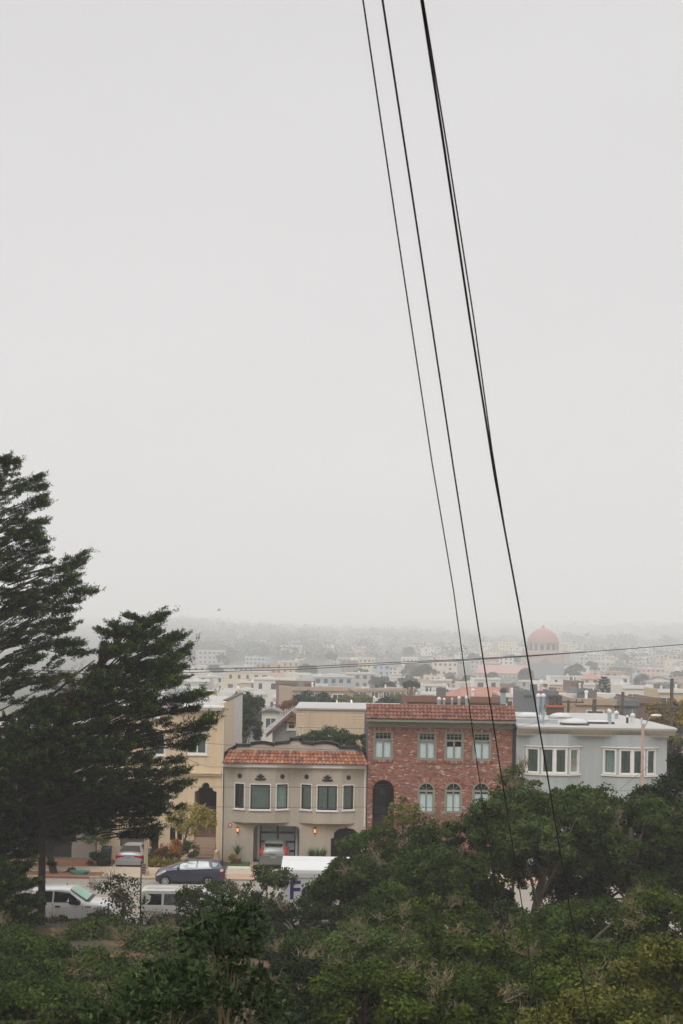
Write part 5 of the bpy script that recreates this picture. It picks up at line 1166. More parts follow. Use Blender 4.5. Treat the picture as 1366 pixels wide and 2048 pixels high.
def inpoly(x, y, pg):
    c = False; j = len(pg)-1
    for i in range(len(pg)):
        if (pg[i][1] > y) != (pg[j][1] > y) and x < (pg[j][0]-pg[i][0])*(y-pg[i][1])/(pg[j][1]-pg[i][1])+pg[i][0]: c = not c
        j = i
    return c
def cypress(label, poly, tips, trunkpx, YT, dens, seed, ysp=2.4, lay=8, limbp=.45, extra=None):
    g = random.Random(seed); tp = [at(x, y, YT+dy) for x, y, dy in trunkpx]; base = tp[0].copy(); base.z = zt(base.x, YT)
    s = thing('cypress_tree', label, 'tree', base, group='windswept cypresses at the left')
    b = MB(); n = len(tp); r0 = .165; b.tube([Vector((base.x, YT, base.z-.3))]+tp, [r0*1.35]+[r0*(1-.8*(i/(n-1))**1.3) for i in range(n)], 12)
    P, D, L = [], [], []
    xs = [p[0] for p in poly]; ys = [p[1] for p in poly]; cnt = 0; need = int(dens)
    def trunkpt(y):
        for p, q in zip(tp, tp[1:]):
            if q.z >= y: t = (y-p.z)/max(.01, q.z-p.z); return p.lerp(q, min(1, max(0, t)))
        return tp[-1]
    # layered: the foliage sits on boughs, each bough a chain of sprays
    while cnt < need:
        x, y = g.uniform(min(xs), max(xs)), g.uniform(min(ys), max(ys))
        if not inpoly(x, y, poly): continue
        cnt += 1; bn = g.randrange(4); yy = YT+(bn-1.5)*ysp*.8+g.gauss(0, .25); y = round((y-bn*lay)/31)*31+bn*lay+g.gauss(0, 3.5)-(x-trunkpx[0][0])*.02; c = at(x, y, yy); o = trunkpt(c.z-1.2)
        d = Vector((c.x-o.x, (c.y-o.y)*.7, 0)); 
        if d.length < .3: d = Vector((.6, -.3, 0))
        d.normalize(); d = d*.8+Vector((.35, 0, .12+g.gauss(0, .16))); d.normalize()
        k = g.randint(3, 5); dl = g.uniform(.35, .75)
        if g.random() < limbp: b.tube([o, o.lerp(c, .5)+Vector((0, 0, -.15)), c, c+d*dl], [.05, .035, .02, .006], 5)
        for j in range(k):
            q = c+d*(j-1)*.28+Vector((g.gauss(0, .22), g.gauss(0, .35), g.gauss(0, .07))); P.append(q); D.append(d+Vector((g.gauss(0, .3), g.gauss(0, .45), g.gauss(0, .14)))); L.append(dl*g.uniform(.7, 1.2))
    for (x, y, an, ln) in tips:
        for rep in range(2):
            ln2 = 1.25*ln*(1 if rep == 0 else .75); an2 = R(an+(0 if rep == 0 else g.uniform(-8, 8))); yy = YT+g.uniform(-1, 1)*.8
            t = at(x, y, yy); lm = ln2/F*yy; d = Vector((math.cos(an2), g.uniform(-.2, .2), math.sin(an2)-.1)); st = t-Vector((math.cos(an2), d.y, math.sin(an2)+.06))*lm
            o = trunkpt(st.z-1); b.tube([o.lerp(st, .55 if lay < 6 or limbp > .3 else .9), st, st+d.normalized()*lm*.6], [.04, .025, .006], 5)
            P.append(st); D.append(d); L.append(lm)
            for j in (0.05, .3, .5, .68):
                P.append(st.lerp(t, j)+Vector((0, g.uniform(-.1, .1), g.uniform(-.06, .03)))); D.append(d+Vector((g.gauss(0, .1), g.gauss(0, .25), g.gauss(.02, .12)))); L.append(lm*(1-j)*.8)
    if extra: extra(b, tp)
    b.build('trunk', M['bark'], s, smooth=True)
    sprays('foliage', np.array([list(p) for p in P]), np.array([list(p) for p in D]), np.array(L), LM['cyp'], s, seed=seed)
    return s
T1 = [(-260, 880), (-120, 820), (-40, 900), (5, 955), (35, 1010), (40, 1075), (75, 1125), (125, 1150), (120, 1200), (60, 1215), (80, 1250), (130, 1265), (150, 1290), (90, 1315), (95, 1400), (110, 1490), (60, 1600), (0, 1700), (-260, 1720)]
tips1 = [(20, 912, 20, 60), (42, 919, 12, 60), (93, 948, 14, 85), (100, 972, 3, 80), (104, 1002, 16, 90), (96, 990, 20, 60), (100, 1040, 2, 80), (80, 1055, 12, 60), (88, 1066, 8, 70), (103, 1080, 12, 85), (101, 1100, 3, 80), (182, 1104, 26, 95), (174, 1122, 14, 80), (160, 1148, 12, 80), (158, 1165, 5, 80), (201, 1183, -2, 100), (166, 1201, 3, 80), (155, 1222, -4, 90), (142, 1238, 5, 70), (176, 1305, -8, 80), (170, 1288, 0, 80), (135, 1350, 10, 60)]
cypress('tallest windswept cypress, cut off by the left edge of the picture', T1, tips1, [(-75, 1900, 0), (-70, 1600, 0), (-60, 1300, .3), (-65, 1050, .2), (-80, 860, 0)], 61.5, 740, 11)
T2 = [(205, 1290), (240, 1262), (270, 1262), (300, 1255), (310, 1275), (318, 1310), (315, 1335), (312, 1380), (316, 1402), (296, 1440), (290, 1480), (292, 1540), (280, 1575), (260, 1595), (225, 1600), (150, 1590), (60, 1570), (0, 1560), (0, 1470), (100, 1410), (150, 1365), (185, 1340)]
tips2 = [(345, 1224, 14, 90), (330, 1238, 8, 70), (247, 1228, 165, 50), (214, 1246, 170, 60), (190, 1259, 172, 60), (200, 1290, 176, 60), (378, 1267, 24, 95), (360, 1264, 30, 80), (388, 1286, 34, 110), (372, 1300, 25, 80), (380, 1332, 3, 90), (362, 1345, 0, 80), (360, 1366, -5, 80), (427, 1387, 5, 120), (406, 1381, 10, 110), (392, 1400, 0, 90), (400, 1415, 8, 60), (436, 1429, 22, 110), (440, 1437, 12, 90), (424, 1456, 0, 90), (415, 1476, 2, 90), (395, 1493, -4, 80), (386, 1537, 4, 90), (372, 1520, 0, 70), (392, 1562, 0, 90), (368, 1580, -6, 80), (340, 1595, 0, 70), (150, 1400, 190, 60)]
def broken(b, tp):
    q = [at(x, y, 60.0) for x, y in ((-10, 1500), (40, 1452), (85, 1438), (130, 1412), (170, 1380))]; b.tube(q, [.1, .085, .07, .04, .02], 8)
    for l in [[(-40, 1560), (40, 1500), (120, 1480), (200, 1440)], [(10, 1480), (60, 1430), (150, 1350), (190, 1320)], [(83, 1600), (130, 1520), (200, 1450), (300, 1400)], [(83, 1640), (150, 1600), (230, 1590), (300, 1600)], [(85, 1560), (60, 1520), (20, 1500), (-30, 1490)], [(100, 1470), (180, 1390), (260, 1330), (330, 1290)]]:
        b.tube([at(x, y, 59.6+random.uniform(-.6, .6)) for x, y in l], [.085, .07, .045, .02], 7)
c2 = cypress('smaller windswept cypress with bare dark trunk standing before the white pickup', T2, tips2, [(83, 1860, 0), (84, 1700, 0), (86, 1560, 0), (112, 1450, .2), (190, 1340, .3), (262, 1255, .1)], 60.0, 370, 23, lay=3, extra=broken)
b = MB(); b.tube([at(16, 1468, 59.85), at(32, 1458, 59.8), at(50, 1451, 59.8)], [.06, .12, .05], 8); b.build('torn_limb_wound', M['wound'], c2)
g = np.random.default_rng(5); n = 60
pp = np.array([list(at(x, y, 59+dy)) for x, y, dy in zip(g.uniform(95, 175, n), g.uniform(1355, 1420, n), g.uniform(-1, 1, n))])
sprays('dead_foliage', pp, np.array([[.8, 0, .5]])+g.normal(size=(n, 3))*.4, g.uniform(.4, .8, n), LM['dead'], c2, seed=9, bl=6, Wf=.014)
T3 = [(-200, 1560), (60, 1560), (200, 1575), (300, 1590), (310, 1625), (290, 1645), (240, 1645), (205, 1645), (150, 1675), (60, 1660), (40, 1720), (-200, 1780)]
tips3 = [(332, 1618, 4, 70), (330, 1655, 6, 80), (320, 1672, -6, 80), (236, 1672, 200, 50), (310, 1640, 0, 60), (330, 1602, 10, 70)]
cypress('low dark cypress boughs spreading over the silver sedan and the pavement', T3, tips3, [(-95, 1900, 0), (-95, 1750, 0), (-90, 1650, 0), (-85, 1560, 0)], 64.0, 500, 31, ysp=1.2, limbp=.1)
T4 = [(-120, 1700), (20, 1740), (45, 1800), (60, 1840), (50, 1880), (-120, 1900)]
tips4 = [(75, 1800, 10, 60), (85, 1830, 4, 60), (60, 1790, 14, 60), (70, 1870, -10, 60), (62, 1850, -4, 60), (45, 1760, 12, 50)]
cypress('young cypress hanging over the tail of the white pickup at the left edge', T4, tips4, [(-60, 1990, 0), (-58, 1850, 0), (-55, 1720, 0)], 57.0, 110, 37, ysp=.8)
# ============================================================ trees beside the street
GB_ = 'big round oaks beside the street'; GM = 'bushy trees on the middle of the slope'; GF = 'shrubs at the foot of the picture'; GT = 'small trees and bushes by the near kerb'
YB = leafmat('yellowish bush leaves', ['#2b3412', '#484f1c', '#65652b', '#847b38']); BG = leafmat('bronze green sapling leaves', ['#3a4a1e', '#59602a', '#7a7434', '#8a5a38']); FO = leafmat('fresh oak leaves', ['#22301a', '#38492a', '#4c5d32', '#667240'])
tree(790, 1750, 128, 92, 60, 'oak', 'round dark oak left of the brick house arch, its crown below the entry steps', group=GB_, twigs=6, base=(at(848, 1800, 60).x, 60, 1.6), low=-.6)
tree(925, 1724, 118, 100, 58, 'oak', 'oak whose crown stands under the arched brick house windows', group=GB_, twigs=6, low=-.75)
tree(1108, 1668, 132, 100, 57, 'grey', 'largest grey green oak below the left bay of the blue house', group=GB_, twigs=12, base=(at(1060, 1800, 57).x, 57, 2.0), r0=.19, low=-.75)
tree(1262, 1678, 140, 106, 59, 'oak', 'oak in front of the pinkish street lamp foot', group=GB_, twigs=8, low=-.75)
tree(1375, 1640, 100, 115, 61, 'dark', 'darkest oak at the right edge of the picture', group=GB_, low=-.8)
tree(1185, 1735, 110, 75, 60.5, 'dark', 'dark shaded oak filling the gap under the two rightmost oaks', group=GB_, low=-.9)
tree(1330, 1755, 90, 62, 60, 'oak', 'low oak crown under the darkest oak at the right edge', group=GB_, low=-.9)
tree(905, 1770, 70, 45, 61, 'dark', 'low dark oak crown between the two pale street gaps', group=GB_, low=-.9)
tree(1030, 1583, 38, 48, 62, 'grey', 'thin pale green tree top at the corner of the brick and the blue house', group=GB_, twigs=6, cov=1.2, rc=.28)
tree(806, 1634, 32, 34, 66, 'yellow', 'sparse yellowish green sapling before the arched windows of the brick house', group=GB_, cov=.8, rc=.28, m=BG)
tree(684, 1833, 86, 74, 61, 'oak', 'dark oak under the right end of the white delivery truck', group=GB_, twigs=4, low=-.9)
tree(535, 1800, 42, 72, 65, 'green', 'round green bush tree just left of the white delivery truck', group=GT, cov=2.0, rc=.32, m=FO, low=-.9)
tree(428, 1805, 70, 60, 64, 'oak', 'open leafy bush before the navy hatchback and the white van', group=GT, cov=.9, rc=.3, twigs=8, low=-.9)
tree(250, 1815, 52, 62, 64.5, 'grey', 'sparse bush with pale twigs between the white pickup and the white van', group=GT, cov=.75, rc=.28, twigs=14, inner=.2, low=-.9)
tree(482, 1855, 66, 60, 62, 'oak', 'small dark bush right of the open leafy bush by the white van', group=GT, cov=2.0, low=-.9)
tree(590, 1885, 95, 70, 58, 'dark', 'low dark tree below the round green bush tree', group=GT, twigs=6, low=-.9)
tree(770, 1850, 100, 60, 55, 'oak', 'low oak crown left of the brightest tree top', group=GM, twigs=6, low=-.9)
tree(1000, 1862, 60, 50, 54, 'dark', 'dark low tree under the pale gap beside the oak trunk', group=GM, cov=2.0, low=-.9)
tree(880, 1865, 112, 76, 48, 'olive', 'brightest yellow green tree top in the middle of the slope', group=GM, twigs=6, low=-.8)
tree(1170, 1880, 140, 72, 49, 'olive', 'wide olive green tree below the largest oak', group=GM, twigs=5, m=LM['oak'], low=-.9)
tree(1330, 1862, 110, 80, 47, 'olive', 'olive green tree with pale twigs at the right edge', group=GM, twigs=12, low=-.9)
tree(735, 1920, 110, 70, 44, 'grey', 'tree with pale lichen twigs below the dark oak by the truck', group=GM, twigs=16, low=-.9)
tree(960, 1940, 120, 72, 40, 'grey', 'tree covered in pale tan twigs at the centre of the slope', group=GM, twigs=24, m=LM['olive'], low=-.9)
tree(1080, 1920, 90, 66, 43, 'olive', 'olive green tree between the cables low on the slope', group=GM, twigs=5, low=-.9)
tree(1225, 1965, 135, 80, 36, 'olive', 'broad olive green bush below the wide olive tree', group=GF, twigs=6, low=-.9)
tree(1360, 1980, 100, 105, 33, 'olive', 'yellow green bush in the bottom right corner', group=GF, twigs=5, m=YB, low=-.9)
tree(1090, 2010, 110, 75, 33, 'olive', 'bush with tan twigs where the cables leave the picture', group=GF, twigs=14, low=-.9)
tree(900, 2030, 130, 70, 32, 'olive', 'olive bush at the bottom centre of the picture', group=GF, twigs=12, low=-.9)
tree(730, 2010, 115, 76, 34, 'olive', 'leafy bush at the bottom between the laurel and the centre', group=GF, twigs=10, low=-.9)
tree(590, 1985, 85, 66, 38, 'dark', 'dark bush right of the near laurel', group=GF, twigs=6, low=-.9)
tree(1240, 2065, 150, 65, 29, 'olive', 'yellowish bush cut by the bottom edge right of the cables', group=GF, twigs=5, m=YB, low=-.9)
tree(60, 1945, 105, 66, 45, 'olive', 'bush in the left corner below the pickup', group=GF, twigs=8, m=LM['oak'], low=-.9)
tree(190, 1965, 130, 66, 42, 'olive', 'wide green bush low on the left of the slope', group=GF, twigs=8, m=LM['oak'], low=-.9)
tree(330, 1895, 80, 42, 52, 'grey', 'twiggy bush on the brown bank under the white van', group=GT, twigs=14, cov=1.6)
tree(200, 1872, 62, 34, 55, 'grey', 'low bush on the brown bank under the white pickup', group=GT, twigs=8, cov=1.6)
tree(20, 1895, 60, 40, 52, 'oak', 'low bush under the tail of the white pickup', group=GT, twigs=5)
tree(90, 2035, 150, 62, 34, 'oak', 'bush cut by the bottom edge at the left corner', group=GF, twigs=8, low=-.9)
tree(290, 2030, 130, 66, 33, 'oak', 'bush at the bottom edge behind the near laurel', group=GF, twigs=6, low=-.9)
tree(470, 2040, 130, 70, 30, 'dark', 'dark bush at the bottom edge under the near laurel', group=GF, twigs=4, low=-.9)
for q in ((688, 1770, 50, 46, 62, 'oak', 'small oak crown hiding the cab of the white delivery truck'), (840, 1735, 60, 50, 60.5, 'oak', 'dark crown between the two leftmost oaks'), (905, 1800, 75, 45, 60.5, 'dark', 'low dark oak crown hiding most of the street under the arched windows'), (1135, 1790, 62, 40, 60.8, 'oak', 'low oak crown just right of the pale gap beside the oak trunk'), (1255, 1790, 72, 48, 58, 'oak', 'low oak crown before the street below the lamp post oak'),
          (820, 1808, 70, 40, 56, 'oak', 'small oak crown under the leftmost pale street gap'), (985, 1815, 40, 34, 58, 'oak', 'small dark crown left of the oak trunk gap')):
    tree(*q, group=GB_, low=-.9)
for q in ((-10, 1868, 55, 34, 63.5, 'oak', 'bank bush below the tail end of the white pickup'), (100, 1872, 60, 30, 64, 'oak', 'bank bush at the foot of the bare dark cypress trunk'), (185, 1862, 50, 30, 64.2, 'grey', 'bank bush hiding the front wheel of the white pickup'), (310, 1872, 45, 26, 65, 'grey', 'bank bush under the rear wheel of the white van'), (375, 1868, 50, 34, 64.8, 'oak', 'bank bush hiding the middle of the white van'),
          (130, 1905, 75, 34, 56, 'olive', 'mounded bush below the bank bush by the cypress trunk'), (265, 1900, 60, 36, 57, 'oak', 'rounded bush between the pickup and the van, lower on the bank'), (420, 1895, 70, 40, 56, 'oak', 'rounded bush below the middle of the white van'), (505, 1910, 70, 46, 52, 'dark', 'dark bush behind the right side of the near laurel'), (395, 1945, 80, 40, 46, 'oak', 'bush on the brown bank behind the near laurel'), (640, 1925, 70, 50, 50, 'oak', 'round bush left of the lichen twigged tree')):
    shrub(*q, group='bushes on the brown bank', low=-.9, twigs=4, cov=2.2)
# near laurel, large leaves
def laurel(px, py, rxp, rzp, Y, label, n, seed, stem):
    k = Y/F; c = np.array(at(px, py, Y)); g = np.random.default_rng(seed); r = np.array([rxp*k, rxp*k*.8, rzp*k])
    d = unit(g.normal(size=(n, 3))); cc = c+d*r*(g.random((n, 1))**.4)
    b0 = Vector(at(*stem, Y)); b0.z = zt(b0.x, Y)
    s = thing('laurel_bush', label, 'bush', b0, group='near laurels with glossy leaves')
    per = 9; u = unit(g.normal(size=(n, per, 3))+np.array([0, 0, .55])+d[:, None]*.5)
    P = (cc[:, None]+u*.012).reshape(-1, 3); D = u.reshape(-1, 3)
    leafmesh('foliage', P, D, .085*g.uniform(.6, 1.2, len(P)), .036, (g.random((n, 1))*.4+g.random((n, per))*.6).ravel(), LM['laurel'], s)
    b = MB(); top = Vector(c); limbs(b, b0, top, [tuple(cc[i]) for i in range(0, n, max(1, n//9))], .022, seed, .06); b.build('stem', M['palebark'], s, smooth=True)
laurel(450, 1872, 95, 68, 12.5, 'near laurel top with glossy dark green leaves reaching before the white van', 130, 3, (455, 2100))
laurel(345, 1985, 125, 60, 12.0, 'near laurel with large glossy leaves at the lower left', 130, 4, (345, 2150))
laurel(505, 1985, 85, 75, 12.8, 'near laurel right of the others, leaning toward the centre', 70, 5, (450, 2120))
laurel(255, 2035, 95, 40, 11.6, 'lowest near laurel at the bottom left edge', 50, 6, (290, 2160))
# ============================================================ gardens across the street
tree(384, 1640, 54, 40, 91.2, 'magn', 'small magnolia with bronze yellow leaves before the cream house steps', name='magnolia_tree', leaf=.17, cov=1.1, rc=.33, base=(at(355, 1730, 91.2).x, 91.2, -.2), r0=.07, group='garden plants across the street', inner=.25, bark=M['barkgrey'])
GG = 'garden plants across the street'
shrub(349, 1698, 18, 20, 91.8, 'flor', 'orange flowering shrub under the magnolia', leaf=.1, cov=1.1, rc=.25, trunk=False, group=GG)
shrub(326, 1708, 20, 20, 92, 'florr', 'red flowering shrub left of the orange one', leaf=.09, cov=.6, rc=.22, trunk=False, group=GG)
shrub(331, 1716, 28, 24, 92.4, 'green', 'green leafy shrub behind the red and orange flowers', leaf=.1, cov=1.6, rc=.28, trunk=False, group=GG)
shrub(377, 1703, 22, 24, 92.6, 'green', 'green shrub right of the orange flowers beside the steps', leaf=.1, cov=1.6, rc=.28, trunk=False, group=GG)
shrub(316, 1735, 24, 20, 90.2, 'yellow', 'yellow green mound of grass beside the concrete street lamp', leaf=.16, cov=1.5, rc=.3, trunk=False, group=GG, m=LM['yellow'])
shrub(350, 1735, 24, 16, 90.6, 'green', 'low brownish green shrub behind the nose of the navy hatchback', leaf=.1, cov=1.5, rc=.25, trunk=False, group=GG, m=BG)
shrub(465, 1703+15, 9, 9, 92, 'yellow', 'tiny yellow green plant left of the rusty planter', leaf=.08, cov=1.6, rc=.15, trunk=False, group=GG)
blades(307, 1762, 87.4, .75, 42, 1.25, 'grey', 'pale agave with pointed leaves by the foot of the concrete street lamp', name='agave', w=.05, m=leafmat('agave leaves', ['#77784f', '#8d8c60', '#a5a37c', '#b5b290']))
for x, y, h, lab in ((475, 1711, .95, 'small spiky palm in the rusty planter'), ):
    c = at(x, y, 94.4); blades(x, y, 94.4, h, 40, .75, 'green', lab, w=.022)
for i, (x, lab) in enumerate(((623, 'spiky plant leftmost of three right of the garage'), (636, 'spiky plant in the middle of three right of the garage'), (647, 'spiky plant rightmost of three by the second entry'))):
    c = at(x, 1720, 94.2); blades(x, 1720, 94.2, .95, 46, .7, 'green', lab, w=.026, group='spiky plants right of the garage')
shrub(198, 1650, 26, 68, 93.6, 'green', 'hanging green creeper beside the beige wall left of the garage', leaf=.1, cov=1.3, rc=.3, trunk=False, group=GG)
shrub(195, 1722, 24, 20, 92.4, 'dark', 'dark shrub at the foot of the beige wall by the bin', leaf=.1, cov=2, rc=.3, trunk=False, group=GG)
shrub(140, 1748, 18, 14, 86.6, 'grey', 'small grey green bush on the far mulch strip', leaf=.08, cov=1.5, rc=.22, trunk=False, group=GG)
tree(95, 1640, 110, 75, 87.6, 'dark', 'dark street tree with leaning trunk behind the cypress', leaf=.14, base=(at(108, 1760, 86.2).x, 86.2, .0), group='street trees across the road', r0=.2, bark=M['bark'], cov=2.2, rc=.6)
tree(-60, 1650, 110, 90, 88.5, 'dark', 'dark street tree at the far left edge behind the tallest cypress', leaf=.14, group='street trees across the road', r0=.2, bark=M['bark'], cov=2, rc=.6)
# ============================================================ trees among the houses behind
GH = 'garden trees behind the row of houses'
tree(494, 1412, 33, 26, 130, 'far', 'grey green tree rising behind the dark conifer hedge', leaf=.2, cov=2.2, rc=.5, group=GH)
tree(489, 1452, 33, 46, 119, 'green', 'dark green bushy conifer right of the cream house', leaf=.16, cov=2.6, rc=.45, group=GH, m=leafmat('conifer hedge leaves', ['#1c2c18', '#2a3f22', '#38502a', '#4a5f34']))
tree(608, 1404, 26, 20, 168, 'far', 'left of two dark green trees over the beige sided house', leaf=.24, cov=2.4, rc=.55, group=GH, m=leafmat('bluish evergreen leaves', ['#24352a', '#334838', '#425846', '#556854']))
tree(642, 1404, 28, 19, 172, 'far', 'right of two dark green trees beside the bare pole', leaf=.24, cov=2.4, rc=.55, group=GH, m=bpy.data.materials['bluish evergreen leaves'])
tree(568, 1412, 14, 11, 150, 'red', 'small reddish tree left of the grey gabled house ridge', leaf=.18, cov=2, rc=.4, group=GH)
tree(585, 1408, 10, 9, 155, 'red', 'smaller reddish tree touching the grey gabled house ridge', leaf=.18, cov=2, rc=.4, group=GH)
tree(655, 1478, 50, 20, 105, 'green', 'leafy hedge tree over the middle of the scalloped parapet', leaf=.13, cov=2, rc=.4, group=GH, m=FO)
tree(718, 1488, 26, 18, 104, 'oak', 'leafy bush against the left wall of the brick house', leaf=.13, cov=2, rc=.35, group=GH)
tree(612, 1482, 24, 12, 106, 'green', 'yellow green bush under the gabled house window', leaf=.13, cov=2, rc=.35, group=GH, m=YB)
tree(692, 1402, 18, 11, 225, 'yellow', 'yellowish tree leftmost over the beige roof', leaf=.3, cov=2, rc=.7, group=GH, m=leafmat('muted yellow green leaves', ['#4a4f2c', '#62633a', '#7c7646', '#8c8250']))
tree(725, 1400, 24, 11, 230, 'yellow', 'wide yellowish tree behind the left end of the clay roof', leaf=.3, cov=2, rc=.7, group=GH, m=bpy.data.materials['muted yellow green leaves'])
tree(795, 1398, 26, 10, 240, 'yellow', 'yellow green tree under the umbrella shaped tree', leaf=.3, cov=2, rc=.7, group=GH, m=bpy.data.materials['muted yellow green leaves'])
tree(768, 1380, 26, 17, 360, 'far', 'rounded dark grey tree behind the clay tiled roof', leaf=.45, cov=2.4, rc=1, group=GH, m=LM['dark'])
tree(750, 1392, 20, 12, 340, 'far', 'paler round tree at the left foot of the rounded dark grey tree', leaf=.45, cov=2.4, rc=1, group=GH)
tree(824, 1372, 17, 8, 300, 'far', 'umbrella shaped tree on a bare stem above the clay roof', leaf=.35, cov=2.6, rc=.7, group=GH, r0=.35, low=-.2, m=LM['dark'])
tree(1338, 1440, 46, 40, 128, 'yellow', 'broad yellow brown tree behind the utility pole at right', leaf=.2, cov=2.4, rc=.5, group=GH, m=leafmat('golden bronze leaves', ['#55491f', '#7a672c', '#9a8038', '#8a6a34']))
tree(1330, 1492, 36, 30, 118, 'green', 'green tree below the yellow brown tree by the blue house wall', leaf=.18, cov=2.2, rc=.45, group=GH, m=YB)
tree(1356, 1545, 30, 48, 101, 'plum', 'dark plum leaved tree at the right end of the blue house', leaf=.16, cov=2.4, rc=.4, group=GH)
# norfolk pine
def norfolk(px, top, bot, hw, Y, label):
    p = at(px, top, Y); q = at(px, bot, Y); g = zt(p.x, Y); s = thing('norfolk_pine', label, 'tree', (p.x, Y, g)); b = MB(); b.tube([(p.x, Y, g), (p.x, Y, p.z)], [.4, .05], 8); b.build('trunk', M['bark'], s)
    P, D, L = [], [], []; n = 9; Hh = p.z-q.z; W = hw*Y/F
    for i in range(n):
        f = (i+.6)/n; z = p.z-Hh*f
        for j in range(7):
            a = j/7*6.283+i*.7; r = W*f**.8*random.uniform(.8, 1.1)
            for t in (.0, .5): P.append((p.x+math.cos(a)*r*t, Y+math.sin(a)*r*t, z+.1*t*r)); D.append((math.cos(a), math.sin(a), .22)); L.append(r*(1-t)*.9+.3)
    sprays('foliage', np.array(P), np.array(D), np.array(L), LM['far'], s, tw=9, bl=5, Lf=.3, Wf=.1, seed=3)
norfolk(1208, 1354, 1404, 27, 300, 'tall layered norfolk pine standing among the roofs')
# ============================================================ the town across the valley
WALLC = [('white', '#d9d4cb'), ('cream', '#d8c8ab'), ('beige', '#c4ae92'), ('pale pink', '#d0aa9a'), ('pale grey', '#aeaba6'), ('pale yellow', '#d6c68e'), ('tan', '#b09a84'), ('pale blue', '#a5b3b9'), ('slate grey', '#6d7073'), ('brown', '#80695c'), ('off white', '#cfc8ba'), ('brick red', '#80594a')]
WW = [20, 14, 10, 7, 10, 3, 5, 5, 4, 3, 12, 3]
HM = {n: mat('far wall '+n, c, .9, .08, .15, streak=True) for n, c in WALLC}
RM = {'flat pale': mat('far pale flat roof', '#bdb9b2', .9, .1, .2), 'flat dark': mat('far dark flat roof', '#6b6762', .9, .15, .2), 'red tiled': mat('far red tile roof', '#966d5e', .9, .15, .5), 'grey gabled': mat('far grey shingle roof', '#6f6e6d', .9, .12, .4)}
FW = mat('far dark window', '#3a4044', .25, .2, .2); FT = mat('far white trim', '#d8d6d0', .8, .05, 1)
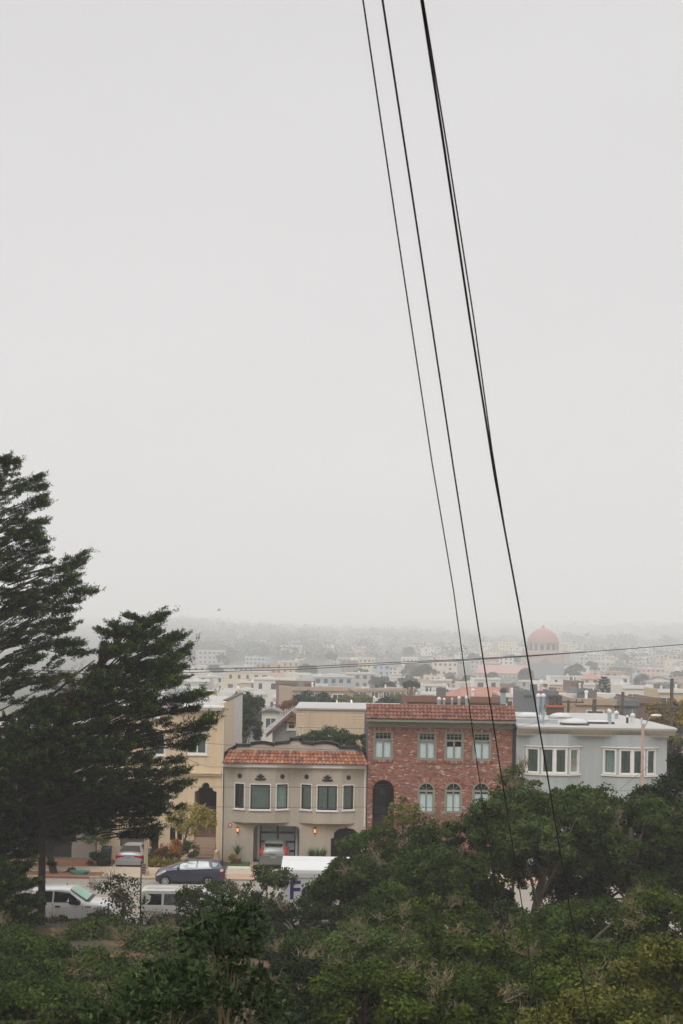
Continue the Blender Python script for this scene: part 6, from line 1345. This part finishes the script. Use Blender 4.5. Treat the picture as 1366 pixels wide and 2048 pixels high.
def farhouse(x0, x1, Y, z0, z1, wall, roof, label, group='houses across the valley', dep=12, detail=0, rot=0, trim=None, floors=None, name='distant_house', seed=0, cat='house', wins=True):
    """box with parapet / gable / hip roof, windows, roof vents"""
    rr = random.Random(seed or int(x0*13+Y)); wm = HM[wall] if isinstance(wall, str) else wall; W = x1-x0
    cx, cy = (x0+x1)/2, Y
    s = thing(name, label, cat, (cx, cy, z0), rot, group)
    x0, x1 = -W/2, W/2; h = z1-z0; fl = floors or max(1, round(h/3.3))
    FTt = HM[wall] if (trim or wall in ('brown', 'slate grey', 'brick red', 'tan')) and isinstance(wall, str) else FT
    b = MB()
    def q(*a): b.box(*a)
    rz = h if roof.startswith('flat') else h-1.9*(W/9 if W < 14 else 1.3)
    b.mi = 0; q(x0, x1, 0, dep, -1.5, rz)
    if roof.startswith('flat'):
        b.mi = 0; q(x0-.02, x0+.2, .25, dep-.01, rz+.001, rz+.45); q(x1-.2, x1+.02, .25, dep-.01, rz+.001, rz+.45); 
        b.mi = 2; q(x0-.2, x1+.2, -.25, .249, rz-.15, rz+.5)
    r = MB()
    if roof == 'flat pale' or roof == 'flat dark': r.box(x0+.21, x1-.21, .26, dep-.02, rz+.002, rz+.06)
    elif roof == 'grey gabled':
        r.add([(x0-.4, -.4, rz), (x1+.4, -.4, rz), (x1+.4, dep+.3, rz), (x0-.4, dep+.3, rz), (0, -.4, h), (0, dep+.3, h)], [(0, 4, 5, 3), (1, 2, 5, 4), (0, 3, 2, 1), (2, 3, 5)]); b.mi = 0; b.add([(x0, -.02, rz), (x1, -.02, rz), (0, -.02, h-.3)], [(0, 1, 2)]); r.add([(x0-.4, -.4, rz), (x1+.4, -.4, rz), (0, -.4, h), (x0-.1, -.4, rz), (x1+.1, -.4, rz), (0, -.4, h-.35)], [(0, 3, 5, 2), (1, 2, 5, 4)])
    else:
        e = .5; hr = min(W, dep)*.38; r.add([(x0-e, -e, rz), (x1+e, -e, rz), (x1+e, dep+e, rz), (x0-e, dep+e, rz), (x0+hr, dep/2, h), (x1-hr, dep/2, h)], [(0, 1, 5, 4), (1, 2, 5), (2, 3, 4, 5), (3, 0, 4), (0, 3, 2, 1)])
    wb = []
    if wins:
        nb = max(1, round(W/3.4)); style = rr.random()
        for f in range(fl):
            zz = .9+f*rz/fl
            for k in range(nb):
                if rr.random() < .12: continue
                u = x0+W*(k+.5)/nb; ww = rr.choice((.5, .7, .9)) if style < .6 else .8; hh = min(1.5, rz/fl-1.1)
                if hh < .5: continue
                wb.append((u-ww, u+ww, zz, zz+hh))
        if rr.random() < .5:
            for k in range(2): wb.append(('s', dep*(.3+.4*k), rz*.6))
    if detail:
        b.build('wall', [wm, FW, FTt], s, local=True); r.build('roof', RM.get(roof, RM['flat pale']), s, local=True)
        for w in wb:
            if w[0] == 's': continue
            m = MB(); m.poly(Pl(0, 0), rect(w[0]-.12, w[1]+.12, w[2]-.12, w[3]+.12), [rect(*w)], -.08, .09, .08); m.pbox(Pl(0, 0), (w[0]+w[1])/2-.04, (w[0]+w[1])/2+.04, w[2], w[3], -.06, 0)
            wo = m.build('window', FT, s, local=True); m = MB(); m.poly(Pl(0, 0), rect(*w), [], -.02); m.build('pane', FW, wo, local=True)
        if rr.random() < .7:
            m = MB(); vx = rr.uniform(x0+1, x1-1); m.lathe((vx, dep*.4, rz), [(.15, 0), (.15, .9), (.22, .95), (.22, 1.1), (.02, 1.2)], 8); m.build('roof_vent', FT, s, local=True)
            m = MB(); vx = rr.uniform(x0+1, x1-1); m.box(vx-.5, vx+.5, dep*.5, dep*.5+.8, rz, rz+1.2); m.build('chimney', RM['flat dark'], s, local=True)
    else:
        b.mi = 1
        for w in wb:
            if w[0] == 's': b.box(x1, x1+.03, w[1]-.5, w[1]+.5, w[2]-.7, w[2]+.7); b.box(x0-.03, x0, w[1]-.5, w[1]+.5, w[2]-.7, w[2]+.7)
            else: b.box(w[0], w[1], -.05, 0, w[2], w[3])
        if rr.random() < .6: b.mi = 2; vx = rr.uniform(x0+1, x1-1); b.box(vx-.4, vx+.4, dep*.3, dep*.3+.8, rz+.05, rz+1.1)
        b.build('wall', [wm, FW, FTt], s, local=True); r.build('roof', RM.get(roof, RM['flat pale']), s, local=True)
    return s
def fh(xa, xb, top, Y, wall, roof, label, **k):
    a, c = at(xa, top, Y), at(xb, top, Y); z0 = zt(a.x, Y); return farhouse(a.x, c.x, Y, z0, (a.z+c.z)/2, wall, roof, label, detail=k.pop('detail', 1), **k)
# individually recognisable buildings nearest behind the row
NB = 'buildings just behind the row'
fh(815, 1012, 1402, 150, 'brick red', 'flat dark', 'long low red brown building seen over the clay tiled roof', group=NB, wins=False)
fh(1048, 1114, 1389, 190, 'slate grey', 'flat dark', 'dark grey flat building behind the twin flue pipes', group=NB, wins=False)
fh(1152, 1229, 1407, 146, 'tan', 'flat pale', 'orange brown building with a white framed window behind the white roof', group=NB, floors=3)
fh(1229, 1275, 1409, 150, 'slate grey', 'flat dark', 'dark blue grey building right of the orange brown one', group=NB, wins=False)
fh(1275, 1318, 1404, 152, 'brown', 'flat dark', 'dull brown building beside the yellow brown tree', group=NB, wins=False)
fh(1157, 1182, 1383, 225, 'slate grey', 'flat dark', 'narrow dark house left of the norfolk pine', group=NB)
fh(1246, 1322, 1376, 260, 'white', 'flat pale', 'large white building with balconies behind the leaning pole', group=NB)
fh(1000, 1050, 1393, 215, 'beige', 'flat pale', 'beige flat building behind the tall galvanised flue', group=NB)
fh(1090, 1126, 1375, 260, 'cream', 'red tiled', 'cream house with orange red hip roof behind the dark grey building', group=NB)
fh(1144, 1166, 1366, 300, 'brown', 'flat pale', 'narrow brown pink wall left of the dark narrow house', group=NB, wins=False)
fh(842, 876, 1388, 300, 'pale grey', 'flat dark', 'low grey building right of the umbrella shaped tree', group=NB)
fh(524, 560, 1416, 205, 'off white', 'grey gabled', 'off white house with dark roof left of the small reddish trees', group=NB)
fh(672, 705, 1413, 190, 'white', 'flat pale', 'white low house between the beige siding and the yellow trees', group=NB)
fh(380, 470, 1384, 330, 'pale yellow', 'flat pale', 'yellow flat building over the cream house roof', group=NB)
fh(1318, 1380, 1384, 240, 'beige', 'flat pale', 'beige building at the right edge over the yellow brown tree', group=NB)
fh(360, 400, 1376, 380, 'pale blue', 'flat pale', 'pale blue house touching the tips of the smaller cypress', group=NB)
ORD = ['first', 'second', 'third', 'fourth', 'fifth', 'sixth', 'seventh', 'eighth', 'ninth', 'tenth', 'eleventh', 'twelfth', 'thirteenth', 'fourteenth', 'fifteenth', 'sixteenth', 'seventeenth', 'eighteenth', 'nineteenth', 'twentieth']+['twenty '+w for w in ('first', 'second', 'third', 'fourth', 'fifth', 'sixth', 'seventh', 'eighth', 'ninth')]+['thirtieth']+['thirty '+w for w in ('first', 'second', 'third', 'fourth', 'fifth', 'sixth', 'seventh', 'eighth', 'ninth')]+['fortieth']
rows = [(232, .8), (280, .85), (328, .85), (385, .85), (450, .82), (525, .78), (610, .72), (710, .66), (830, .6), (960, .56), (1100, .52), (1250, .48), (1420, .42), (1620, .34), (1850, .26), (2150, .16)]
rnd = random.Random(99); total = 0
for ri, (Y, pr) in enumerate(rows):
    x = at(330, 1350, Y).x; xe = at(1400, 1350, Y).x; k = 0
    while x < xe and total < 284:
        w = rnd.choice((7.6, 8.5, 9.5, 12, 16))*(1. if Y < 500 else 1.35); 
        px = to_px((x+w/2, Y, 8))[0]
        ok = rnd.random() < pr
        if Y > 900 and px < 640 and rnd.random() < .75: ok = False
        if 640 < Y < 1000 and 935 < px < 1155: ok = False
        if 1000 < Y < 1400 and 1030 < px < 1150: ok = False
        if 1180 < px < 1240 and 270 < Y < 330: ok = False
        if Y < 300 and (px > 1290 or px < 470): ok = False
        if 465 < px < 530 and Y < 280: ok = False
        if ok:
            g = zt(x+w/2, Y); h = rnd.choice((6.2, 7, 7.5, 8.5, 9.5, 10.5, 6.5)); wl = rnd.choices([n for n, c in WALLC], WW)[0]
            rf = rnd.choices(['flat pale', 'flat dark', 'red tiled', 'grey gabled'], [64, 12, 5, 19])[0]
            lab = '%s %s roofed house, %s from left, %s row of the town' % (wl, rf.replace('flat pale', 'pale flat').replace('flat dark', 'dark flat').replace('grey gabled', 'grey gable').replace('red tiled', 'red tile'), ORD[k], ORD[ri])
            farhouse(x, x+w-.2, Y+rnd.uniform(-.07, .07)*Y*.5, g, g+h, wl, rf, lab, detail=1 if Y < 380 else 0, rot=rnd.choice((0, 0, 0, .25, -.3, .5)), dep=rnd.uniform(10, 16), seed=total+5)
            total += 1; k += 1
        x += w+(rnd.random() < .1)*6
# ============================================================ domed temple
Yd = 960.
c = at(1086, 1286, Yd); gz_ = zt(c.x, Yd); k = Yd/F
tm = thing('domed_temple', 'large pink domed temple standing faint in the haze above the town', 'temple', (c.x, Yd, gz_))
PK = mat('pink temple stone', '#a8978e', .9, .05, .1); PR = mat('terracotta temple tile', '#a07c74', .9, .06, .1); SL = mat('slate temple roof', '#55585c', .9, .1, .1)
r = 31*k; b = MB(); b.lathe((c.x, Yd, c.z), [(r*math.cos(R(a)), r*.95*math.sin(R(a))) for a in range(0, 90, 6)]+[(.6, r*.95)], 40); b.build('dome', PR, tm, smooth=True)
b = MB(); b.lathe((c.x, Yd, c.z+r*.95), [(1.2, -.2), (1.2, 1.2), (.1, 2.5)], 12); b.build('finial', PK, tm)
b = MB(); zb = at(1086, 1308, Yd).z; b.lathe((c.x, Yd, zb), [(r*1.12, 0), (r*1.12, (c.z-zb)*.2), (r*1.0, (c.z-zb)*.22), (r*1.0, c.z-zb), (r*1.05, c.z-zb+.01), (r*1.05, c.z-zb+.6), (r, c.z-zb+.7)], 40); dr_ = b.build('drum', PK, tm)
for i in range(16):
    a = 2*math.pi*(i+.5)/16; pl = Pl(c.x+r*1.012*math.cos(a), Yd+r*1.012*math.sin(a), a+math.pi/2); m = MB(); h = c.z-zb; m.poly(pl, archpts(-1.1, 1.1, zb+h*.35, zb+h*.75, 6), [], 0); m.build('drum_window', FW, dr_)
z2 = at(1086, 1345, Yd).z
b = MB(); b.box(c.x-r*1.25, c.x+r*1.25, Yd-r*1.25, Yd+r*1.2, gz_-3, zb); 
for sx in (-1, 1): b.box(c.x+sx*r*1.3-2, c.x+sx*r*1.3+2, Yd-r*1.3-2, Yd-r*1.3+2, gz_-3, zb+2.5)
b.build('tower_body', PK, tm)
b = MB(); b.add([(c.x-r*1.0, Yd-r*1.3, z2+1), (c.x+r*1.0, Yd-r*1.3, z2+1), (c.x, Yd-r*1.3, zb-2), (c.x-r, Yd-r*1.26, z2+1), (c.x+r, Yd-r*1.26, z2+1), (c.x, Yd-r*1.26, zb-2)], [(0, 1, 2), (5, 4, 3), (0, 2, 5, 3), (1, 4, 5, 2)]); b.build('gable', PR, tm)
xa, xb_ = at(1040, 1335, Yd).x, at(1140, 1335, Yd).x; zt_a, zt_b = at(1086, 1327, Yd).z, at(1086, 1355, Yd).z
b = MB(); b.add([(xa-8, Yd-34, zt_b), (xb_+4, Yd-34, zt_b), (xb_-3, Yd-20, zt_a), (xa+4, Yd-20, zt_a), (xa-8, Yd-18, zt_b), (xb_+4, Yd-18, zt_b)], [(0, 1, 2, 3), (0, 3, 4), (1, 5, 2)]); b.box(xa-7, xb_+3, Yd-38, Yd-19, gz_-6, zt_b); b.build('slate_wing', SL, tm)
wa, wb = at(945, 1335, Yd).x, at(1046, 1335, Yd).x; w1, w2, w3 = at(995, 1329, Yd).z, at(995, 1345, Yd).z, at(995, 1362, Yd).z
b = MB(); b.box(wa, wb, Yd-34, Yd-12, min(gz_, w3)-6, w2)
b.build('long_wing', mat('cream temple stone', '#cdb9a0', .9, .05, .1), tm)
b = MB(); b.add([(wa-1, Yd-35, w2), (wb, Yd-35, w2), (wb, Yd-23, w1), (wa+2, Yd-23, w1), (wa-1, Yd-11, w2), (wb, Yd-11, w2)], [(0, 1, 2, 3), (3, 2, 5, 4), (0, 3, 4)]); b.build('long_wing_roof', PR, tm)
for i in range(12):
    x = wa+2+(wb-wa-4)*i/11; m = MB(); m.poly(Pl(0, Yd-34.1), archpts(x-.8, x+.8, w2-5.5, w2-2.5, 6), [], 0); m.build('wing_window', FW, tm)
# ============================================================ far woods and valley trees
g = np.random.default_rng(77); P, D, L, T = [], [], [], []
def clump(x, Y, z, r, n):
    u = unit(g.normal(size=(n, 3))); q = g.random((n, 1))**.4; P.append(np.array([x, Y, z])+u*q*r*np.array([1, 1, .8])); D.append(np.concatenate([g.normal(size=(n, 2)), np.full((n, 1), .1)], 1)); L.append(np.full(n, r*.34)); T.append(g.random(n)*.05+g.random()*.45)
for i in range(2600):
    Y = float(np.exp(g.uniform(math.log(1150), math.log(3800)))); pxx = g.uniform(250, 1450); x = (pxx-CX)/F*Y
    dens = 1. if Y > 2400 else (.8 if pxx < 660 else .25)
    if g.random() > dens: continue
    if 930 < pxx < 1160 and Y < 1600: continue
    h = g.uniform(7, 12)*(1 if Y < 1800 else Y/1800); clump(x, Y, zt(x, Y)+h*.5, h*.9, 40 if Y < 2500 else 50)
for i in range(70):
    pxx = g.uniform(1130, 1400); Y = g.uniform(2000, 2300); x = (pxx-CX)/F*Y; h = g.uniform(14, 24); clump(x, Y, zt(x, Y)+h*.75, h*.5, 60)
wood = leafmesh('far_wood', np.concatenate(P), np.concatenate(D), np.concatenate(L), np.concatenate(L)*.8, np.concatenate(T), LM['far'], N=np.tile([[0, -.5, 1.]], (sum(len(q) for q in P), 1))+g.normal(size=(sum(len(q) for q in P), 3))*.25); tag(wood, kind='stuff')
# garden trees of the town: countable, one object each, drawn from four shared crowns
protos = []
for i in range(4):
    t = thing('town_tree', '', 'tree', (0, 0, 0)); cc, Pp, Dd, Tt = crown_pts((0, 0, 5.2), (3.6, 3.6, 2.9), 60, 70, 1.0, 500+i, low=-.5); leafmesh('crown', Pp, Dd, .6, .4, Tt, LM['far'] if i % 2 else LM['oak'], t)
    b = MB(); b.tube([(0, 0, -.5), (.1, 0, 3), (0, 0, 5)], [.3, .22, .1], 7); b.build('trunk', M['bark'], t, local=True); protos.append(t)
used = 0; lst = []
for i in range(64):
    Y = float(np.exp(rnd.uniform(math.log(190), math.log(1250)))); pxx = rnd.uniform(380, 1380)
    if Y < 260 and (1180 < pxx < 1330): continue
    lst.append((round(Y), pxx))
lst.sort(); 
bands = {}
for Y, pxx in lst: bands.setdefault(int(math.log(Y/185)/.28), []).append((pxx, Y))
for bi, items in sorted(bands.items()):
    for k, (pxx, Y) in enumerate(sorted(items)):
        x = (pxx-CX)/F*Y
        t = protos[used] if used < 4 else copy_tree(protos[rnd.randrange(4)])
        t.location = (x, Y, zt(x, Y)); sc = rnd.uniform(.55, 1.05)*(1 if Y < 500 else 1.35); t.scale = (sc, sc, sc*rnd.uniform(.85, 1.2)); t.rotation_euler = (0, 0, rnd.uniform(0, 6))
        tag(t, '%s grey green tree from left in the %s belt of trees between town roofs' % (ORD[k], ORD[bi]), 'tree', 'trees between the town roofs'); used += 1
# ============================================================ gull
c = at(438, 1220, 160); s = thing('gull', 'tiny pale gull flying before the fog left of the cables', 'bird', c)
b = MB(); b.lathe((c.x, c.y, c.z), [(.01, -.28), (.06, -.18), (.09, 0), (.07, .14), (.04, .2), (.01, .28)], 10, 'x'); b.build('body', FT, s, smooth=True)
for sg in (-1, 1):
    b = MB(); b.add([(c.x-.08, c.y, c.z+.03), (c.x+.1, c.y, c.z+.03), (c.x+.12, c.y+sg*.35, c.z+.16), (c.x-.05, c.y+sg*.35, c.z+.15), (c.x-.1, c.y+sg*.75, c.z+.06)], [(0, 1, 2, 3), (3, 2, 4)]); b.build('wing', RM['flat pale'], s)
# ============================================================ air
bm_ = MB(); bm_.box(-2950, 2950, -300, 7900, -24, 168); hz = bm_.build('haze', M['white']); hz.data.materials.clear()
m = bpy.data.materials.new('haze air'); m.use_nodes = True; nt = m.node_tree; nt.nodes.clear(); out = _n(nt, 'ShaderNodeOutputMaterial'); v = _n(nt, 'ShaderNodeVolumePrincipled')
v.inputs['Color'].default_value = (.97, .965, .96, 1); v.inputs['Density'].default_value = .00062; v.inputs['Anisotropy'].default_value = 0.0
nt.links.new(v.outputs[0], out.inputs['Volume']); hz.data.materials.append(m); tag(hz, kind='stuff')
# ============================================================ overcast daylight
w = bpy.data.worlds.new('World'); S.world = w; w.use_nodes = True; nt = w.node_tree; nt.nodes.clear(); out = _n(nt, 'ShaderNodeOutputWorld')
EL, AZ = 50., 200.
sky = _n(nt, 'ShaderNodeTexSky', sky_type='NISHITA'); sky.sun_disc = False; sky.sun_elevation = R(EL); sky.sun_rotation = R(AZ); sky.air_density = 1.5; sky.dust_density = 6; sky.ozone_density = 1
hs = _n(nt, 'ShaderNodeHueSaturation'); hs.inputs['Saturation'].default_value = .12; nt.links.new(sky.outputs[0], hs.inputs['Color'])
bg1 = _n(nt, 'ShaderNodeBackground'); bg1.inputs['Strength'].default_value = .012; nt.links.new(hs.outputs[0], bg1.inputs[0])
tc = _n(nt, 'ShaderNodeTexCoord'); sp = _n(nt, 'ShaderNodeSeparateXYZ'); nt.links.new(tc.outputs['Generated'], sp.inputs[0])
cr = _n(nt, 'ShaderNodeValToRGB'); e = cr.color_ramp.elements; e[0].position = 0; e[0].color = (.33, .33, .33, 1); e[1].position = 1; e[1].color = (1, 1, 1, 1)
for p_, c_ in ((.12, .345), (.28, .33), (.42, .32), (.6, .6), (.8, .85)): q = e.new(p_); q.color = (c_*1.01, c_*.994, c_*1.0, 1)
cn = _n(nt, 'ShaderNodeTexNoise'); cn.inputs['Scale'].default_value = 3.5; cn.inputs['Detail'].default_value = 3; cmp_ = _n(nt, 'ShaderNodeMapping'); cmp_.inputs['Scale'].default_value = (1, 1, 3.2); nt.links.new(tc.outputs['Generated'], cmp_.inputs[0]); nt.links.new(cmp_.outputs[0], cn.inputs['Vector'])
cm = _n(nt, 'ShaderNodeMath', operation='MULTIPLY_ADD'); cm.inputs[1].default_value = .12; cm.inputs[2].default_value = .94; nt.links.new(cn.outputs['Fac'], cm.inputs[0])
nt.links.new(sp.outputs['Z'], cr.inputs[0]); bg2 = _n(nt, 'ShaderNodeBackground'); cs_ = _n(nt, 'ShaderNodeMath', operation='MULTIPLY'); cs_.inputs[1].default_value = 2.1; nt.links.new(cm.outputs[0], cs_.inputs[0]); nt.links.new(cs_.outputs[0], bg2.inputs['Strength']); nt.links.new(cr.outputs[0], bg2.inputs[0])
ad = _n(nt, 'ShaderNodeAddShader'); nt.links.new(bg1.outputs[0], ad.inputs[0]); nt.links.new(bg2.outputs[0], ad.inputs[1]); nt.links.new(ad.outputs[0], out.inputs[0])
sl = bpy.data.lights.new('sun', 'SUN'); sl.energy = .9; sl.angle = R(25); sl.color = (1, .97, .93); so = bpy.data.objects.new('sun', sl); COL.objects.link(so)
a = R(AZ); d = Vector((math.sin(a)*math.cos(R(EL)), math.cos(a)*math.cos(R(EL)), math.sin(R(EL)))); so.rotation_euler = d.to_track_quat('Z', 'Y').to_euler()
# ============================================================ camera and render settings
cd = bpy.data.cameras.new('camera'); co = bpy.data.objects.new('camera', cd); COL.objects.link(co); S.camera = co
cd.sensor_fit = 'HORIZONTAL'; cd.sensor_width = 24; cd.lens = 50; cd.shift_y = (HY-1024)/1366; cd.clip_start = .1; cd.clip_end = 12000
cd.dof.use_dof = True; cd.dof.focus_distance = 92; cd.dof.aperture_fstop = 9
co.matrix_world = Matrix.Translation((0, 0, H)) @ Matrix.Rotation(R(90), 4, 'X') @ Matrix.Rotation(TH, 4, 'Z')
S.view_settings.view_transform = 'Standard'; S.view_settings.look = 'None'; S.view_settings.exposure = 0; S.view_settings.gamma = 1
S.cycles.use_denoising = True; S.cycles.max_bounces = 6; S.cycles.diffuse_bounces = 3; S.cycles.glossy_bounces = 3; S.cycles.volume_bounces = 1; S.cycles.transparent_max_bounces = 12
S.cycles.caustics_reflective = False; S.cycles.caustics_refractive = False
